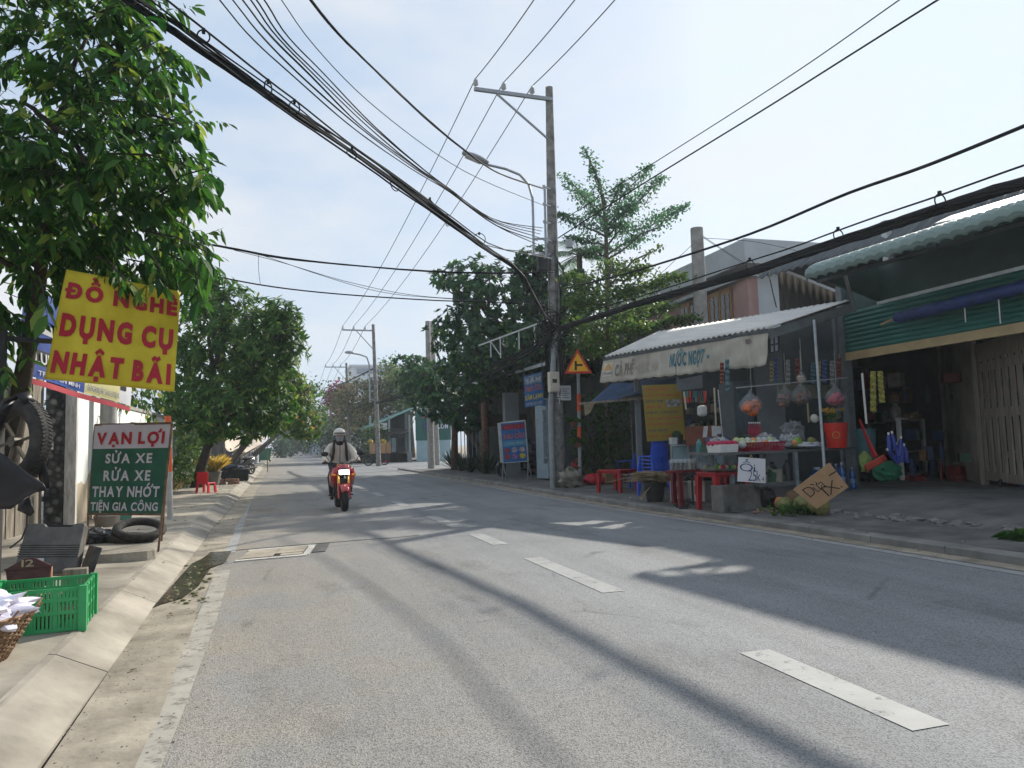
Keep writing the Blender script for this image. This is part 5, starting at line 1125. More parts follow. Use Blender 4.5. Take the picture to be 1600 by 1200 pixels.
YFL = leaf_mat('yellow_petal', (.5, .30, .01), (.75, .50, .03), trans=.2); mb = MB(); ml = MB()
for i in range(13):
    c = bp+V((R.uniform(-.2, .14), R.uniform(-.08, .14), .52+R.uniform(0, .14)))
    for j in range(26): a = R.uniform(0, 6.28); e = R.uniform(-.3, 1.2); leaf(mb, c, V((math.cos(a), math.sin(a), e)), .05, .3)
    for j in range(5): leaf(ml, c-V((0, 0, .08)), V((R.gauss(0, 1), R.gauss(0, 1), .2)), .1, .3)
mb.build('blossom', YFL, fw_); ml.build('foliage', lf1, fw_)
# hanging bags
def hang_bag(x0, x1, y0, y1, d, mat, lb, grp, seed, tail=.5):
    a, b = dp((x0+x1)/2, y0, d), dp((x0+x1)/2, y1, d); w_ = (dp(x1, y1, d)-dp(x0, y1, d)).length/2; h = a.z-b.z
    t = thing('hanging_bag', lb, 'plastic bag', a, group=grp); c = b+V((0, 0, h*.36))
    mb = MB(); n = 18
    prof = [(.001, -.36), (.55, -.33), (.92, -.18), (1, .0), (.9, .16), (.6, .32), (.25, .46), (.12, .56), (.2, .64)]
    mb.lathe([(w_*r, h*z) for r, z in prof], c, n)
    for i, v in enumerate(mb.v):
        d_ = v-c; f = 1+.22*mnoise.noise(d_*16+V((seed, 0, 0))); mb.v[i] = V((c.x+d_.x*f, c.y+d_.y*f, v.z))
    mb.build('bag', film('clear_bag', (.3, .32, .34), .28), t)
    mb = MB()
    for i in range(16): mb.blob(c+V((R.uniform(-.6, .6)*w_, R.uniform(-.5, .5)*w_, R.uniform(-.3, .1)*h)), w_*.36, 7, 5, .3, i+seed)
    mb.build('contents', mat, t)
    mb = MB(); mb.tube([a, a+V((0, 0, .55))], .004, 4); mb.build('string', M('pale_string', (.4, .4, .36), .8), t)
PEP = M('orange_snacks', (.50, .12, .03), .5, .4, 12); BRS = M('brown_snacks', (.16, .07, .05), .5, .5, 14); PKS = M('pink_snacks', (.5, .05, .10), .5, .3, 10); CRS = M('cream_snacks', (.42, .36, .26), .6, .2, 8)
for i, a_ in enumerate(((1156, 1192, 608, 648, 12.2, PEP, 'hanging clear bag of orange snacks by the grey door panel'), (1214, 1241, 600, 634, 13.2, BRS, 'hanging clear bag of brown snacks next to the grey door panel'), (1238, 1267, 595, 632, 13.0, BRS, 'larger brown hanging bag under the pale gourd shaped bag'), (1245, 1260, 578, 598, 12.8, CRS, 'small pale gourd shaped bag hanging highest over the stall'), (1291, 1321, 598, 634, 12.6, PKS, 'hanging clear bag of pink snacks above the yellow flowers'))): hang_bag(*a_, 'bags hanging over the fruit stall', i*7+1)
mb = MB(); mb.bar(dp(1150, 606, 12.3), dp(1325, 590, 12.8), .02); tag(mb.build('hanging_rail', GALV, loc=dp(1150, 606, 12.3)), 'thin rail over the stall from which the bags hang', 'rail')
mb = MB(); mb.box(dp(1262, 612, 13.6), (1.5, .03, .26), rzs); o = mb.build('shelf_board', M('olive_board', (.13, .135, .10), .8, .2, 4), loc=dp(1262, 612, 13.6)); tag(o, 'olive board fixed behind the hanging bags', 'board')
for x, y0, y1, d in ((1261, 623, 660, 13.3), (1116, 606, 668, 13.2), (1069, 612, 640, 13.2)):
    mb = MB(); mb.bar(dp(x, y0, d), dp(x+3, y1, d), .022); o = mb.build('bamboo_rod', M('pale_bamboo', (.42, .36, .25), .7), loc=dp(x, y0, d)); tag(o, {1261: 'pale bamboo rod behind the hanging brown bags', 1116: 'long pale bamboo rod above the brown notice board', 1069: 'short pale bamboo rod right of the menu banner'}[x], 'rod', None)
mb = MB()
for i in range(30): mb.blob(dp(1122+.25*i, 610+2.6*i, 13), .012, 6, 4)
tag(mb.build('bead_string', M('silver_bead', (.6, .6, .6), .3), loc=dp(1122, 610, 13)), 'string of silver beads hanging beside the long bamboo rod', 'bead string')
boxy('lantern', 'small white hanging lantern inside the kiosk', 'lantern', dp(1097, 642, 13.6), (.16, .16, .2), M('milky_white', (.42, .42, .40), .5), 0, .05)
mb = MB()
for i in range(16): mb.box(dp(1070+4.5*(i % 8), 616+8*(i//8), 14.2), (.08, .04, .12), R.random()); mb.m[-6:] = [R.choice((0, 1, 2))]*6
tag(mb.build('snack_packets', [M('red_packet', (.35, .03, .02), .4), M('teal_packet', (.02, .16, .14), .4), M('dark_packet', (.05, .05, .06), .4)], loc=dp(1085, 620, 14.2)), 'row of red and teal snack packets strung up in the kiosk', 'packets')['kind'] = 'stuff'
dcab = thing('drinks_fridge', 'tall glass fronted drinks fridge left of the grey door panel', 'fridge', dp(1165, 720, 13.9)); a, b = dp(1153, 700, 13.8), dp(1182, 700, 13.9); rzf = math.atan2(b.y-a.y, b.x-a.x); c = (a+b)/2
mb = MB(); mb.box(V((c.x, c.y+.3, 1.2)), ((b-a).length, .5, 2.2), rzf); mb.build('cabinet', M('fridge_dark', (.07, .09, .10), .5), dcab)
mb = MB(); mb.box(V((c.x, c.y+.04, 1.3)), ((b-a).length*.92, .01, 1.8), rzf); mb.build('door', film('fridge_glass', (.1, .14, .16), .4), dcab)
for i in range(6):
    p = dp(1171+3.3*i, 672, 13.4); t = thing('soda_bottle', 'red soda bottle in the row behind the netted fruit', 'bottle', p, group='red soda bottles in a row'); mb = MB(); mb.lathe([(.02, -.14), (.024, -.13), (.024, .02), (.012, .08), (.012, .12)], p, 8); mb.build('bottle', M('red_soda', (.28, .02, .05), .2), t, smooth='auto'); mb = MB(); mb.lathe([(.014, .12), (.014, .145)], p, 8); mb.build('cap', WHITEP, t)
mb = MB(); c = dp(1184, 688, 13.5); mb.box(V((c.x, c.y, tz+.13)), (.5, .16, .2), rzs); tag(mb.build('bottle_crate', DRED, loc=V((c.x, c.y, tz))), 'dark red crate under the row of soda bottles', 'crate')
for i, z in enumerate((1.02, 1.42, 1.82)):
    a, b = bw_(.26), bw_(.60); o1 = V((-.16, -.2, 0)); mb = MB(); mb.bar(a+o1+V((0, 0, z)), b+o1+V((0, 0, z)), .24, .025); tag(mb.build('wall_shelf', GWOOD, loc=a+V((0, 0, z))), ('lowest shelf of jars behind the brown notice board', 'middle shelf of jars at the back of the kiosk', 'top shelf of jars at the back of the kiosk')[i], 'shelf')
    clutter('kiosk_stock', ('jars and packets on the lowest shelf at the back of the kiosk', 'jars and packets on the middle shelf at the back of the kiosk', 'jars and packets on the top shelf at the back of the kiosk')[i], 34, lambda k_: a+(b-a)*R.uniform(.02, .98)+o1+V((R.uniform(-.05, .05), R.uniform(-.05, .05), z+.015)), GD, 'stock', s=(.07, .2))
clutter('stall_stock', 'bottles and packets crowded behind the fruit on the stall', 46, lambda k_: on(R.uniform(.1, 1.0), R.uniform(.5, .72), .0), GD+[M('stall_teal', (.05, .2, .2), .3)], 'stock', s=(.06, .17))
clutter('shelf_goods', 'dark goods stored on the lower shelf of the fruit stall', 24, lambda k_: s0+lo+(f1-s0)*R.uniform(.0, 1.05)+back*R.uniform(.08, .5)+V((0, 0, .03)), [GD[5], GD[3], GD[4]], 'goods', s=(.08, .22))
for i in range(11):
    x = (1128, 1136, 1206, 1211, 1231, 1246, 1270, 1279, 1288, 1300, 1311)[i]; y0 = 566+R.uniform(-6, 8); y1 = y0+R.uniform(26, 52); d_ = 13.6
    sh = Sheet(dp(x-3.2, y0, d_), dp(x+3.2, y0, d_), dp(x+3.6, y1, d_), dp(x-2.8, y1, d_), lambda u, v: .012*math.sin(v*34)); mb = MB(); sh.mesh(mb, 2, 24); c_ = ((.16, .05, .04), (.05, .12, .14), (.24, .2, .09), (.05, .08, .2), (.2, .2, .19))[i % 5]
    tag(mb.build('packet_strip', M('packet_%d' % (i % 5), c_, .35, .5, 30, col2=[min(1, q*1.8) for q in c_]), loc=dp(x, y0, d_), solid=.01), 'strip of small '+('red', 'teal', 'yellow', 'blue', 'silver')[i % 5]+' packets hanging in the shade behind the bags', 'packets', ('red', 'teal', 'yellow', 'blue', 'silver')[i % 5]+' packet strips behind the bags')
for i, (u, b_, rr_, lb) in enumerate(((.30, .52, .13, 'pale plastic bag behind the white foam tray'), (.92, .5, .15, 'pale plastic bag at the right end of the red basket'), (1.28, .52, .14, 'pale plastic bag behind the metal plate of papayas'))):
    o = crumple(on(u, b_, rr_*.8), (rr_*1.2, rr_, rr_), .5, 30+i, 18, 12).build('plastic_bag', film('milky_bag', (.42, .44, .46), .55), loc=on(u, b_)); tag(o, lb, 'plastic bag')
# price signs
ps = thing('price_sign', 'white card price sign with blue handwriting hanging from the stall edge', 'price sign', dp(1174, 715, 11.1)); sh = Sheet(*[dp(x, y, 11.1) for x, y in ((1154, 714), (1196, 717), (1196, 755), (1152, 752))])
mb = MB(); sh.mesh(mb, 3, 3); mb.build('card', M('white_card', (.62, .62, .64), .7, .05, 3), ps, solid=.006)
INK = M('blue_marker', (.03, .04, .14), .6)
sh.text('Ổi', .06, .05, .62, .56, INK, ps, -.012, .008); sh.text('25k', .38, .50, .82, .94, INK, ps, -.012, .008); sh.text('4', .86, .74, .95, .93, INK, ps, -.012, .008)
mb = MB(); mb.tube([sh.at(.4, .02, .005), sh.at(.45, -.12, .01), sh.at(.52, .02, .005)], .006, 5); mb.build('tie', M('gold_string', (.5, .35, .1), .6), ps)
cs = thing('cardboard_sign', 'tilted brown cardboard sign with black handwriting tied to the grey pole', 'cardboard sign', dp(1283, 770, 9.6)); sh = Sheet(*[dp(x, y, 9.35) for x, y in ((1239, 765), (1296, 723), (1326, 761), (1276, 795))])
mb = MB(); sh.mesh(mb, 4, 4); mb.build('board', M('kraft_cardboard', (.36, .22, .12), .85, .12, 5, .1), cs, solid=.008)
sh.text('Dừa', .12, .18, .60, .56, BLACKM, cs, -.014, .008); sh.text('1X.', .45, .5, .88, .88, BLACKM, cs, -.016, .008)
mb = MB(); mb.quad(sh.at(.80, .30, .007), sh.at(1.0, .33, .007), sh.at(1, .37, .007), sh.at(.8, .34, .007)); mb.build('slit', BLACKM, cs)
# coconuts
for i, (x, y, r, m_, lb) in enumerate(((1227, 797, .13, COCO, 'split pale coconut at the left of the pile'), (1241, 789, .15, COCB, 'brown old coconut at the back of the pile'), (1255, 798, .14, COCO, 'green coconut in the front middle of the pile'), (1263, 788, .15, COCO, 'yellowish coconut behind the front ones'), (1280, 800, .16, COCO, 'green coconut half hidden under the cardboard sign'), (1220, 790, .10, ORF, 'opened coconut half showing its pale flesh'))):
    b = gs(x, y+5); fruit('coconut', lb, b+V((0, 0, r*.9)), r, m_, 'coconuts heaped on the pavement', i, (1, 1, .95), 'coconut')
mb = MB(); b = gs(1240, 806)
for i in range(90): leaf(mb, b+V((R.gauss(0, .22), R.gauss(0, .08), R.uniform(0, .12))), V((R.gauss(0, 1), R.gauss(0, 1), .5)), .14, .12)
tag(mb.build('palm_scraps', lf1, loc=b), 'green stalks and leaf scraps strewn before the coconuts', 'leaf scraps')['kind'] = 'stuff'
mb = MB()
for i in range(30): c = gs(R.uniform(1180, 1232), R.uniform(792, 803)); mb.box(c+V((0, 0, .02)), (R.uniform(.04, .1), R.uniform(.03, .06), .02), R.uniform(0, 3), mat=Matrix.Rotation(R.uniform(0, 3), 3, 'Z') @ Matrix.Rotation(R.uniform(-.5, .5), 3, 'X'))
tag(mb.build('husk_chips', M('pink_husk', (.32, .2, .15), .85, .3, 9), loc=gs(1205, 798)), 'pale husk chips scattered left of the coconuts', 'husk chips')['kind'] = 'stuff'
# round fruit tray on the second red table
ft = tb2c+V((-.02, -.03, .64)); tr = thing('round_tray', 'round tin tray of limes and red fruit on the kerbside red table', 'tray', ft)
mb = MB(); mb.lathe([(.30, 0), (.34, .03), (.35, .03), (.345, .022), (.30, -.004)], ft, 28); mb.build('dish', M('tin_plate', (.4, .4, .4)), tr, smooth='auto')
for i in range(30):
    a = R.uniform(0, 6.28); r = .27*R.random()**.5; lim = i % 5 != 0; m_ = (LIME if i % 2 else GUAVA) if lim else DRAG
    fruit('lime' if lim else 'dragon_fruit', ('green lime' if m_ is LIME else 'pale green lime' if m_ is GUAVA else 'red fruit')+' on the round tin tray', ft+V((r*math.cos(a), r*math.sin(a), .045+.05*(1-r/.27))), .035 if lim else .045, m_, ('green limes on the tin tray' if m_ is LIME else 'pale limes on the tin tray' if m_ is GUAVA else 'red fruit on the tin tray'), i)
o = crumple(ft+V((-.24, -.02, .10)), (.13, .12, .12), .5, 2, 18, 12).build('clear_bag', film('clear_bag', (.3, .32, .34), .28), loc=ft+V((-.24, 0, .02))); tag(o, 'clear plastic bag slumped over the left edge of the round tray', 'plastic bag')
# water jugs
WBL = M('blue_water_jug', (.02, .08, .26), .15, .2, 4, spec=.6)
for i, (x, y, d, r, h, lb) in enumerate(((1278, 758, 12.6, .14, .42, 'big round blue water jug nearest the cardboard sign'), (1297, 752, 13.0, .14, .42, 'big blue water jug behind the cardboard sign'), (1317, 762, 12.6, .055, .45, 'tall slim blue water bottle left of the shop post'), (1333, 760, 12.8, .05, .36, 'shorter slim blue bottle beside the shop post'), (1308, 760, 12.9, .055, .42, 'slim blue bottle between the jugs'))):
    b = dp(x, y, d); b.z = zg(b.x, b.y); t = thing('water_jug', lb, 'water bottle', b, group='blue water bottles under the stall')
    mb = MB(); mb.lathe([(r*.9, 0), (r, .03), (r, h*.25), (r*.94, h*.28), (r, h*.31), (r, h*.52), (r*.94, h*.55), (r, h*.58), (r*.95, h*.76), (r*.4, h*.9), (r*.3, h)], b, 16); mb.build('bottle', WBL, t, smooth='auto')
    mb = MB(); mb.lathe([(r*.38, h*.96), (r*.38, h*1.06)], b, 12); mb.build('cap', M('pale_blue_cap', (.3, .36, .45), .5), t)
    mb = MB(); mb.lathe([(r*1.01, h*.32), (r*1.01, h*.5)], b, 16, cap=False); mb.build('label', M('bottle_label', (.12, .2, .36), .5, .4, 16), t)
# ================================================================== SHUTTER SHOP
XS = 10.2
sp = thing('shutter_shop', 'open fronted shop with green roll shutter and scalloped pale awning', 'shop', (XS, 8, .3))
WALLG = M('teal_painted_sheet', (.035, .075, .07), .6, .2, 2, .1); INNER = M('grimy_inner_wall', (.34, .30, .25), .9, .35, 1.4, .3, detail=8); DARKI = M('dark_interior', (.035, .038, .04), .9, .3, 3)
y0_, y1_ = 3.6, 11.72
mb = MB(); mb.box((XS+.05, (y0_+y1_)/2, 3.93), (.06, y1_-y0_, .76)); mb.build('upper_wall', WALLG, sp)
mb = MB()
def slat(u, v): z = 2.80+.76*v; return V((XS-.02-.025*abs(math.sin(v*PI*9)), y0_+(y1_-y0_)*u, z))
mb.grid(slat, 4, 72); mb.build('roller_shutter', M('green_shutter', (.022, .135, .11), .45, .15, 2, .05), sp, solid=.01)
mb = MB(); mb.box((XS-.03, (y0_+y1_)/2, 2.72), (.08, y1_-y0_, .15)); mb.build('lintel_beam', M('cream_beam', (.42, .32, .17), .6, .12, 3, .1), sp)
pa = xp(1345, 757, XS+.1); mb = MB(); mb.box((XS, 11.62, 2.1), (.15, .15, 4.0)); mb.build('post', M('grey_steel_post', (.13, .15, .16)), sp)
mb = MB(); mb.bar(dp(1319, 426, 12.4), dp(1336, 486, 13.4), .05); mb.build('strut', M('pale_strut', (.3, .32, .33), .5), sp)
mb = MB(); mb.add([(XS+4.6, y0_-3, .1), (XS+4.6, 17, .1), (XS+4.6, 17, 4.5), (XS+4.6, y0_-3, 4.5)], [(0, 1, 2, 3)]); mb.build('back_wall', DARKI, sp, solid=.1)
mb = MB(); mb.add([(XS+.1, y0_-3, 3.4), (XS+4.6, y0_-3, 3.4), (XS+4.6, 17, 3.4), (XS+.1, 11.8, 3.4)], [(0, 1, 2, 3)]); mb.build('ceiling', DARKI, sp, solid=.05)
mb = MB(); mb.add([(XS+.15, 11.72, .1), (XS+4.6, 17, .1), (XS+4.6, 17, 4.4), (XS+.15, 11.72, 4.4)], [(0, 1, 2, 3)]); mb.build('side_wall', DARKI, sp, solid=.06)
q0, q1 = gp(1487, 742, .3), gp(1538, 756, .3)
mb = MB(); mb.add([q0, q1, q1+V((0, 0, 2.9)), q0+V((0, 0, 2.9))], [(0, 1, 2, 3)]); mb.build('partition_wall', INNER, sp, solid=.08)
mb = MB(); mb.box(V((q0.x+.0, q0.y+.05, 1.7)), (.1, .1, 2.9)); mb.build('partition_edge', INNER, sp)
sh = Sheet(*[q1+(q0-q1)*u+V((-.05, -.05, z)) for u, z in ((.95, 2.1), (.52, 2.1), (.52, 1.83), (.95, 1.83))]); mb = MB(); sh.mesh(mb, 1, 1, off=.03); tag(mb.build('name_plate', M('dark_plate', (.03, .04, .05), .4), loc=sh.c[0]), 'dark plate fixed on the grimy inner wall of the shop', 'plate'); 
# scalloped awning
AW0, AW1 = gp(1262, 440, 3.86), gp(1600, 343, 3.9)
adir = (AW1-AW0); alen = adir.length; adir.normalize(); ain = V((XS+.15-AW0.x, .0, 0))
def awn(u, v):
    p = AW0+adir*(u*(alen+4.0)); prof = [(0, 0), (-.05, .07), (-.04, .16), (.05, .235), (.25, .30), (.7, .37), (1.75, .52)]
    f = v*(len(prof)-1); i = min(int(f), len(prof)-2); a = f-i; dx = prof[i][0]*(1-a)+prof[i+1][0]*a; dz = prof[i][1]*(1-a)+prof[i+1][1]*a
    wv = .05*abs(math.sin(u*(alen+4)*PI/.2))**.7; ridge = .006*math.sin(v*60); return V((p.x+dx-wv*(1-v)*.7, p.y, p.z+dz+wv*.8+ridge))
mb = MB(); mb.grid(awn, int((alen+4)/.2)*8, 36); mb.build('awning', M('pale_mint_sheet', (.19, .265, .25), .5, .1, 3, .1), sp, smooth=True, solid=.006)
mb = MB(); a, b = AW0+V((.25, .05, .02)), AW1+adir*3+V((.25, 0, .02)); mb.bar(a, b, .05); mb.build('awning_rail', DKSTEEL, sp)
mb = MB()
for i in range(7): mb = MB(); p = AW0+adir*(.4+i*1.2); mb.bar(p+V((.1, 0, .02)), V((XS, p.y, 4.25)), .035); mb.build('awning_bracket', DKSTEEL, sp)
mb = MB(); mb.add([AW0+V((.05, 0, .1)), V((XS+.1, AW0.y+.3, 4.3)), V((XS+.1, AW0.y+.3, 3.6)), AW0*.6+V((XS, AW0.y, 3.7))*.4], [(0, 1, 2, 3)]); mb.build('end_sheet', WALLG, sp, solid=.02)
mb = MB(); mb.bar(xp(1372, 474, 9.6), xp(1640, 408, 9.6), .05); mb.build('gutter_pipe', M('pale_pipe', (.38, .42, .42), .5), sp)
rt = thing('rolled_tarpaulin', 'rolled dark blue tarpaulin on a pole along the green shutter', 'tarpaulin', xp(1400, 500, 9.85)); a, b = xp(1398, 498, 9.85), xp(1660, 433, 9.85)
mb = MB(); n_ = 30; mb.tube([a+(b-a)*i/n_+V((0, 0, .02*mnoise.noise(V((i*.7, 0, 0))))) for i in range(n_+1)], [.10+.03*mnoise.noise(V((i*.5, 3, 0))) if 0 < i < n_ else .05 for i in range(n_+1)], 10); mb.build('roll', M('navy_tarp', (.02, .045, .16), .5, .3, 5, .3), rt, smooth=True)
mb = MB(); mb.bar(xp(1377, 507, 9.8), a, .035); mb.build('pole', M('tan_pole', (.35, .26, .17), .7), rt)
for x in (1506, 1560): mb = MB(); p = xp(x, 465, 9.85); mb.bar(p, p+V((0, 0, -.38)), .012); mb.build('cord', WHITEP, rt)
# wooden gate
gt = thing('wooden_gate', 'tall weathered wooden slat gate at the right end of the shop', 'gate', gp(1541, 757, .3)); g0, g1 = gp(1541, 757, .3), gp(1600, 766, .3); gd = (g1-g0).normalized(); gl = 2.3; GW = M('tan_gate_wood', (.235, .205, .165), .85, .25, 4, .3, streak=(5, 5, .5))
for i in range(9): mb = MB(); p = g0+gd*(.08+.27*i); mb.box(p+V((0, 0, 1.2)), (.15, .03, 2.1), math.atan2(gd.y, gd.x)); mb.build('slat', GW, gt)
for z in (.16, 1.25, 2.05, 2.33): mb = MB(); p = g0+gd*gl/2; mb.box(p+V((0, 0, z))+V((.03, .03, 0)), (gl, .04, .15 if z != 2.33 else .3), math.atan2(gd.y, gd.x)); mb.build('rail', GW, gt)
mb = MB(); mb.bar(g0+V((-.02, 0, 0)), g0+V((-.02, 0, 2.5)), .09); mb.build('stile', GW, gt)
mb = MB(); p = g0+gd*.2-V((.02, .06, 0)); mb.box(p+V((0, 0, 1.75)), (.03, .02, .14)); mb.build('latch', WHITEP, gt)
mb = MB(); p = g0+gd*.7; mb.lathe([(.07, -.03), (.07, .03)], p+V((0, 0, .06)), 12, mat=Matrix.Rotation(PI/2, 3, 'X')); mb.build('castor', BLACKM, gt)
# display cabinet and goods
dc_ = thing('display_cabinet', 'white framed glass display cabinet inside the open shop', 'cabinet', gp(1410, 750, .31))
k0 = gp(1410, 750, .31); kL, kR = gp(1363, 738, .31), gp(1447, 742, .31); kB = kL+kR-k0; kh = 1.22
AL = M('white_frame', (.68, .68, .66), .5, .1, 6)
mb = MB()
for p in (k0, kL, kR, kB): mb.bar(p, p+V((0, 0, kh)), .065)
for z in (.06, kh): 
    for p, q in ((k0, kL), (k0, kR), (kL, kB), (kR, kB)): mb.bar(p+V((0, 0, z)), q+V((0, 0, z)), .05)
mb.bar(k0+V((0, 0, .55)), kR+V((0, 0, .55)), .02); mb.build('frame', AL, dc_)
for p, q in ((k0, kL), (k0, kR)): mb = MB(); mb.add([p+V((0, 0, .06)), q+V((0, 0, .06)), q+V((0, 0, kh)), p+V((0, 0, kh))], [(0, 1, 2, 3)]); mb.build('pane', film('old_glass', (.12, .15, .16), .45), dc_)
mb = MB()
for z in (.08, .56, kh-.01): mb.add([q+V((0, 0, z)) for q in (k0, kR, kB, kL)], [(0, 1, 2, 3)])
mb.build('shelf', M('cabinet_shelf', (.2, .21, .21), .6), dc_)
clutter('cabinet_goods', 'small jumbled goods on the shelves of the glass display cabinet', 50, lambda i: k0+(kL-k0)*R.uniform(.12, .85)+(kR-k0)*R.uniform(.12, .85)+V((0, 0, (.09, .57)[i % 2])), GD, s=(.05, .13))
tray('basket', 'shallow dark red basket of small bottles on top of the display cabinet', k0*.45+kL*.45+kR*.1+V((.05, .1, kh+.03)), .62, .38, .14, M('maroon_plastic', (.25, .02, .025), .5), cat='basket')
clutter('small_bottles', 'small bottles and jars crowded in the dark red basket', 26, lambda i: k0*.45+kL*.45+kR*.1+V((.05+R.uniform(-.25, .25), .1+R.uniform(-.12, .12), kh+.06)), [GD[3], GD[5], M('glass_teal', (.1, .2, .2), .2), GD[2]], 'bottles', s=(.05, .10))
clutter('orange_jars', 'orange jars on the right end of the display cabinet', 12, lambda i: k0*.2+kR*.75+V((R.uniform(-.1, .1), .1+R.uniform(-.1, .1), kh+.02)), [GD[2], GD[3]], 'jars', s=(.06, .12))
clutter('shop_stock', 'dim stacked stock deep in the open shop', 190, lambda i: V((XS+R.uniform(1.4, 4.2), R.uniform(6, 13.2), R.choice((.3, .3, .7, 1.1, 1.5, 1.9, 2.2)))), GD, 'stock', s=(.08, .3))
mb = MB()
for i in range(7):
    for z in (.65, 1.05, 1.45, 1.85, 2.15): mb.box((XS+4.1, 6+i*.95, z+.0), (.5, .92, .03))
tag(mb.build('shelving', M('dark_shelf', (.06, .055, .05), .8), loc=(XS+4.1, 9, .3)), 'dark shelving along the back of the open shop', 'shelving')
for i, (x, y0, y1, w_) in enumerate(((1364, 580, 643, .10), (1375, 580, 629, .09))):
    sh = Sheet(dp(x-4, y0, 12.6), dp(x+4, y0, 12.6), dp(x+5+i*3, y1, 12.6), dp(x-4+i*3, y1, 12.6), lambda u, v: .01*math.sin(v*40)); mb = MB(); sh.mesh(mb, 2, 40); o = mb.build('sachet_strip', M('sachet_yellow', (.36, .33, .06), .35, .5, 26, col2=(.5, .47, .12)), loc=dp(x, y0, 12.6), solid=.008); tag(o, ('long hanging strip of yellow sachets above the display cabinet', 'shorter strip of yellow sachets hanging beside the long one')[i], 'sachets')
mb = MB(); mb.bar(dp(1347, 583, 12.4), dp(1354, 662, 12.4), .024); tag(mb.build('white_rod', WHITEP, loc=dp(1347, 583, 12.4)), 'thin white rod hanging just inside the shop post', 'rod')
bo = thing('broom', 'red plastic broom leaning upside down beside the shop post', 'broom', gp(1370, 735, .31)); mb = MB(); mb.tube([dp(1343, 655, 12.5), dp(1353, 680, 12.4), dp(1368, 714, 12.3)], [.018, .03, .06], 10, sq=(1, .5)); mb.build('handle', RTB, bo, smooth='auto')
mb = MB(); mb.bar(dp(1352, 732, 12.2), dp(1384, 714, 12.2), .06, .11); mb.build('head', M('orange_red_plastic', (.36, .04, .02), .5), bo, bevel=.02)
o = crumple(dp(1386, 736, 12.5), (.26, .2, .16), .3, 11, 16, 10).build('green_sack', M('green_sack', (.02, .15, .075), .6, .3, 7), loc=gp(1386, 746, .3)); tag(o, 'folded green sack on the dark heap below the display cabinet', 'sack')
o = crumple(gp(1372, 752, .3)+V((0, .1, .12)), (.42, .25, .16), .4, 12, 16, 10).build('dark_heap', BLACKM, loc=gp(1372, 752, .3)); tag(o, 'heap of dark netting on the floor behind the shop post', 'netting')
o = crumple(dp(1352, 722, 12.6), (.10, .10, .16), .4, 13, 14, 10).build('lime_bag', M('lime_bag', (.22, .3, .08), .5), loc=dp(1352, 722, 12.6)); tag(o, 'lime green bag hanging behind the red broom', 'bag')
bu = dp(1353, 690, 13.2); mb = MB(); mb.lathe([(.14, -.4), (.17, .2), (.18, .2), (.18, .23)], bu, 14); tag(mb.build('teal_bin', M('teal_bin', (.05, .13, .14), .6), smooth='auto', loc=bu), 'teal bin behind the red broom in the shop', 'bin')
for i in range(7):
    x, y = ((1389, 690), (1396, 688), (1402, 705), (1409, 706), (1415, 707), (1394, 712), (1407, 696))[i]; p = dp(x, y, 12.0); t = thing('hanging_sprayer', ('leftmost blue bottle hanging on the display cabinet', 'second blue bottle from the left on the display cabinet', 'middle blue bottle of the lower row on the display cabinet', 'fourth blue bottle hanging on the display cabinet', 'rightmost blue bottle hanging on the display cabinet', 'slanting blue bottle hanging lowest on the left', 'upper blue bottle in the centre of the hanging bunch')[i], 'bottle', p, group='blue bottles hung on the cabinet')
    tl = R.uniform(-.3, .3) if i != 5 else -.7; m3 = Matrix.Rotation(tl, 3, 'Y'); mb = MB(); mb.lathe([(.03, -.17), (.034, -.15), (.034, .06), (.015, .11)], p, 10, mat=m3); mb.build('bottle', M('royal_blue', (.03, .05, .25), .3), t, smooth='auto'); mb = MB(); mb.lathe([(.017, .11), (.017, .15)], p, 8, mat=m3); mb.build('cap', WHITEP, t)
b = gp(1458, 725, .31); boxy('carton', 'brown carton standing right of the display cabinet', 'carton', b+V((0, 0, .3)), (.3, .35, .55), M('brown_cardboard', (.3, .19, .09)), .5)
b = gp(1470, 740, .31); mb = MB(); mb.lathe([(.12, 0), (.15, .3), (.16, .32), (.14, .30)], b, 14); tag(mb.build('metal_pail', GALV, smooth='auto', loc=b), 'small metal pail by the dim shop doorway', 'pail')
mb = MB(); sprig(mb, gs(1592, 842), 50, .3, .1); sprig(mb, gs(1608, 845), 40, .3, .1); o = mb.build('grass_tuft', lf1, loc=gs(1592, 842)); tag(o, 'small tuft of weeds on the pavement edge by the gate', 'weeds'); o['kind'] = 'stuff'
# dark fibre roof behind the awning, corrugated end wall
rf = thing('shop_house', 'house with dark corrugated roof rising behind the scalloped awning', 'house', (12, 9, .3))
r0, r1 = xp(1206, 412, 11.2), xp(1400, 353, 11.2); rd = (r1-r0).normalized(); rl = 14
ROOFD = M('dark_fibre_roof', (.075, .085, .095), .8, .3, 1.5, .2, streak=(.5, 4, 1))
def drf(u, v): p = r0+rd*(u*rl); return V((p.x-.45+.45*v, p.y, p.z-.40+.40*v+.03*math.sin(u*rl*2*PI/.28)))
mb = MB(); mb.grid(drf, int(rl/.28)*6, 4); mb.build('roof', ROOFD, rf, smooth=True, solid=.01)
def drb(u, v): p = r0+rd*(u*rl); return V((p.x+3.2*v, p.y, p.z-1.0*v+.03*math.sin(u*rl*2*PI/.28)))
mb = MB(); mb.grid(drb, int(rl/.28)*4, 2); mb.build('rear_roof', ROOFD, rf, smooth=True, solid=.01)
ez = r0.z-.30
mb = MB(); mb.add([V((10.3, r0.y-.02, 3.2)), V((14.2, r0.y+.0, 3.2)), V((14.2, r0.y, ez-.3)), V((r0.x, r0.y, r0.z-.05)), V((10.3, r0.y-.02, ez))], [(0, 1, 2, 3, 4)])
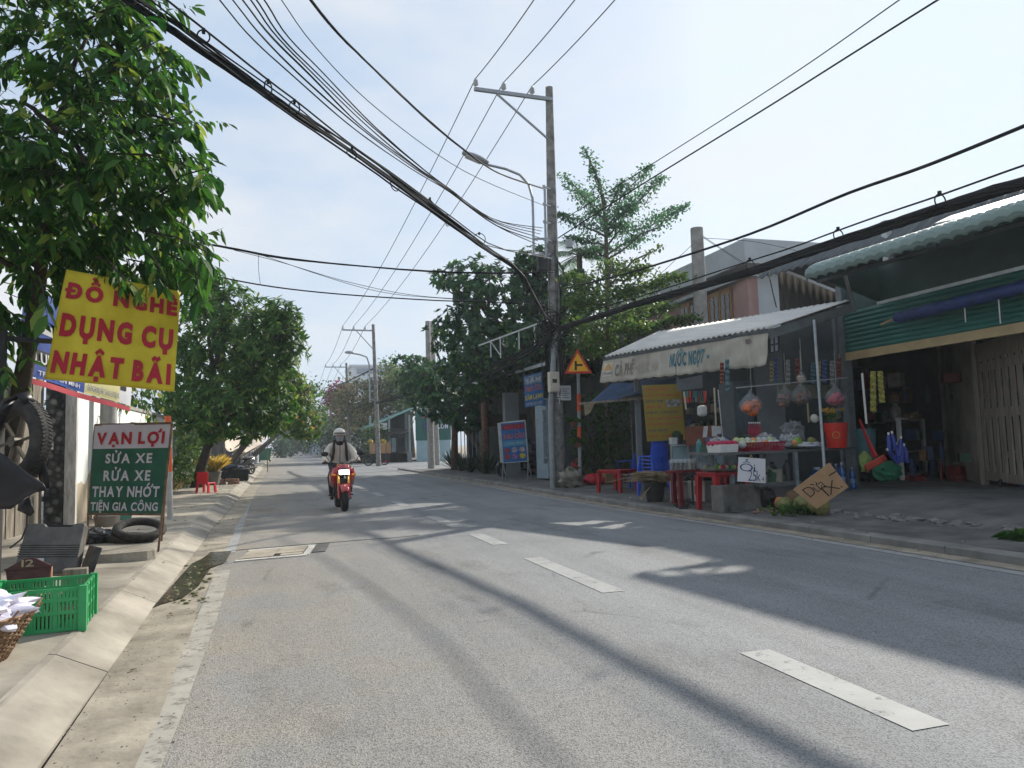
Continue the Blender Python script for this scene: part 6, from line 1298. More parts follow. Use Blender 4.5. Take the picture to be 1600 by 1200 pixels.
def cw(u, v): return V((r0.x+.12+2.6*u, r0.y-.04-.003*math.sin(u*2.6*2*PI/.2), 2.9+(r0.z-.10-(.12+2.6*u)/3.2-2.9)*v))
mb = MB(); mb.grid(cw, 160, 1); mb.build('end_wall', M('rusty_corrugated', (.26, .255, .25), .6, .3, 3, .2, col2=(.34, .32, .29), streak=(4, 1, .5)), rf, smooth=True, solid=.01)
mb = MB(); mb.box((11.1, 7.2, 4.4), (.1, 7, 1.0)); mb.build('wall', WALLG, rf)
p = xp(1386, 375, 11.0); mb = MB(); mb.box(p+V((0, 0, -.1)), (.14, .14, .95)); tag(mb.build('vent_pipe', M('white_vent', (.5, .52, .53), .6), loc=p, bevel=.01), 'short square white vent rising over the dark roof', 'vent')
wr = thing('white_canopy', 'bright white sheet canopy on the roof behind the awning at far right', 'canopy', xp(1500, 340, 11.5))
mb = MB(); w4 = [xp(x, y, X) for x, y, X in ((1460, 350, 9.9), (1620, 318, 9.9), (1640, 292, 10.8), (1485, 338, 10.8))]; mb.add(w4, [(0, 1, 2, 3)]); mb.build('sheet', M('white_sheet', (.27, .28, .28), .5, .1, 3), wr, solid=.02)
mb = MB(); mb.bar(w4[0]-V((0, 0, .02)), w4[1]-V((0, 0, .02)), .05); mb.bar(w4[0], w4[0]-V((0, 0, .4)), .05); mb.bar(w4[1], w4[1]-V((0, 0, .4)), .05); mb.build('frame', GALV, wr)
# ---- pink two storey house
hx = xp(1160, 381, 13.); ph = thing('pink_house', 'pink and grey two storey house with brown shutters behind the kiosk', 'house', (13, 22, .1)); HZ = hx.z; HY = hx.y; PINK = M('dusty_pink_wall', (.36, .22, .20), .85, .12, 1.5, .15); PALE = M('pale_grey_wall', (.42, .45, .47), .85, .1, 1.2, .15)
mb = MB(); mb.box((13.3, HY+4.8, (HZ-.75)/2), (.3, 9.6, HZ-.75)); mb.build('front_wall', PINK, ph)
mb = MB(); mb.box((16.0, HY+.15, (HZ-.75)/2), (5.1, .28, HZ-.75)); mb.build('side_wall', PALE, ph)
mb = MB(); mb.box((15.6, HY+4.7, HZ-.37), (5.9, 10.6, .72)); mb.build('parapet', PALE, ph)
mb = MB(); mb.box((13.08, HY+.16, (HZ-.75)/2), (.14, .6, HZ-.8)); mb.build('corner_strip', PINK, ph)
WSH = M('brown_shutter', (.30, .16, .06), .6, .25, 5, .2, streak=(5, 5, .6))
for i in range(5):
    yy = HY+1.15+.62*i; z1 = HZ-1.15; f = None; mb = MB(); mb.box((13.11, yy, z1-.85), (.06, .58, 1.75)); f = mb.build('shutter', (WSH, M('dark_shutter', (.10, .045, .035), .6, .3, 6))[i % 4 == 3], ph)
    mb = MB()
    for k_ in range(2): mb.box((13.07, yy-.13+.26*k_, z1-.80), (.02, .17, 1.35))
    mb.build('pane', M('dark_glass', (.03, .035, .04)), f)
mb = MB(); mb.box((13.09, HY+7, HZ-2.6), (.1, 4.2, 2.2)); mb.build('loggia', M('dark_maroon_recess', (.06, .035, .035), .8), ph)
mb = MB(); mb.box((13.05, HY+4.7, HZ-1.0), (.35, 10.2, .12)); mb.build('ledge', PALE, ph)
cpb = V((0, 0, 0)); c_ = dp(1092, 430, 19.0)
mb = MB(); mb.tube([V((c_.x, c_.y, .1)), V((c_.x, c_.y, dp(1090, 355, 19).z))], [.20, .16], 14); o = mb.build('utility_pole', CPOLE, smooth='auto', loc=V((c_.x, c_.y, .1))); tag(o, 'shorter concrete pole in front of the pink house', 'pole')
# ================================================================== MIDDLE: veranda house, signs, corner shop
vh = thing('veranda_house', 'shaded house with dark green tin roof and barred veranda by the tall pole', 'house', (9, 29, .12))
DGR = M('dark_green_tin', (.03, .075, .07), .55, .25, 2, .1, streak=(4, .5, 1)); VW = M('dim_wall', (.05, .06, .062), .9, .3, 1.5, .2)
e0, e1 = dp(866, 562, 21.5), dp(690, 612, 35.5)
mb = MB()
def vroof(u, v): p = e0*(1-u)+e1*u; return V((p.x+4.2*v, p.y, p.z+1.3*v+.02*math.sin(u*2*PI*60)))
mb.grid(vroof, 300, 3); mb.build('roof', DGR, vh, smooth=True, solid=.012)
mb = MB(); mb.bar(e0-V((0, 0, .05)), e1-V((0, 0, .05)), .05, .09); mb.build('eave_board', M('pale_eave', (.38, .42, .43), .6), vh)
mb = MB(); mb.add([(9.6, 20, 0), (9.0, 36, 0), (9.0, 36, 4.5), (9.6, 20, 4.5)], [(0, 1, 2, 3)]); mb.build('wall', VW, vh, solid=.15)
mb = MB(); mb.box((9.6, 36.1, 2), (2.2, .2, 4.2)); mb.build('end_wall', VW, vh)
mb = MB(); p = dp(798, 640, 25.5); mb.box((p.x, p.y, 1.5), (.5, .3, 3)); mb.build('pier', GREYP, vh)
BRKR = M('rusty_red_trunk', (.15, .085, .06), .9, .45, 9, .6)
for x, d in ((709, 34), (757, 29)):
    p = dp(x, 690, d); mb = MB(); mb.tube([V((p.x, p.y, .0)), V((p.x+.05, p.y, 1.8)), V((p.x, p.y, 3.7))], [.17, .15, .13], 10); mb.build('veranda_post', BRKR, vh, smooth=True)
gr = thing('window_grille', 'tall white barred grille between the two rusty veranda posts', 'grille', dp(735, 720, 33)); ga, gb_ = dp(715, 700, 35.5), dp(757, 700, 32.5)
for i in range(8): p = ga+(gb_-ga)*i/7; mb = MB(); mb.bar(V((p.x, p.y, .4)), V((p.x, p.y, 2.95+.05*i)), .035); mb.build('bar', M('grey_white_bar', (.34, .37, .38), .6), gr)
mb = MB(); mb.bar(V((ga.x, ga.y, 2.95)), V((gb_.x, gb_.y, 3.3)), .05); mb.bar(V((ga.x, ga.y, .5)), V((gb_.x, gb_.y, .5)), .05); mb.build('rail', M('grey_white_bar', (.34, .37, .38)), gr)
mb = MB(); fz = dp(780, 650, 29); mb.box((fz.x+.5, fz.y+.6, 2.2), (1.6, .08, .5)); tag(mb.build('signboard', M('dark_wood', (.07, .045, .03), .7, .3, 4), loc=fz), 'dark wooden panel over the veranda entrance', 'panel')
# blue hanging sign and stand sign
bs = thing('blue_sign', 'blue hanging drinks sign with orange and yellow lettering under the green roof', 'sign', dp(834, 585, 21.5)); sh = Sheet(*[dp(x, y, 21.5) for x, y in ((818, 588), (847, 581), (850, 632), (820, 637))])
SB = M('sign_blue', (.02, .12, .33), .5, .15, 4); mb = MB(); sh.mesh(mb, 2, 2); mb.build('panel', SB, bs, solid=.03)
mb = MB(); sh.mesh(mb, 1, 1, 0, .03, .04, .03, .96, .30); mb.build('header', M('faded_sky_print', (.16, .24, .34), .6, .5, 9), bs)
sh.text('SÂM', .1, .07, .9, .26, M('print_white', (.45, .45, .48), .6), bs, .02, .034); sh.text('Nước Dừa', .08, .32, .92, .52, M('print_orange', (.5, .12, .05), .6), bs, .01, .03); sh.text('SÂM LẠNH', .05, .58, .95, .82, M('print_yellow', (.6, .5, .05), .6), bs, .03, .03); sh.text('0978.215.508', .08, .87, .92, .96, M('print_white', (.45, .45, .48)), bs, .0, .03)
mb = MB(); mb.bar(sh.c[0], sh.c[0]+V((0, 0, .3)), .02); mb.bar(sh.c[1], sh.c[1]+V((0, 0, .3)), .02); mb.build('hanger', DKSTEEL, bs)
ss = thing('stand_sign', 'pavement stand sign with fruit pictures and orange lettering', 'sign board', gs(803, 748)); d = 23.0
sh = Sheet(*[dp(x, y, d) for x, y in ((782, 661), (820, 657), (825, 720), (786, 723))]); mb = MB(); sh.mesh(mb, 2, 2); mb.build('board', SB, ss, solid=.04)
mb = MB(); sh.mesh(mb, 1, 1, 0, .025, .06, .05, .97, .19); mb.build('red_header', M('print_maroon', (.16, .02, .05), .5, .3, 6), ss)
sh.text('TRÁI CÂY', .1, .055, .92, .18, M('print_scarlet', (.5, .03, .05), .5), ss, .02, .03); sh.text('RAU CÂU', .1, .25, .93, .42, M('print_orange', (.5, .25, .05)), ss, .03, .03)
mb = MB(); sh.mesh(mb, 1, 1, 0, .025, .06, .46, .97, .60); mb.build('light_band', M('print_sky', (.06, .26, .42), .5), ss); sh.text('tươi mát mỗi ngày', .2, .49, .88, .57, M('print_white', (.45, .45, .48)), ss, .0, .03)
for i, c_ in enumerate(((.25, .04, .06), (.3, .28, .36), (.35, .3, .28), (.3, .05, .05), (.25, .12, .3), (.5, .38, .04))):
    mb = MB(); u, v = .2+.3*(i % 3), .70+.16*(i//3); mb.add([sh.at(u+.12*math.cos(a*PI/5), v+.07*math.sin(a*PI/5), .03) for a in range(10)], [tuple(range(10))]); mb.build('fruit_picture', M('pic_%d' % i, c_, .5, .5, 14), ss)
mb = MB(); mb.bar(sh.c[0]-V((.05, 0, 0)), sh.c[3]-V((.03, 0, 0)), .09, .05); mb.build('side_frame', M('pale_frame', (.45, .48, .48), .5), ss)
mb = MB(); mb.bar(sh.c[1], sh.c[2], .04); mb.bar(sh.c[0], sh.c[1], .04); mb.bar(sh.c[3], sh.c[2], .04); mb.build('frame', M('pale_frame', (.45, .48, .48)), ss)
for a, x, y in ((sh.c[3], 786, 747), (sh.c[2], 826, 743), (sh.c[3], 793, 744), (sh.c[2], 833, 741)): mb = MB(); b = gs(x, y); b2 = dp(x, y, 23.0); mb.bar(a, V((b2.x, b2.y+.1, zg(b2.x, b2.y)-.01)), .035); mb.build('leg', GALV, ss)
fg = thing('drinks_fridge', 'pale blue upright drinks fridge just left of the tall pole', 'fridge', dp(858, 735, 22)); p = dp(859, 735, 22.2); z0 = zg(p.x, p.y)
mb = MB(); mb.box((p.x+.1, p.y+.2, z0+1.25), (.62, .6, 2.4), .3); mb.build('cabinet', M('fridge_blue_white', (.22, .29, .33), .4, .1, 4), fg, bevel=.02)
mb = MB(); mb.box((p.x+.0, p.y-.115, z0+1.3), (.5, .03, 1.6), .3); mb.build('door', film('fridge_glass', (.1, .14, .16)), fg); mb = MB(); mb.box((p.x+.0, p.y-.12, z0+2.32), (.56, .03, .2), .3); mb.build('header_panel', M('fridge_header', (.08, .15, .34), .4), fg)
mb = MB()
for i in range(4): mb.box((p.x+.0, p.y-.10, z0+.65+.38*i), (.5, .02, .03), .3)
mb.build('shelf', WHITEP, fg)
def spiky(base, n, l, label):
    mb = MB()
    for i in range(n):
        a = R.uniform(0, 6.28); e = R.uniform(.2, 1.25); d_ = V((math.cos(a)*math.sin(e), math.sin(a)*math.sin(e), math.cos(e))); s_ = V((-math.sin(a), math.cos(a), 0))*.035*l; m_ = base+d_*l*.6; t_ = base+d_*l-V((0, 0, .12*l*e))
        mb.add([base-s_*.6, base+s_*.6, m_+s_, m_-s_, t_], [(0, 1, 2, 3), (3, 2, 4)])
    return tag(mb.build('spiky_plant', leaf_mat('sword_leaf', (.012, .03, .018), (.05, .09, .045), trans=.15), loc=base), label, 'plant', 'spiky plants by the veranda')
for i, (x, y) in enumerate(((704, 733), (716, 737), (731, 739), (746, 737), (757, 741))): spiky(gs(x, y)+V((.2, .3, 0)), 60, R.uniform(.8, 1.25), ('spiky plant nearest the double poles', 'second spiky plant from the double poles', 'middle spiky plant in the row by the veranda', 'fourth spiky plant, in front of the grille', 'spiky plant nearest the parked motorbike')[i])
for i, (x, y, lb) in enumerate(((674, 732, 'left one of the twin concrete poles at the street corner'), (683, 727, 'right one of the twin concrete poles at the street corner'))):
    p = gs(x, y); tpz = yp(668+7*i, 502, p.y); mb = MB(); mb.tube([p-V((0, 0, .1)), tpz], [.20, .13], 14); tag(mb.build('utility_pole', CPOLE, smooth='auto', loc=p), lb, 'pole', 'twin poles at the corner')
p = dp(657, 592, 37); boxy('transformer_box', 'rusty box on the twin poles among the leaves', 'box', dp(668, 592, 38.2), (.35, .3, .8), M('rusty_pale', (.32, .2, .13), .7, .4, 6))
# green sign wall and shop across the side street
gw = thing('green_hoarding', 'green hoarding with a blue emblem above a pale panel across the side street', 'hoarding', dp(672, 722, 60)); d = 60
W = lambda x, y: yp(x, y, 60.5)
a, b = W(650, 690), W(700, 722)
mb = MB(); a0, a1 = W(649, 634), W(705, 687); mb.box(((a0.x+a1.x)/2, 60.6, (a0.z+a1.z)/2), (a1.x-a0.x, .15, a0.z-a1.z)); mb.build('green_panel', M('hoarding_green', (.015, .10, .085), .6, .15, 2), gw)
mb = MB(); b0, b1 = W(651, 687), W(705, 722); mb.box(((b0.x+b1.x)/2, 60.62, (b0.z+b1.z)/2), (b1.x-b0.x, .12, b0.z-b1.z)); mb.build('pale_panel', M('pale_cyan_panel', (.28, .40, .44), .6, .08, 2), gw)
sh = Sheet(W(649, 634), W(705, 634), W(705, 687), W(649, 687)); mb = MB(); mb.add([sh.at(u, v, .1) for u, v in ((.22, .56), (.30, .38), (.48, .36), (.60, .56), (.48, .80), (.30, .82))], [tuple(range(6))]); mb.build('emblem', M('emblem_blue', (.03, .08, .18), .6, .5, 5), gw)
mb = MB(); sh.mesh(mb, 1, 1, 0, .09, .18, .27, .92, .36); mb.build('red_strip', M('strip_pink', (.35, .16, .17), .6), gw); sh.text('QUÁN', .1, .05, .48, .18, SLET, gw, .02, .1); sh.text('CƠM', .6, .5, .9, .68, SLET, gw, .02, .1)
cs2 = thing('corner_shop', 'low shop with green lean-to roof on the far corner of the side street', 'shop', dp(615, 722, 62)); Y0 = 61.2
Wk = lambda x, y: yp(x, y, Y0)
A0, B0 = Wk(577, 668), Wk(651, 636)
mb = MB(); mb.add([A0, B0, B0+V((0, 13, .2)), A0+V((0, 13, .2))], [(0, 1, 2, 3)]); mb.build('roof', M('sea_green_roof', (.10, .24, .22), .5, .15, 2), cs2, solid=.08)
mb = MB(); mb.box((B0.x-.9, Y0+4, 2), (.2, 8, 4)); mb.build('wall', M('shop_dim_wall', (.10, .12, .12), .8), cs2)
mb = MB(); mb.add([V((A0.x+.6, Y0+3.5, 0)), V((B0.x, Y0+3.5, 0)), V((B0.x, Y0+3.5, B0.z)), V((A0.x+.6, Y0+3.5, A0.z))], [(0, 1, 2, 3)]); mb.build('back_wall', M('shop_dim_wall', (.10, .12, .12)), cs2, solid=.1)
for x in (579, 609, 635, 641): p = Wk(x, 720); mb = MB(); mb.box((p.x, Y0+.1, 1.9), (.14, .14, 3.9)); mb.build('post', M('pale_post', (.3, .36, .38), .6), cs2)
mb = MB(); a, b = Wk(591, 661), Wk(605, 671); mb.box(((a.x+b.x)/2, Y0, (a.z+b.z)/2), (b.x-a.x, .06, a.z-b.z)); mb.build('signboard', M('shop_sign_white', (.5, .52, .52), .6), cs2)
mb = MB(); a, b = Wk(598, 681), Wk(637, 676); mb.add([a+V((0, -.6, 0)), b+V((0, -.6, 0)), b+V((0, .6, .5)), a+V((0, .6, .5))], [(0, 1, 2, 3)]); mb.build('black_awning', BLACKM, cs2, solid=.05)
for x0, x1, c_ in ((608, 613, (.3, .42, .46)), (614, 621, (.36, .48, .52)), (624, 634, (.05, .06, .06))): a, b = Wk(x0, 684), Wk(x1, 713); mb = MB(); mb.box(((a.x+b.x)/2, Y0+.8, (a.z+b.z)/2), (b.x-a.x, .08, a.z-b.z)); mb.build('door', M('shopdoor_%d' % x0, c_, .5, .15, 2), cs2)
for i in range(5): boxy('shop_crate', ('red crate', 'dark crate', 'green planter box', 'brown crate', 'grey planter box')[i]+' in front of the corner shop', 'crate', Wk(605+7*i, 722)+V((0, -.4, .4)), (.9, .6, .8), (RTB, BLACKM, M('planter_green', (.04, .1, .04), .8), WOODG, GREYP)[i])
# ================================================================== TREES
BARK = M('bark', (.10, .08, .06), .95, .35, 6, .6, col2=(.17, .14, .11), streak=(2, 2, .5)); BARKD = M('dark_bark', (.05, .042, .035), .95, .35, 6, .6)
def rleaf(mb, c, d, up, l, w_, fold=.12, bend=.12):
    """one leaf blade from c along d, its face turned towards up"""
    s_ = d.cross(up)
    if s_.length < 1e-4: s_ = d.orthogonal()
    s_.normalize(); n_ = s_.cross(d).normalized(); s_ = s_*l*w_
    a = c+d*l*.28; b = c+d*l*.62-n_*l*bend*.4; tp_ = c+d*l-n_*l*bend
    k = len(mb.v); f_ = n_*l*fold*w_*2
    mb.v += [c, a-s_*.8+f_, a, a+s_*.8+f_, b-s_*.85+f_, b, b+s_*.85+f_, tp_]
    mb.f += [(k, k+2, k+1), (k, k+3, k+2), (k+1, k+2, k+5, k+4), (k+2, k+3, k+6, k+5), (k+4, k+5, k+7), (k+5, k+6, k+7)]; mb.m += [0]*6
def rv(s=1.): return V((R.gauss(0, s), R.gauss(0, s), R.gauss(0, s)))
def twig(ml, mt, p, d, length, n, l, w_, droop=.35, r=.008):
    d = d.normalized(); pts = [p]; q = p.copy(); dd = d.copy(); k_ = 5
    for i in range(k_): dd = (dd+V((0, 0, -droop*.12))+rv(.06)).normalized(); q = q+dd*length/k_; pts.append(q.copy())
    if mt is not None: mt.tube(pts, [r*(1-.75*i/k_) for i in range(k_+1)], 5)
    for i in range(n):
        f = .15+.85*(i+R.random()*.6)/n; f = min(f, .999)*k_; j = int(f); c = pts[j]+(pts[j+1]-pts[j])*(f-j); ax_ = (pts[j+1]-pts[j]).normalized()
        sd = ax_.cross(V((0, 0, 1))); sd = sd.normalized() if sd.length > 1e-3 else V((1, 0, 0))
        ld = (ax_*R.uniform(.2, .8)+sd*(1 if i % 2 else -1)*R.uniform(.4, 1)+V((0, 0, -R.uniform(droop*.5, droop*2.4)))+rv(.18)).normalized()
        rleaf(ml, c, ld, V((0, 0, 1))+rv(.45), l*R.uniform(.45, 1.18), w_*R.uniform(.8, 1.2), bend=R.uniform(.02, .3))
def whorl(ml, c, d, n, l, w_, droop=.4, open_=.9):
    d = d.normalized(); u = d.orthogonal().normalized(); v = d.cross(u); a0 = R.uniform(0, 6.28)
    for i in range(n):
        a = a0+2*PI*i/n*1.02+R.uniform(-.25, .25); ld = (d*R.uniform(.1, .7)+(u*math.cos(a)+v*math.sin(a))*open_+V((0, 0, -droop*R.uniform(.3, 1.2)))).normalized()
        rleaf(ml, c-d*R.uniform(0, .12)*l, ld, d+V((0, 0, .5)), l*R.uniform(.65, 1.1), w_)
def limb(mt, a, b, r0, r1, sag=.1, n=7):
    a, b = V(a), V(b); pts = [a+(b-a)*i/5+V((0, 0, sag*(b-a).length*math.sin(PI*i/5)))+(rv(.03*(b-a).length) if 0 < i < 5 else V((0, 0, 0))) for i in range(6)]
    mt.tube(pts, [r0+(r1-r0)*i/5 for i in range(6)], n)
def blob_pts(c, r, n, lo=.45, seed=0):
    out_ = []
    while len(out_) < n:
        d = rv().normalized(); f = R.uniform(lo, 1)**.55*(1+.32*mnoise.noise(d*2.2+V((seed, seed*2, 0)))); out_.append((V((c.x+d.x*r[0]*f, c.y+d.y*r[1]*f, c.z+d.z*r[2]*f)), d))
    return out_
# ---- near left tree
nl = thing('broadleaf_tree', 'big glossy broadleaf tree leaning over the yellow banner at the near left', 'tree', V((-3.25, 7.6, .15)))
tr_ = [V((-3.25, 7.6, .05)), dp(14, 720, 7.6), dp(34, 600, 7.4), dp(50, 510, 7.2), dp(62, 440, 7.1), dp(72, 340, 7.0), dp(85, 200, 6.9)]
mt = MB(); mt.tube(tr_, [.11, .10, .085, .07, .06, .05, .035], 12)
CR = [(dp(30, 160, 6.9), (1.4, 1.5, 1.2), 230), (dp(150, 262, 6.6), (.80, .95, .76), 165), (dp(-110, 380, 6.6), (1.25, 1.2, 1.3), 140), (dp(135, 60, 6.9), (.8, .9, .72), 115), (dp(205, 392, 7.5), (.66, .6, .36), 80), (dp(50, 395, 7.3), (.75, .7, .42), 80), (dp(-75, 540, 6.9), (.35, .5, .6), 60)]
ml = MB()
for i, (c, r, n) in enumerate(CR):
    k_ = min(range(3, 7), key=lambda j: (tr_[j]-c).length); limb(mt, tr_[k_], c, .035, .015)
    for p, d in blob_pts(c, r, n, .25, i): twig(ml, mt if R.random() < .8 else None, p-d*.12, d+V((.25, -.1, .05)), R.uniform(.28, .52), R.randint(9, 14), R.uniform(.15, .215), .185, .42, .006)
for a, b in (((160, 225), (300, 190)), ((170, 240), (300, 262)), ((150, 130), (255, 60)), ((205, 330), (330, 280)), ((220, 360), (335, 400)), ((250, 390), (325, 445)), ((200, 150), (262, 95)), ((120, 40), (215, 5)), ((230, 395), (262, 445)), ((150, 400), (196, 440)), ((235, 180), (310, 214)), ((250, 300), (330, 262))):
    A_, B_ = dp(*a, 6.5), dp(*b, 6.3); mt.tube([A_, (A_+B_)/2+V((0, 0, .05)), B_], [.012, .009, .004], 5); twig(ml, None, A_, B_-A_, (B_-A_).length*.92, 15, .215, .185, .5); 
    for f in (.45, .75): twig(ml, mt, A_+(B_-A_)*f, (B_-A_)*.5+rv(.25), .28, 7, .205, .185, .6, .004)
for a, b in (((-20, 560), (26, 560)), ((60, 430), (92, 490))):
    A_, B_ = dp(*a, 6.2), dp(*b, 5.9); twig(ml, mt, A_, B_-A_, (B_-A_).length, 10, .21, .21, .45)
mt.build('trunk', BARKD, nl, smooth=True)
ml.build('crown', leaf_mat('near_leaf', (.012, .055, .013), (.058, .15, .03), (.17, .24, .05), trans=.40, rough=.6), nl)
# vines over the wall
vm = thing('climbing_vine', 'leafy vine hanging over the white wall behind the repair sign', 'vine', V((-3.4, 17, 2.2))); ml = MB(); mt = MB()
for i in range(85):
    p = V((R.uniform(-4.2, -3.1), R.uniform(14.4, 23.5), R.uniform(1.9, 3.4))); twig(ml, mt, p, V((R.uniform(-.2, 1), R.uniform(-1, .5), R.uniform(-.5, .6))), R.uniform(.4, .9), 10, .19, .22, .7)
mt.build('stems', BARKD, vm); ml.build('foliage', leaf_mat('vine_leaf', (.02, .06, .015), (.08, .15, .03), (.22, .24, .04)), vm)
# ---- mango trees
def leafy_tree(name, label, base, blobs, kind, l, w_, mat, trunk_r=.18, fork=.4, n_leaf=9, barkm=BARK, group=None, seed=0, cat='tree', open_=.9, droop=.4, lo=.4):
    t = thing(name, label, cat, base, group=group); mt = MB(); ml = MB(); c0 = sum((b[0] for b in blobs), V((0, 0, 0)))/len(blobs)
    top = base+(c0-base)*fork+V((0, 0, 0)); mt.tube([base-V((0, 0, .15)), base*.6+top*.4+rv(.05), top], [trunk_r*1.25, trunk_r, trunk_r*.8], 10)
    for i, (c, r, n) in enumerate(blobs):
        limb(mt, top, c, trunk_r*.6, trunk_r*.2)
        for j in range(4): limb(mt, top*.3+c*.7, c+V((R.uniform(-.7, .7)*r[0], R.uniform(-.7, .7)*r[1], R.uniform(-.2, .7)*r[2])), trunk_r*.25, trunk_r*.08, .05, 5)
        for p, d in blob_pts(c, r, n, lo, i+seed):
            dd = (d+V((0, 0, .35))+rv(.25)).normalized()
            if kind == 'whorl': whorl(ml, p, dd, n_leaf, l, w_, droop, open_)
            else:
                for _ in range(n_leaf): q = p+rv(l*1.1); rleaf(ml, q, (dd+rv(.8)+V((0, 0, -.2))).normalized(), V((0, 0, 1))+rv(.5), l*R.uniform(.6, 1.15), w_)
    mt.build('trunk', barkm, t, smooth=True); ml.build('crown', mat, t); return t
def B_(px, py, d, rpx, rpy, n, ry=None): s_ = d/F; return (dp(px, py, d), (rpx*s_, (ry or rpx)*s_, rpy*s_), n)
MANGO = leaf_mat('mango_leaf', (.016, .064, .013), (.07, .165, .028), (.17, .22, .05), trans=.36, rough=.55)
MANGO2 = leaf_mat('young_mango_leaf', (.03, .085, .018), (.10, .19, .04), (.34, .22, .08), trans=.4)
leafy_tree('mango_tree', 'dense dark mango tree standing over the red child chair', V((-2.85, 25.3, .13)), [B_(345, 530, 23, 82, 90, 330), B_(410, 540, 22.5, 62, 76, 230), B_(442, 510, 22, 36, 50, 80), B_(350, 630, 22.5, 84, 58, 240), B_(295, 600, 24, 56, 90, 180), B_(418, 630, 23, 44, 50, 130), B_(335, 462, 23.5, 48, 38, 80)], 'whorl', .30, .15, MANGO, .16, .38, 10, BARKD)
leafy_tree('mango_tree', 'paler green mango tree just beyond the dark one, over the beige shelter', V((-2.9, 34, .13)), [B_(425, 600, 33, 44, 42, 190), B_(455, 635, 34, 40, 48, 190), B_(400, 640, 32, 42, 46, 150), B_(478, 662, 36, 26, 26, 80), B_(440, 575, 33, 28, 26, 40)], 'whorl', .32, .17, MANGO2, .15, .42, 9)
leafy_tree('roadside_tree', 'spreading tree with a flat side branch far down the left pavement', V((-3.4, 62, .13)), [B_(480, 612, 55, 22, 8, 60, 14), B_(450, 625, 58, 30, 30, 110), B_(480, 660, 60, 28, 24, 110), B_(495, 650, 60, 12, 14, 40)], 'clump', .32, .3, MANGO, .2, .5, 8)
leafy_tree('bush', 'bushy hedge shrub at the edge of the left pavement before the mango tree', V((-3.7, 23.2, .13)), [B_(280, 715, 23.5, 34, 38, 120), B_(258, 740, 22.5, 30, 34, 90), B_(300, 700, 24.5, 20, 22, 40)], 'clump', .13, .26, leaf_mat('hedge_leaf', (.03, .07, .02), (.10, .17, .05)), .03, .3, 14, cat='shrub')
ml = MB()
for i in range(420):
    y = R.uniform(18.5, 30); x = -3.1-abs(R.gauss(0, .5)); c = V((x, y, .14)); rleaf(ml, c, V((R.gauss(0, .5), R.gauss(0, .5), 1)).normalized(), V((0, -1, 0)), R.uniform(.15, .5), .05)
o = ml.build('weeds', leaf_mat('dry_weed', (.09, .07, .03), (.22, .2, .08)), loc=V((-3.4, 24, .13))); o['kind'] = 'stuff'
# ---- large sea almond tree, right of centre
ALM = leaf_mat('almond_leaf', (.014, .05, .026), (.042, .10, .045), (.09, .18, .04), trans=.32, rough=.42)
leafy_tree('sea_almond_tree', 'broad dark sea almond tree spreading behind the tall pole', V((9.3, 26.2, .12)), [B_(790, 470, 25.5, 86, 62, 300), B_(735, 445, 26, 52, 44, 120), B_(840, 440, 25, 46, 48, 110), B_(800, 540, 25, 100, 50, 270), B_(720, 530, 26.5, 48, 62, 170), B_(855, 520, 24.5, 46, 60, 110), B_(760, 585, 26.5, 92, 36, 220), B_(690, 435, 27, 20, 16, 14), B_(835, 405, 25, 34, 22, 40), B_(895, 470, 24.2, 40, 56, 110), B_(905, 545, 23.6, 52, 44, 130)], 'whorl', .25, .24, ALM, .2, .5, 9, BARK, droop=.05, open_=1.)
leafy_tree('sea_almond_tree', 'lower leafy tree crowding the twin poles at the street corner', V((9.0, 33, .12)), [B_(668, 590, 35, 48, 28, 150), B_(700, 620, 33, 60, 42, 220), B_(645, 565, 36, 30, 10, 30), B_(735, 640, 31, 40, 34, 80), B_(650, 610, 38, 28, 26, 50)], 'whorl', .27, .24, ALM, .14, .5, 9, BARK, droop=.05, open_=1.)
# ---- tall tiered tree and its lower neighbour
TIER = leaf_mat('tiered_leaf', (.035, .09, .055), (.08, .17, .09), trans=.5); LIMEL = leaf_mat('lime_leaf', (.028, .07, .02), (.085, .15, .038), (.17, .21, .06), trans=.45)
def tiered(name, label, base, path, branches, mat, l, dens, pad=.34, rb=.09):
    t = thing(name, label, 'tree', base); mt = MB(); ml = MB(); k_ = len(path); mt.tube([base-V((0, 0, .1))]+path, [rb*(1-.8*i/k_) for i in range(k_+1)], 9)
    for (a, b, w_, n) in branches:
        limb(mt, a, b, .04, .008, .03, 5)
        for i in range(int(n*dens)):
            f = R.uniform(.16, 1.02)**.8; q = a+(b-a)*f; ww = w_*(1.05-.75*f)*pad/.34
            if R.random() < .3*mnoise.noise(q*1.7)+.2: continue
            c = q+V((R.gauss(0, ww*.75), R.gauss(0, ww*.75), R.gauss(.02, ww*.24))); rleaf(ml, c, rv(1).normalized(), V((0, 0, 1))+rv(.6), l*R.uniform(.6, 1.2), .3)
    mt.build('trunk', BARK, t, smooth=True); ml.build('crown', mat, t); return t
d = 25; T_ = lambda x, y, dd=0: dp(x, y, d+dd)
br = []
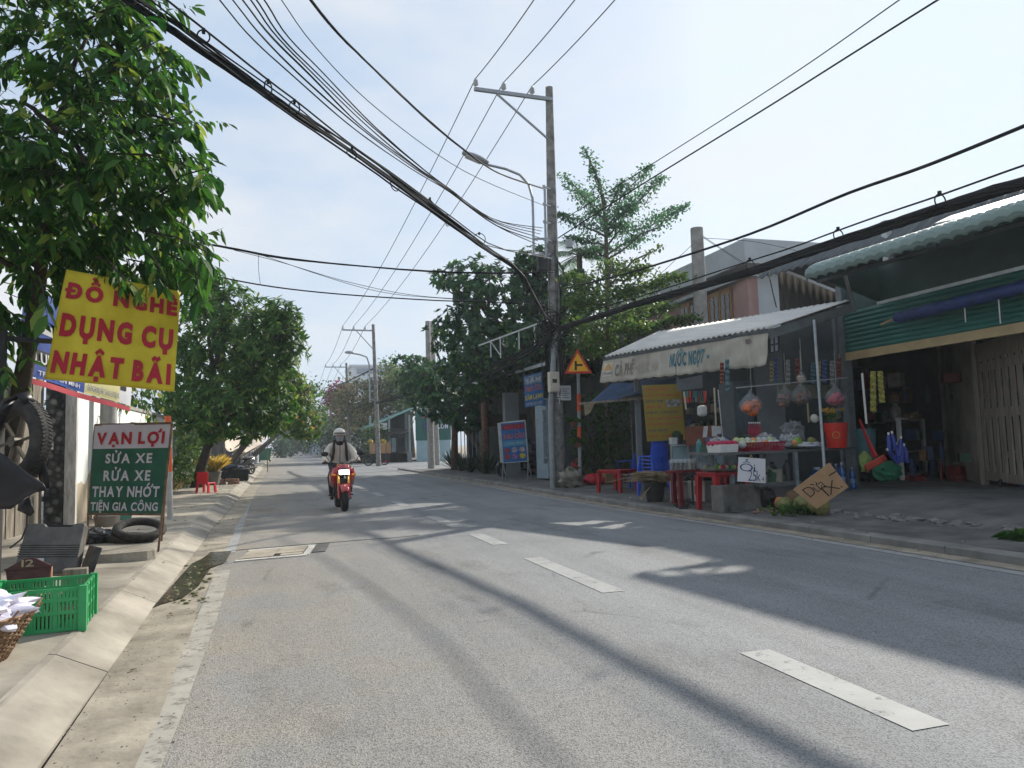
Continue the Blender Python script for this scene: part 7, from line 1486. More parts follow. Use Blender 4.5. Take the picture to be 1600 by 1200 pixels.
for (x0, y0, x1, y1, w_, n, dd) in ((946, 345, 880, 275, .42, 420, .4), (947, 370, 874, 335, .45, 420, -.4), (947, 335, 905, 300, .4, 300, .9), (946, 320, 925, 262, .34, 230, 0), (948, 345, 1012, 262, .46, 480, .3), (948, 360, 1035, 278, .46, 520, -.3), (948, 385, 1055, 325, .44, 520, .5), (950, 405, 1072, 322, .42, 520, -.6), (949, 352, 988, 322, .5, 420, -1), (946, 385, 890, 372, .42, 320, -.8), (948, 330, 972, 285, .4, 330, 0), (948, 400, 1000, 370, .45, 330, .8), (947, 360, 930, 330, .6, 420, .2), (950, 370, 970, 350, .6, 420, -.3), (932, 270, 913, 232, .25, 120, 0), (946, 400, 915, 395, .5, 260, .5)):
    br.append((T_(x0, y0, dd*.2), T_(x1, y1, dd*2), w_, n))
tb_ = dp(952, 690, d); tb_.z = .1
tiered('tiered_tree', 'tall slender tree with feathery rising tiers behind the tall pole', tb_, [T_(951, 560), T_(949, 470), T_(948, 400), T_(946, 345), T_(938, 290), T_(915, 235)], br, TIER, .12, 1.35, .38, .12)
d = 19.5; br = []
for (x0, y0, x1, y1, w_, n, dd) in ((945, 470, 888, 430, .5, 420, .5), (948, 450, 1010, 418, .5, 420, .2), (950, 470, 1062, 432, .55, 650, -.4), (948, 480, 900, 470, .55, 480, -.6), (950, 500, 1045, 480, .55, 620, .8), (950, 520, 1085, 498, .42, 520, -.9), (948, 510, 895, 505, .5, 420, .4), (948, 440, 960, 412, .6, 380, .5), (950, 500, 1000, 520, .6, 480, -.8), (946, 530, 905, 555, .6, 420, -.4), (950, 535, 975, 560, .6, 420, .4), (960, 430, 1035, 385, .2, 70, 0), (948, 470, 985, 455, .7, 500, -.2), (948, 520, 930, 530, .7, 420, .2)):
    br.append((T_(x0, y0, dd*.2), T_(x1, y1, dd*1.5), w_, n))
tb_ = dp(948, 715, d); tb_.z = .12
tiered('tiered_tree', 'lighter green low tree filling the gap between tall pole and kiosk roof', tb_, [T_(949, 600), T_(949, 520), T_(949, 450), T_(955, 410)], br, LIMEL, .115, 1.7, .38, .07)
# coconut palm peeping behind the pole
pm = thing('palm', 'small palm with arching fronds showing behind the tall pole', 'palm', dp(915, 700, 27)); ml = MB(); mt = MB(); cc_ = dp(905, 400, 26); mt.tube([V((cc_.x, cc_.y, 0)), cc_], [.16, .10], 9)
for i in range(15):
    a = 2*PI*i/15+R.uniform(-.2, .2); e = R.uniform(.2, 1.1); L_ = R.uniform(1.3, 1.9); pts = [cc_+V((math.cos(a)*math.cos(e)*L_*s_, math.sin(a)*math.cos(e)*L_*s_, math.sin(e)*L_*s_-.75*s_*s_*L_*.6)) for s_ in [j/8 for j in range(9)]]; mt.tube(pts, [.018*(1-.8*j/8) for j in range(9)], 5)
    for j in range(60):
        f = .12+.88*j/60; k_ = min(int(f*8), 7); c = pts[k_]+(pts[k_+1]-pts[k_])*(f*8-k_); ax_ = (pts[k_+1]-pts[k_]).normalized(); sd = ax_.cross(V((0, 0, 1))).normalized(); rleaf(ml, c, (sd*(1 if j % 2 else -1)+ax_*.8+V((0, 0, -.45))).normalized(), V((0, 0, 1)), .45*(1-.5*abs(f-.5)), .04)
mt.build('trunk', BARK, pm, smooth=True); ml.build('fronds', leaf_mat('palm_leaf', (.02, .06, .03), (.07, .13, .06)), pm)
# ---- farther trees
BOUG = leaf_mat('magenta_bract', (.10, .02, .055), (.22, .04, .10), (.10, .12, .05)); OLIVE = leaf_mat('olive_leaf', (.045, .065, .03), (.14, .15, .07), (.28, .2, .1)); FARL = leaf_mat('far_leaf', (.02, .05, .028), (.06, .11, .05)); DARKL = leaf_mat('deep_shade_leaf', (.010, .026, .016), (.03, .06, .03))
leafy_tree('bougainvillea', 'magenta flowering bougainvillea beside the farther lamp pole', V((6.4, 82, .1)), [B_(528, 620, 82, 20, 20, 90), B_(518, 640, 82, 12, 16, 50), B_(540, 612, 82, 14, 14, 40)], 'clump', .32, .4, BOUG, .15, .6, 10, cat='shrub')
leafy_tree('roadside_tree', 'olive brown feathery tree behind the farther lamp pole', V((8.5, 74, .1)), [B_(560, 620, 72, 36, 26, 170), B_(590, 645, 70, 34, 28, 140), B_(610, 610, 72, 30, 22, 110), B_(545, 650, 74, 26, 22, 80)], 'clump', .35, .35, OLIVE, .22, .5, 10)
leafy_tree('roadside_tree', 'bright green rounded tree above the corner shop roof', V((12, 75, .1)), [B_(632, 605, 72, 34, 20, 130), B_(610, 580, 74, 16, 14, 40), B_(660, 600, 70, 36, 30, 150), B_(655, 630, 68, 36, 16, 90)], 'clump', .38, .32, leaf_mat('mid_leaf', (.035, .08, .028), (.09, .16, .05), (.25, .22, .06)), .22, .5, 10)
leafy_tree('roadside_tree', 'dark shady tree hanging over the road side past the corner shop', V((6.6, 96, .1)), [B_(550, 668, 90, 34, 28, 150), B_(520, 675, 98, 26, 18, 110), B_(575, 672, 84, 22, 36, 90), B_(500, 688, 110, 26, 10, 60)], 'clump', .45, .32, DARKL, .25, .5, 10)
leafy_tree('bush', 'yellow green bush at the left end of the corner shop', V((6.0, 63, .05)), [B_(588, 690, 60, 18, 26, 90), B_(576, 708, 60, 12, 14, 40)], 'clump', .25, .3, LIMEL, .05, .4, 9, cat='shrub')
for i, (x, y, d, rx, ry, n, lb, mt_) in enumerate(((452, 690, 150, 18, 16, 80, 'hazy tree closing the far left side of the road', FARL), (475, 686, 210, 22, 16, 90, 'hazy tree at the vanishing end of the road', FARL), (500, 688, 190, 24, 18, 100, 'hazy tree right of the road end', FARL), (528, 690, 150, 24, 16, 90, 'dim tree behind the far motorbikes', FARL), (440, 700, 120, 10, 10, 40, 'low far bush beside the green bin', FARL), (488, 672, 240, 14, 10, 50, 'tallest of the hazy trees at the road end', FARL), (512, 668, 130, 18, 12, 60, 'far tree under the small crossarm poles', DARKL))):
    c = dp(x, y, d); base = V((c.x, c.y, 0)); leafy_tree('far_tree', lb, base, [B_(x-rx*.4, y, d, rx*.7, ry, n), B_(x+rx*.4, y+3, d, rx*.7, ry*.9, n), B_(x, y-ry*.5, d, rx*.5, ry*.5, n//2)], 'clump', d*.0042, .4, mt_, .25, .5, 8, group='trees at the far end of the road')
leafy_tree('backdrop_tree', 'dark bushy tree behind the veranda house roof', V((15, 38, .1)), [B_(820, 560, 38, 70, 30, 150), B_(760, 540, 40, 60, 40, 130)], 'whorl', .3, .25, DARKL, .2, .5, 8)
leafy_tree('backdrop_tree', 'green garden tree between the veranda house and the pink house', V((13.5, 31, .1)), [B_(940, 560, 28, 60, 50, 150), B_(1000, 500, 30, 46, 30, 80), B_(900, 600, 27, 40, 40, 80)], 'clump', .2, .3, DARKL, .15, .5, 12)
# ================================================================== FAR POLES, BUILDING, HOUSES
PL = []
for i, (px, py, Yp, lb, arm) in enumerate(((583, 507, 50., 'second tall crossarm pole, beside the far street lamp', 1.95), (541, 567, 73., 'third crossarm pole, in front of the bougainvillea', 1.9), (515, 610, 100., 'fourth crossarm pole, small above the road end', 1.9), (503, 622, 125., 'farthest crossarm pole above the road end', 1.9))):
    tp_ = yp(px, py, Yp); b = V((tp_.x+.25, Yp, .1)); t = thing('utility_pole', lb, 'pole', b, group='crossarm poles along the road'); mb = MB(); mb.tube([b-V((0, 0, .1)), tp_], [.17, .10], 12); mb.build('shaft', PEEL, t, smooth='auto')
    a0 = tp_-V((0, 0, .42)); a1 = a0+V((-arm*1.05, -.1, .0)); mb = MB(); mb.bar(a0+V((.1, 0, 0)), a1, .09); mb.build('crossarm', GALV, t)
    mb = MB(); mb.bar(a0*.45+a1*.55-V((0, 0, .04)), tp_-V((0, 0, 1.7)), .05); mb.build('brace', GALV, t); ins = []
    for k_ in (.98, .63, .265): q = a0+(a1-a0)*k_+V((0, 0, .04)); mb = MB(); mb.lathe([(.03, 0), (.07, .08), (.05, .12), (.06, .18), (.03, .25)], q, 8); mb.build('insulator', PORC, t, smooth='auto'); ins.append(q+V((0, 0, .25)))
    PL.append(ins)
    if i == 0: rack2 = tp_-V((0, 0, 3.4)); p2top = tp_
    if i == 1: rack3 = tp_-V((0, 0, 3.4))
l2 = thing('street_lamp', 'second street lamp on the far crossarm pole', 'street lamp', yp(577, 620, 50)); mb = MB(); mb.tube([yp(x, y, 49.8) for x, y in ((578, 628), (577, 570), (573, 558), (562, 554), (550, 552))], .05, 8); mb.build('arm', GALV, l2, smooth='auto')
a, b = yp(552, 552, 49.8), yp(539, 549, 49.8); mb = MB(); mb.blob((a+b)/2, ((a-b).length*.55, .16, .11), 10, 7); mb.build('lamp_head', M('lamp_housing', (.33, .36, .38)), l2, smooth=True)
mb = MB(); mb.bar(yp(578, 624, 49.8), yp(590, 626, 50), .06); mb.build('bracket', GALV, l2)
fb_ = thing('office_block', 'pale blue and white block far behind the trees', 'building', dp(575, 690, 190)); Yb = 190
a, b = yp(549, 573, Yb), yp(640, 573, Yb); mb = MB(); mb.box(((a.x+b.x)/2, Yb+8, a.z/2), (b.x-a.x, 16, a.z)); mb.build('wall', M('far_pale_wall', (.50, .55, .62), .7, .06, .2), fb_)
mb = MB()
for yy in (580, 600): q = yp(549, yy, Yb); mb.box(((a.x+b.x)/2+.6, Yb-.1, q.z), (b.x-a.x-1.4, .3, 1.3))
mb.build('window_band', M('far_glass', (.14, .2, .28), .3), fb_); mb = MB(); mb.box(((a.x+b.x)/2, Yb+8, a.z+.25), (b.x-a.x+1, 17, .5)); mb.build('parapet', M('far_pale_wall', (.5, .55, .62)), fb_)
for i, (X0, Y_, h, w_, c_, lb) in enumerate(((5.6, 112, 3.4, 10, (.34, .36, .36), 'pale low shop house past the dark shady tree'), (5.2, 126, 4.2, 12, (.40, .38, .33), 'cream house front farther along the right side'), (4.2, 150, 3.6, 14, (.30, .36, .40), 'blue grey house front near the road end'), (-4.6, 104, 3.0, 12, (.38, .36, .32), 'pale low house far along the left side'), (-5.2, 135, 3.4, 14, (.32, .36, .38), 'farthest grey house on the left side'))):
    t = shed('far_house', lb, X0, Y_, Y_+w_, h, 6, M('far_wall_%d' % i, c_, .85, .12, 1), TINROOF, cat='house'); s_ = 1 if X0 > 0 else -1
    for k_ in range(3): mb = MB(); mb.box((X0-s_*.05, Y_+2+3.2*k_, 1.4), (.1, 1.6, 2.2)); mb.build('door', M('far_door_%d' % (k_ % 2), ((.08, .10, .11), (.15, .2, .22))[k_ % 2], .6), t)
# ================================================================== CABLES
WIRE = M('black_cable', (.016, .017, .02), .8, .2, 20, spec=.12); WIREG = M('grey_wire', (.06, .065, .075), .8, .2, 20, spec=.12)
def pxpath(pts, d0, d1, n=26):
    """a hanging cable seen through these points; depth runs evenly from d0 to d1 as on a straight span"""
    P = [V((x, y, 0)) for x, y in pts]; S = [0.]
    for a, b in zip(P, P[1:]): S.append(S[-1]+(b-a).length)
    out_ = []
    for i in range(n+1):
        s = S[-1]*i/n; j = max(k for k in range(len(S)) if S[k] <= s+1e-6); j = min(j, len(P)-2); f = (s-S[j])/max(1e-6, S[j+1]-S[j])
        p0, p1, p2, p3 = P[max(j-1, 0)], P[j], P[j+1], P[min(j+2, len(P)-1)]
        q = .5*((2*p1)+(p2-p0)*f+(2*p0-5*p1+4*p2-p3)*f*f+(3*p1-p0-3*p2+p3)*f**3); t = i/n
        out_.append(dp(q.x, q.y, 1/((1-t)/d0+t/d1)))
    return out_
def cable(pts, d0, d1, r, label, group=None, mat=WIRE, strands=1, spread=0., n=26, name='cable', slack=.0):
    base = pxpath(pts, d0, d1, n); mb = MB()
    for k_ in range(strands):
        a = R.uniform(0, 6.28); off = V((0, 0, 0)); ph = R.uniform(0, 9); rr = spread*R.random()**.5
        P = []
        for i, p in enumerate(base):
            t = i/n; ang = a+t*R.choice((1, 1))*6+ph; o = V((math.cos(ang)*.7, math.cos(ang+1)*.4, math.sin(ang)))*rr if strands > 1 else V((0, 0, 0))
            P.append(p+o+V((0, 0, -slack*(k_/max(1, strands))*math.sin(PI*t)))+(V((0, 0, .5*spread*mnoise.noise(V((i*.6, k_*3., 1)))))))
        mb.tube(P, r, 5 if strands > 1 else 6)
    o = mb.build(name, mat, smooth=True, loc=base[0]); return tag(o, label, 'cable', group)
def span(a, b, sag, r, label, group=None, mat=WIREG, n=16, name='cable'):
    mb = MB(); mb.tube([a+(b-a)*i/n-V((0, 0, 4*sag*(i/n)*(1-i/n))) for i in range(n+1)], r, 5); o = mb.build(name, mat, smooth=True, loc=a); return tag(o, label, 'cable', group)
G_ = 'high crossarm wires'
nm = ('outermost', 'middle', 'innermost')
for k_, x0 in enumerate((822, 884, 945)):
    b = gp(x0, 0, INS[k_].z-.12); span(INS[k_], INS[k_]+(b-INS[k_])*2.6, .25, .013, '%s high wire running from the nearest crossarm out over the viewer' % nm[k_], G_)
    span(INS[k_], PL[0][k_], .55, .013, '%s high wire between the nearest crossarm and the second pole' % nm[k_], G_)
    for i in range(3): span(PL[i][k_], PL[i+1][k_], .4, .016, '%s high wire between the %s' % (nm[k_], ('second and third poles', 'third and fourth poles', 'fourth and farthest poles')[i]), G_)
cable(((868, 513), (843, 481), (812, 424), (764, 389), (664, 315), (550, 232), (445, 162), (309, 66), (208, 0), (120, -60)), 17.9, 6.2, .013, 'thick black cable bundle crossing the sky from the tall pole to upper left', None, WIRE, 12, .045, 30, 'cable_bundle', .10)
cable(((852, 402), (773, 385), (703, 337), (616, 273), (546, 224), (462, 157), (419, 125), (322, 48), (261, 0), (190, -60)), 17.8, 6.2, .011, 'support wire with rings just above the thick left cable bundle')
cable(((849, 395), (760, 384), (700, 342), (540, 229), (455, 160), (300, 50), (228, -6), (160, -60)), 17.8, 6.2, .009, 'thin cable running between the thick left bundle and its support wire')
rp_ = [(318, 57), (419, 137), (460, 168), (550, 240), (617, 288), (672, 320), (699, 345), (749, 374)]
for i, (x, y) in enumerate(rp_):
    s_ = (850-x)/(850-190.); d = 1/((1-s_)/17.8+s_/6.2); c = dp(x, y, d); mb = MB(); ax_ = (dp(190, -60, 6.2)-dp(852, 402, 17.8)).normalized(); q = (ax_+rv(.45)).normalized().to_track_quat('Z', 'Y').to_matrix(); rr_ = R.uniform(8, 11)*d/F
    mb.torus(c, rr_, .008, q, 20, 5); mb.box(c+V((0, 0, rr_)), (.03, .03, .05)); tag(mb.build('cable_ring', WIRE, loc=c), ('nearest ring clip at upper left on the sky bundle', 'second ring clip from the upper left on the sky bundle', 'third ring clip from the upper left on the sky bundle', 'fourth ring clip from the upper left on the sky bundle', 'fifth ring clip from the upper left on the sky bundle', 'sixth ring clip from the upper left on the sky bundle', 'seventh ring clip from the upper left on the sky bundle', 'ring clip nearest the sea almond tree on the sky bundle')[i], 'ring', 'ring clips on the sky bundle')
base_l = [(392, 57), (462, 122), (550, 201), (637, 262), (699, 297), (769, 350)]
for i, x0 in enumerate((344, 364, 379, 391, 401, 413)):
    k_ = x0-344; pts = [(838+i*2, 381-i*5)]+[(x+k_*(.80, .62, .42, .2, .04, .02)[j]+R.uniform(-1, 1), y-k_*(.05, .1, .14, .12, .05, .12)[j]+R.uniform(-2, 2)) for j, (x, y) in reversed(list(enumerate(base_l)))]+[(x0, 0), (x0-45, -60)]
    cable(pts, 17.8, 7.5, .0085, ('lowest left', 'second', 'third', 'fourth', 'fifth', 'topmost right')[i]+' of the fanned twisted wires left of the street lamp', 'fanned wires', WIRE, 2, .008, 40)
cable(((852, 322), (716, 262), (580, 162), (490, 70), (440, 0), (400, -60)), 17.8, 7.5, .0065, 'loose thin wire above the fanned wires to the left of the lamp', None, WIREG)
cable(((852, 295), (777, 269), (725, 234), (664, 184), (594, 118), (528, 52), (486, 0), (450, -50)), 17.8, 7.5, .014, 'heavy twisted cable passing under the street lamp head', None, WIRE, 2, .013, 50)
cable(((866, 425), (804, 427), (672, 424), (462, 405), (357, 387), (250, 370)), 18.2, 13, .015, 'upper twisted cable crossing low over the road to the near left tree', None, WIRE, 2, .014, 40)
cable(((862, 478), (760, 472), (672, 469), (524, 459), (419, 447), (322, 429), (200, 405)), 18.2, 13, .014, 'black low cable crossing over the road above the mango tree')
cable(((862, 470), (672, 464), (550, 442), (440, 410), (366, 391)), 18.2, 14, .006, 'fainter thin wire between the two low crossing cables', None, WIREG)
cable(((862, 474), (690, 466), (572, 451), (401, 396)), 18.2, 14, .006, 'faintest thin wire just over the black low cable', None, WIREG)
cable(((404, 398), (404, 420), (407, 446)), 14.2, 14.2, .005, 'short thin wire dropping between the two low crossing cables', None, WIREG)
cable(((874, 512), (940, 492), (1000, 472), (1090, 447), (1180, 421), (1290, 384), (1400, 346), (1500, 314), (1610, 283), (1720, 250)), 17.9, 6.6, .016, 'very thick black cable bundle sweeping right from the tall pole over the kiosk', None, WIRE, 24, .054, 30, 'cable_bundle', .05)
cable(((874, 500), (1010, 460), (1100, 431), (1180, 405), (1240, 386), (1310, 360), (1380, 335), (1469, 305), (1595, 260), (1700, 225)), 17.9, 6.6, .011, 'support wire just above the very thick right bundle')
for i, (x, y) in enumerate(((1172, 414), (1310, 368), (1469, 314))):
    s_ = (x-874)/(1700-874.); d = 1/((1-s_)/17.9+s_/6.6); c = dp(x, y, d); mb = MB(); mb.torus(c, .075, .008, Matrix.Rotation(PI/2, 3, 'X'), 18, 5); mb.box(c+V((0, 0, .085)), (.03, .03, .05)); tag(mb.build('cable_ring', WIRE, loc=c), ('ring clip on the right bundle before the pink house', 'middle ring clip on the right bundle over the awning end', 'nearest ring clip on the right bundle over the awning')[i], 'ring', 'ring clips on the right bundle')
cable(((886, 450), (980, 427), (1100, 390), (1200, 355), (1325, 302), (1450, 258), (1600, 197), (1700, 155)), 18.0, 6.3, .019, 'single heavy dark cable slanting up to the right above the bundle')
cable(((872, 372), (1000, 290), (1200, 167), (1330, 85), (1465, 0), (1550, -52)), 18.0, 9.2, .014, 'lower of two straight wires rising right through the tiered tree')
cable(((872, 348), (1010, 262), (1240, 115), (1405, 0), (1480, -52)), 18.0, 9.2, .009, 'upper thinner of two straight wires rising to the right')
for i, pts in enumerate((((1097, 368), (1130, 390), (1165, 412)), ((1099, 372), (1180, 378), (1262, 396)), ((1097, 370), (1150, 405), (1190, 432)), ((1084, 380), (1060, 402), (1010, 440), (900, 470)))): cable(pts, 19, (19, 17, 18, 19)[i], .007, ('short slack wire', 'longer level wire', 'sagging wire', 'left hand wire')[i]+' from the shorter concrete pole by the pink house', None, WIREG)
cable(((1200, 422), (1206, 450), (1213, 480)), 17, 15.5, .012, 'dark wire dropping beside the corrugated end wall')
cable(((866, 520), (820, 546), (760, 573), (700, 592), (640, 612), (587, 630)), 17.9, 50, .018, 'cable bundle running from the tall pole along the trees to the second pole', None, WIRE, 8, .07, 26, 'cable_bundle', .4)
cable(((587, 574), (538, 598), (504, 607)), 50, 104, .05, 'dark cable between the second pole and the farther poles')
cable(((866, 530), (800, 580), (770, 590), (762, 577)), 17.9, 24, .012, 'slack dark wire looping from the tall pole to the veranda roof')
cable(((866, 526), (840, 560), (790, 585), (720, 600)), 17.9, 30, .010, 'slack wire strung under the sea almond tree')
# tangle of spare cable where the bundles meet
tg = thing('cable_tangle', 'black tangle of coiled spare cable strapped round the tall pole', 'cable tangle', fl(.36)); mb = MB()
c0 = fl(.385)
for i in range(44):
    c = c0+V((R.uniform(-.28, .28), R.uniform(-.25, .1), R.uniform(-.42, .28))); q = rv().normalized().to_track_quat('Z', 'Y').to_matrix(); mb.torus(c, R.uniform(.13, .36), R.uniform(.009, .016), q, 18, 5)
for i in range(30): a = R.uniform(0, 6.28); q = fl(.36); b = fl(R.uniform(.22, .28)); rr_ = R.uniform(.17, .25); mb.tube([q+V((math.cos(a)*rr_, math.sin(a)*rr_, 0)), (q+b)/2+V((math.cos(a+.2)*rr_*1.1, math.sin(a+.2)*rr_*1.1, 0)), b+V((math.cos(a+.3)*.17, math.sin(a+.3)*.17, 0))], .014, 5)
for i in range(9): a = R.uniform(2.5, 5.5); p = fl(.37); q = fl(R.uniform(.5, .68)); mb.tube([p+V((math.cos(a)*.2, math.sin(a)*.2, 0)), (p+q)/2+V((math.cos(a)*.32, math.sin(a)*.22, 0)), q+V((math.cos(a)*.16, math.sin(a)*.16, 0))], .009, 4)
mb.build('coils', WIRE, tg, smooth=True)
bx_ = fl(.545); mb = MB(); mb.box(bx_+V((-.34, -.1, 0)), (.26, .2, .42)); o = mb.build('splice_box', BLACKM, loc=bx_, bevel=.03); tag(o, 'black splice box among the cables left of the tall pole', 'splice box')
pf_ = thing('pipe_frame', 'thin white pipe frame standing above the veranda roof among the leaves', 'frame', dp(790, 545, 22)); mb = MB(); a, b = dp(748, 540, 23), dp(845, 504, 21.5); mb.bar(a, b, .04)
for f_s, l in ((.2, .5), (.36, .62), (.66, .55), (.9, .6)): p = a+(b-a)*f_s; mb.bar(p, p-V((0, 0, l)), .03)
mb.bar(a+(b-a)*.2, a+(b-a)*.36-V((0, 0, .55)), .02); mb.build('pipes', M('white_pipe', (.5, .52, .52), .5), pf_)
# ================================================================== MOTORBIKES AND PEOPLE
import bmesh
def skin(name, pts, edges, rad, mat, parent, sub=2, org=None):
    bm = bmesh.new(); ly = bm.verts.layers.skin.verify(); vs = []
    for p, r in zip(pts, rad):
        v = bm.verts.new(p); r = r if hasattr(r, '__len__') else (r, r); v[ly].radius = r; vs.append(v)
    vs[0][ly].use_root = True
    for a, b in edges: bm.edges.new((vs[a], vs[b]))
    me = bpy.data.meshes.new('sk'); bm.to_mesh(me); bm.free(); o = bpy.data.objects.new('sk', me); COL.objects.link(o)
    o.modifiers.new('s', 'SKIN').branch_smoothing = .6; sb_ = o.modifiers.new('d', 'SUBSURF'); sb_.levels = sub; sb_.render_levels = sub
    dg = bpy.context.evaluated_depsgraph_get(); m2 = bpy.data.meshes.new_from_object(o.evaluated_get(dg)); bpy.data.objects.remove(o); bpy.data.meshes.remove(me)
    m2.name = name; m2.materials.clear(); m2.materials.append(mat); m2.polygons.foreach_set('use_smooth', [True]*len(m2.polygons))
    q = bpy.data.objects.new(name, m2); link(q); q.parent = parent; return q
CHR = M('chrome', (.5, .5, .5), .2, .1, 6, metal=.9); GOLDF = M('gold_fork', (.50, .30, .06), .3, .1, 6, metal=.7); MRD = M('glossy_red', (.38, .012, .02), .22, .08, 4, spec=.6, coat=.5); ENG = M('engine_black', (.03, .03, .032), .45, .4, 14, .2, metal=.3); TYR = M('tyre_black', (.022, .022, .024), .75, .3, 18, .3); HLT = M('lit_headlamp', (.9, .9, .95), .3, emit=((1, .93, .97), 14.)); LENS = M('lamp_glass', (.5, .5, .52), .1, spec=.7); SEATM = M('seat_vinyl', (.03, .03, .032), .5, .2, 9)
def wheel(t, c, r, w_, hub=.06, spokes=5, brake=True):
    mx_ = Matrix.Rotation(PI/2, 3, 'Y'); mb = MB(); mb.lathe([(r-.075, -w_*.42), (r-.03, -w_*.5), (r-.008, -w_*.33), (r, -w_*.12), (r, w_*.12), (r-.008, w_*.33), (r-.03, w_*.5), (r-.075, w_*.42)], c, 32, mat=mx_, cap=False); wo = mb.build('wheel', TYR, t, smooth=True)
    mb = MB(); mb.lathe([(r-.075, -w_*.4), (r-.095, -w_*.3), (r-.095, w_*.3), (r-.075, w_*.4)], c, 28, mat=mx_, cap=False); mb.lathe([(hub, -w_*.5), (hub, w_*.5)], c, 14, mat=mx_)
    for i in range(spokes): a = 2*PI*i/spokes; mb.bar(V(c), V(c)+V((0, math.cos(a), math.sin(a)))*(r-.085), .035, .03)
    mb.build('rim', ENG, wo, smooth='auto')
    if brake: mb = MB(); mb.lathe([(.11, -.004), (.11, .004)], V(c)+V((.075, 0, 0)), 20, mat=mx_); mb.build('brake_disc', CHR, wo)
# --- the red bike coming towards us, built facing -Y
def naked_bike(name, label, body):
    t = thing(name, label, 'motorbike', (0, 0, 0)); wheel(t, (0, -.60, .255), .255, .13); wheel(t, (0, .60, .255), .255, .14)
    for s_ in (-1, 1):
        mb = MB(); mb.tube([(s_*.10, -.605, .26), (s_*.10, -.52, .55)], .032, 10); mb.build('fork_tube', MRD if body is MRD else ENG, t, smooth='auto')
        mb = MB(); mb.tube([(s_*.10, -.52, .55), (s_*.10, -.41, .93)], .028, 10); mb.build('fork', GOLDF, t, smooth='auto')
    mb = MB(); mb.grid(lambda u, v: (( (u-.5)*.19*(1-.25*abs(v-.5)*2), -.60+.285*math.cos(PI*(.02+.66*v)+.55), .255+.30*math.sin(PI*(.02+.66*v)+.42)-.05*abs(u-.5)*2)), 6, 12); mb.build('front_fender', body, t, smooth=True, solid=.012)
    mb = MB()
    mb.blob((0, -.52, .78), (.125, .12, .085), 16, 10); mb.build('headlight_shell', ENG, t, smooth=True)
    mb = MB(); mb.grid(lambda u, v: ((u-.5)*.19, -.675+.05*abs(u-.5)*2+.02*v, .735+.08*v), 8, 4); mb.build('headlight', HLT, t, smooth=True, solid=.01)
    mb = MB(); mb.grid(lambda u, v: ((u-.5)*(.30-.10*v), -.60+.16*abs(u-.5)+.10*v, .80+.13*v), 8, 4); mb.build('fly_screen', body, t, smooth=True, solid=.015)
    for s_ in (-1, 1):
        o_l = [(s_*.11, -.52, .90), (s_*.20, -.40, .86), (s_*.255, -.25, .74), (s_*.24, -.12, .52), (s_*.17, -.20, .44), (s_*.13, -.38, .55), (s_*.12, -.48, .72)]; c = sum((V(p) for p in o_l), V((0, 0, 0)))/7+V((s_*.05, -.02, 0)); mb = MB(); mb.add(o_l+[c], [(i, (i+1) % 7, 7) for i in range(7)]); mb.build('shroud', body, t, smooth=True, solid=.02)
    mb = MB(); mb.blob((0, -.12, .80), (.16, .30, .12), 14, 9, 0); mb.build('fuel_tank', body, t, smooth=True)
    mb = MB(); mb.tube([(0, .08, .78), (0, .35, .76), (0, .62, .80), (0, .72, .84)], [.12, .14, .12, .07], 12, sq=(1, .5)); mb.build('seat', SEATM, t, smooth=True)
    mb = MB(); mb.tube([(0, .45, .70), (0, .75, .80), (0, .86, .84)], [.11, .10, .05], 10, sq=(1, .6)); mb.build('tail_fairing', body, t, smooth=True)
    mb = MB(); mb.box((0, -.02, .42), (.26, .42, .30)); mb.lathe([(.09, -.17), (.12, -.1), (.12, .1), (.09, .17)], (0, -.05, .36), 14, mat=Matrix.Rotation(PI/2, 3, 'Y')); mb.box((0, -.34, .52), (.22, .08, .24)); mb.tube([(0, -.4, .8), (0, -.1, .65), (0, .3, .5), (0, .6, .27)], .05, 8); mb.build('engine', ENG, t, bevel=.015)
    mb = MB(); mb.tube([(.1, -.3, .45), (.13, -.36, .28), (.14, -.1, .2), (.16, .35, .26), (.17, .72, .42)], [.02, .022, .025, .05, .055], 10); mb.build('exhaust', ENG, t, smooth=True)
    mb = MB(); mb.tube([(-.385, -.26, .965), (-.2, -.33, .965), (-.1, -.38, .93), (.1, -.38, .93), (.2, -.33, .965), (.385, -.26, .965)], .014, 8); mb.tube([(0, -.38, .85), (0, -.4, .96)], .05, 8); mb.build('handlebar', ENG, t, smooth=True)
    for s_ in (-1, 1):
        mb = MB(); mb.tube([(s_*.28, -.30, .965), (s_*.40, -.255, .965)], .019, 10); mb.build('grip', BLACKM, t, smooth='auto')
        mb = MB(); mb.tube([(s_*.25, -.32, .97), (s_*.33, -.36, 1.10)], .007, 6); mo = mb.build('mirror_stem', ENG, t); mb = MB(); mb.blob((s_*.355, -.36, 1.145), (.075, .022, .05), 12, 8); mb.build('mirror', BLACKM, mo, smooth=True)
        mb = MB(); mb.tube([(s_*.12, .08, .30), (s_*.25, .06, .29)], .017, 8); mb.build('footpeg', ENG, t); mb = MB(); mb.blob((s_*.20, -.50, .72), (.05, .045, .028), 8, 6); mb.build('indicator', M('amber_lens', (.6, .2, .02), .2), t, smooth=True)
        mb = MB(); mb.tube([(s_*.2, -.33, .96), (s_*.12, -.5, .86), (s_*.05, -.42, .6)], .006, 5); mb.build('brake_hose', BLACKM, t)
    return t
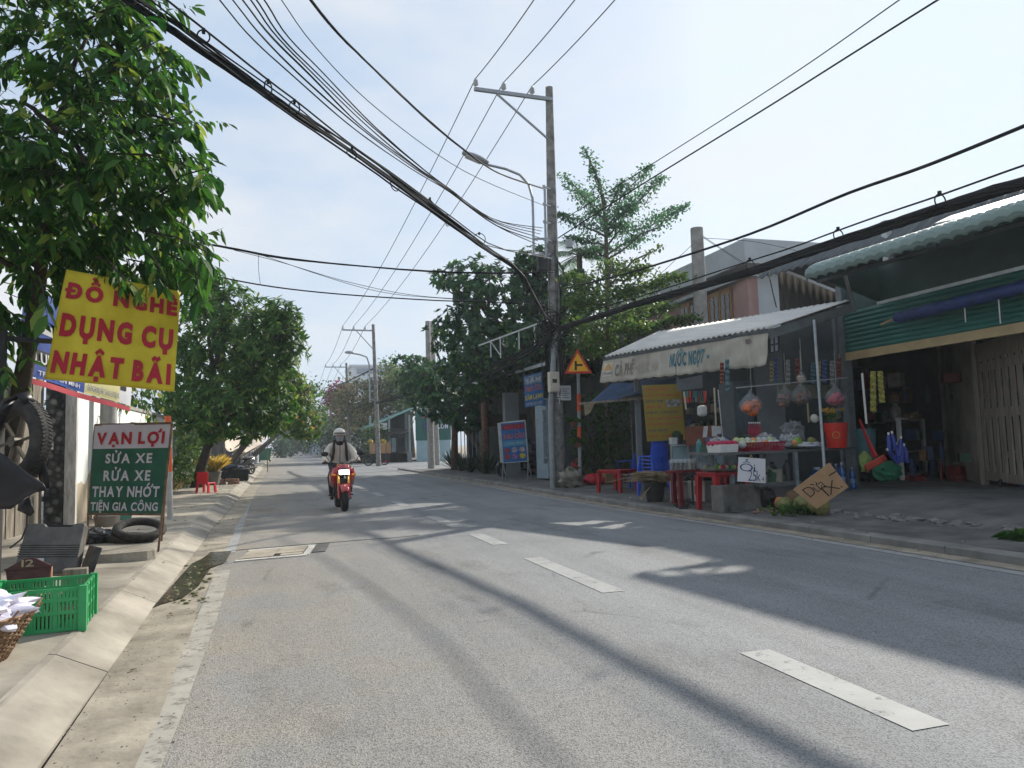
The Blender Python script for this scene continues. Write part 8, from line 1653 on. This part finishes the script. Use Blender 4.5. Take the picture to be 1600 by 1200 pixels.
def rider(name, label, jacket, trousers, helmet, mask, skinm, pack=True):
    t = thing(name, label, 'person', (0, 0, 0)); S = []
    body_p = [(0, .42, .84), (0, .40, 1.0), (0, .34, 1.18), (0, .30, 1.33), (0, .28, 1.42), (0, .25, 1.50), (0, .24, 1.58)]; br_ = [(.15, .12), (.14, .11), (.16, .115), (.13, .10), (.055, .055), (.08, .095), (.075, .09)]; E = [(i, i+1) for i in range(6)]
    for s_ in (-1, 1):
        k_ = len(body_p); body_p += [(s_*.17, .30, 1.31), (s_*.29, .16, 1.12), (s_*.32, -.06, 1.02), (s_*.335, -.23, .985)]; br_ += [.068, .05, .04, .03]; E += [(3, k_), (k_, k_+1), (k_+1, k_+2), (k_+2, k_+3)]
        k_ = len(body_p); body_p += [(s_*.10, .36, .82), (s_*.20, .02, .66), (s_*.17, .20, .36), (s_*.17, .22, .25)]; br_ += [.09, .068, .05, .04]; E += [(0, k_), (k_, k_+1), (k_+1, k_+2), (k_+2, k_+3)]
    body = skin('body', body_p, E, br_, skinm, t)
    jp = [(0, .42, .84), (0, .40, 1.0), (0, .34, 1.18), (0, .30, 1.32), (0, .285, 1.42)]; jr = [(.185, .15), (.178, .145), (.195, .14), (.175, .14), (.085, .085)]; JE = [(i, i+1) for i in range(4)]
    for s_ in (-1, 1): k_ = len(jp); jp += [(s_*.175, .30, 1.305), (s_*.25, .22, 1.21), (s_*.305, .14, 1.11), (s_*.325, -.04, 1.025), (s_*.335, -.19, .99)]; jr += [.088, .078, .070, .062, .050]; JE += [(3, k_)]+[(k_+i, k_+i+1) for i in range(4)]
    skin('jacket', jp, JE, jr, jacket, t)
    tp_ = [(0, .42, .85)]; tr2 = [(.16, .13)]; TE = []
    for s_ in (-1, 1): k_ = len(tp_); tp_ += [(s_*.10, .36, .82), (s_*.15, .19, .74), (s_*.205, .01, .66), (s_*.185, .12, .48), (s_*.175, .21, .30)]; tr2 += [.11, .095, .082, .07, .062]; TE += [(0, k_)]+[(k_+i, k_+i+1) for i in range(4)]
    skin('trousers', tp_, TE, tr2, trousers, t)
    for s_ in (-1, 1):
        skin('shoe', [(s_*.175, .25, .24), (s_*.18, .16, .225), (s_*.185, .03, .22)], [(0, 1), (1, 2)], [(.05, .045), (.05, .04), (.04, .03)], M('shoe_leather', (.07, .035, .03), .5), t)
        hp = [(s_*.335, -.22, .985), (s_*.34, -.27, .985)]; hr = [.03, .036]; HE = [(0, 1)]
        for i in range(4): k_ = len(hp); xx = s_*(.315+.017*i); hp += [(xx, -.305, .985), (xx, -.318, .962), (xx, -.30, .945)]; hr += [.0095, .009, .008]; HE += [(1, k_), (k_, k_+1), (k_+1, k_+2)]
        k_ = len(hp); hp += [(s_*.30, -.255, .965), (s_*.30, -.285, .945)]; hr += [.011, .009]; HE += [(1, k_), (k_, k_+1)]
        skin('glove', hp, HE, hr, M('dark_glove', (.05, .03, .03), .7), t, 1)
    hc = V((0, .245, 1.55)); mb = MB(); mb.grid(lambda u, v: hc+V((.128*math.sin(PI*.56*v)*math.cos(2*PI*u), .02+.150*math.sin(PI*.56*v)*math.sin(2*PI*u), .005+.125*math.cos(PI*.56*v))), 24, 10); mb.build('helmet', helmet, t, smooth=True, solid=.012)
    mb = MB(); mb.grid(lambda u, v: hc+V((.135*math.cos(PI*(1.15+.7*u)), .02+(.150+.045*v)*math.sin(PI*(1.15+.7*u))*1.0, .035-.02*v)), 10, 2); mb.build('helmet_peak', BLACKP, t, smooth=True, solid=.006)
    mb = MB(); mb.grid(lambda u, v: hc+V((.088*math.cos(PI*(1.06+.88*u))*(1-.25*v), .01+.118*math.sin(PI*(1.06+.88*u))*(1-.12*v), -.035-.115*v)), 12, 6); mb.build('face_mask', mask, t, smooth=True, solid=.006)
    mb = MB(); mb.tube([(0, .30, 1.36), (0, .275, 1.41), (0, .255, 1.47)], [.10, .085, .078], 14); mb.build('scarf', M('dark_scarf', (.05, .045, .045), .9), t, smooth=True)
    for s_ in (-1, 1):
        mb = MB(); mb.blob(hc+V((s_*.035, -.088, -.002)), (.015, .008, .009), 8, 6); mb.build('eye', BLACKM, t, smooth=True); mb = MB(); mb.bar(hc+V((s_*.05, -.085, .022)), hc+V((s_*.02, -.096, .022)), .006); mb.build('eyebrow', BLACKM, t)
        mb = MB(); mb.tube([hc+V((s_*.115, .02, -.03)), hc+V((s_*.08, -.03, -.12)), hc+V((0, -.06, -.145))], .007, 5); mb.build('chin_strap', BLACKM, t)
    mb = MB(); mb.blob(hc+V((0, -.108, -.03)), (.014, .022, .028), 8, 6); mb.build('nose', skinm, t, smooth=True)
    if pack:
        for s_ in (-1, 1): mb = MB(); mb.tube([(s_*.10, .36, 1.42), (s_*.115, .24, 1.42), (s_*.125, .17, 1.33), (s_*.13, .175, 1.2), (s_*.15, .24, 1.05), (s_*.17, .38, .98)], .028, 8, sq=(1, .5)); mb.build('backpack_strap', M('dark_strap', (.045, .03, .03), .7), t, smooth=True)
        mb = MB(); mb.blob((0, .56, 1.16), (.18, .11, .26), 12, 9, .1, 2); mb.build('backpack', M('dark_pack', (.04, .035, .035), .7), t, smooth=True)
        mb = MB(); mb.tube([(0, .185, 1.38), (0, .175, 1.2), (0, .235, .92)], .008, 5); mb.build('zip', M('dark_strap', (.045, .03, .03)), t)
    return t
SKIN = M('skin', (.36, .20, .13), .6, .1, 8)
BEIGE = M('beige_jacket', (.58, .53, .46), .85, .12, 6, .25); NAVY = M('dark_trousers', (.025, .028, .04), .85, .2, 9)
P0 = gp(535, 799); P0.y += .6
mbk = naked_bike('motorbike', 'red motorbike with gold fork and lit headlamp riding towards the viewer', MRD); mbk.location = (P0.x+.02, P0.y, 0); mbk.rotation_euler = (0, 0, math.radians(2))
rdr = rider('person', 'masked rider in beige jacket and pale helmet on the red motorbike', BEIGE, NAVY, M('pale_helmet', (.55, .52, .48), .3, .05, 4, spec=.5), M('grey_mask', (.26, .26, .28), .8), SKIN); rdr.location = mbk.location; rdr.rotation_euler = (0, 0, math.radians(2))
# --- parked and distant scooters, built facing -Y
def scooter(name, label, body, body2=None):
    t = thing(name, label, 'scooter', (0, 0, 0)); b2 = body2 or body; wheel(t, (0, -.62, .27), .27, .08, .05, 5, False); wheel(t, (0, .60, .27), .27, .09, .06, 5, False)
    mb = MB(); mb.tube([(0, -.62, .28), (0, -.52, .55), (0, -.42, .85), (0, -.40, .98)], [.03, .05, .05, .04], 9); mb.build('fork', ENG, t, smooth=True)
    mb = MB(); mb.grid(lambda u, v: ((u-.5)*.14, -.62+.31*math.cos(PI*(.12+.6*v)), .27+.31*math.sin(PI*(.12+.6*v))), 4, 10); mb.build('front_fender', b2, t, smooth=True, solid=.01)
    mb = MB(); mb.grid(lambda u, v: ((u-.5)*(.24+.24*math.sin(PI*v)), -.50+.16*v*0+.22*abs(u-.5)-.02, .38+.56*v), 8, 8); mb.build('leg_shield', body, t, smooth=True, solid=.03)
    mb = MB(); mb.blob((0, -.46, .98), (.15, .14, .09), 12, 8); mb.build('headlamp_cowl', body, t, smooth=True)
    mb = MB(); mb.blob((0, -.57, .97), (.09, .05, .05), 10, 7); mb.build('headlamp', LENS, t, smooth=True)
    mb = MB(); mb.tube([(0, -.30, .42), (0, .05, .48), (0, .35, .62), (0, .7, .70), (0, .88, .72)], [.10, .13, .17, .16, .08], 12, sq=(.9, .9)); mb.build('body_panel', body, t, smooth=True)
    mb = MB(); mb.tube([(0, -.02, .72), (0, .2, .78), (0, .55, .82), (0, .80, .83)], [.09, .14, .14, .09], 12, sq=(1, .45)); mb.build('seat', SEATM, t, smooth=True)
    mb = MB(); mb.box((0, .1, .33), (.2, .5, .2)); mb.tube([(.1, 0, .28), (.14, .4, .3), (.15, .8, .36)], [.02, .045, .05], 8); mb.build('engine', ENG, t, bevel=.02)
    mb = MB(); mb.tube([(-.34, -.30, 1.0), (-.15, -.40, 1.03), (.15, -.40, 1.03), (.34, -.30, 1.0)], .017, 8); mb.build('handlebar', ENG, t, smooth=True)
    for s_ in (-1, 1): mb = MB(); mb.tube([(s_*.22, -.38, 1.03), (s_*.30, -.40, 1.18)], .006, 5); mb.blob((s_*.32, -.40, 1.22), (.06, .02, .045), 10, 6); mb.build('mirror', BLACKP, t, smooth=True)
    mb = MB(); mb.bar((-.1, .15, .3), (-.24, .22, .0), .025); mb.build('kickstand', ENG, t)
    mb = MB(); mb.box((0, .90, .74), (.14, .03, .06)); mb.build('tail_light', M('tail_red', (.4, .02, .02), .2), t)
    return t
SILV = M('silver_paint', (.42, .43, .44), .3, .08, 6, metal=.5, coat=.4); BLKG = M('black_gloss', (.02, .02, .022), .2, .1, 5, spec=.6, coat=.4); SBLUE = M('blue_gloss', (.04, .08, .2), .25, .1, 5, coat=.4)
sA = scooter('parked_scooter', 'black and silver scooter parked by the low black table under the mango tree', BLKG, SILV); p = gs(372, 744); sA.location = (p.x+.1, p.y+1.3, p.z); sA.rotation_euler = (0, 0, math.radians(-38))
sB = naked_bike('parked_motorbike', 'dark motorbike parked behind the fruit picture stand sign', BLKG)
for ch_ in sB.children:
    if ch_.name.startswith('headlight') and ch_.data.materials[0] is HLT: ch_.data.materials[0] = LENS
    if ch_.data.materials[0] is GOLDF: ch_.data.materials[0] = CHR
p = dp(800, 744, 25.5); sB.location = (p.x+.2, p.y, zg(p.x, p.y)); sB.rotation_euler = (0, 0, math.radians(-72))
o = crumple(dp(836, 702, 24.5), (.42, .36, .40), .35, 21, 18, 12).build('dark_cover', M('dark_cover', (.03, .035, .045), .5, .3, 5), loc=dp(836, 735, 24.5)); tag(o, 'dark plastic cover draped over the seat of the parked motorbike', 'cover')
grp = 'scooters farther along the road'
def put(root, px, py, rz, label, group=None, scale=None, z=None):
    p = gs(px, py); return dup(root, (p.x, p.y, p.z if z is None else z), rz, label, group, scale)
sC = dup(sA, gp(455, 714.5), math.radians(4), 'dark scooter far off on the left lane coming nearer', grp)
sD = scooter('parked_scooter', 'far red scooter in the middle of the road near its end', MRD); p = gp(503, 713); sD.location = p; sD['group'] = grp
put(sA, 568, 719, math.radians(25), 'dark scooter standing at the right roadside behind the rider', grp); put(sA, 580, 722, math.radians(-30), 'dark scooter standing just left of the cargo bike', grp)
DK = M('dark_jacket', (.04, .05, .06), .85, .2, 7); RDJ = M('red_jacket', (.36, .03, .05), .85, .15, 7)
rB = rider('person', 'far rider in dark jacket on the dark scooter in the left lane', DK, NAVY, M('dark_helmet', (.05, .06, .07), .3, spec=.5), M('grey_mask', (.26, .26, .28)), SKIN, False); rB.location = sC.location; rB.rotation_euler = sC.rotation_euler
rC = rider('person', 'far rider in a red jacket on the red scooter near the road end', RDJ, NAVY, M('dark_helmet', (.05, .06, .07)), M('grey_mask', (.26, .26, .28)), SKIN, False); rC.location = sD.location
p = gs(568, 719); dup(rB, (p.x, p.y, p.z), math.radians(25), 'person in dark clothes sitting on the roadside scooter behind the rider')
# --- vendor's loaded cargo bike at the corner
cb = gp(592, 727); vc = thing('cargo_bike', 'three wheeled cargo bike stacked with brown boxes at the street corner', 'cargo bike', cb)
for dx in (-.75, .35): mb = MB(); mb.lathe([(.06, -.05), (.06, .05)], cb+V((dx, -.3, .36)), 12, mat=Matrix.Rotation(PI/2, 3, 'X')); [mb.bar(cb+V((dx, -.3, .36)), cb+V((dx+.33*math.cos(a*PI/6), -.3, .36+.33*math.sin(a*PI/6))), .012) for a in range(12)]; mb.torus(cb+V((dx, -.3, .36)), .33, .04, Matrix.Rotation(PI/2, 3, 'X'), 24, 6); mb.build('wheel', TYR, vc)
mb = MB(); mb.box(cb+V((.0, 0, .75)), (1.7, .9, .12)); mb.box(cb+V((0, -.42, .5)), (1.5, .05, .3)); mb.build('cargo_bed', ENG, vc)
for i in range(4): mb = MB(); mb.box(cb+V((-.45+.36*i, -.05, 1.18)), (.34, .7, .74)); o = mb.build('cargo_box', M('tan_box_%d' % (i % 2), ((.34, .21, .11), (.28, .17, .09))[i % 2], .8, .1, 3), loc=cb+V((-.45+.36*i, 0, .8)), bevel=.02); tag(o, ('leftmost tan box on the cargo bike', 'second tan box from the left on the cargo bike', 'third tan box from the left on the cargo bike', 'rightmost tan box on the cargo bike')[i], 'box', 'boxes on the cargo bike')
for i, x in enumerate((-.55, .35)): o = crumple(cb+V((x, 0, 1.66)), (.17, .2, .15), .6, i+3, 14, 10).build('yellow_bag', M('yellow_bag', (.34, .26, .05), .8), loc=cb+V((x, 0, 1.55))); tag(o, ('left yellow bag tied above the cargo boxes', 'right yellow bag tied above the cargo boxes')[i], 'bag', 'yellow bags on the cargo bike')
dup(rB, cb+V((-1.1, .0, 0)), math.radians(70), 'vendor in dark clothes sitting at the front of the cargo bike')

for px, py, rz, lb in ((524, 711.5, 20, 'small scooter waiting in the shade at the far right roadside'), (541, 714, -40, 'scooter parked under the dark shady tree behind the rider')): put(sA, px, py, math.radians(rz), lb, grp)
p = gs(541, 714); dup(rB, (p.x, p.y, p.z), math.radians(-40), 'person sitting on the scooter under the dark shady tree')
# ================================================================== HAZE
mb = MB(); mb.box((0, 180, 14), (800, 480, 30.4)); hz = mb.build('haze', bpy.data.materials.new('haze_air')); hz['kind'] = 'stuff'
hm = hz.data.materials[0]; hm.use_nodes = True; hn = hm.node_tree; hn.nodes.clear(); ho = hn.nodes.new('ShaderNodeOutputMaterial'); pv = hn.nodes.new('ShaderNodeVolumePrincipled')
pv.inputs['Color'].default_value = (.80, .88, .95, 1); pv.inputs['Density'].default_value = .0009; pv.inputs['Anisotropy'].default_value = .35; hn.links.new(pv.outputs[0], ho.inputs['Volume'])
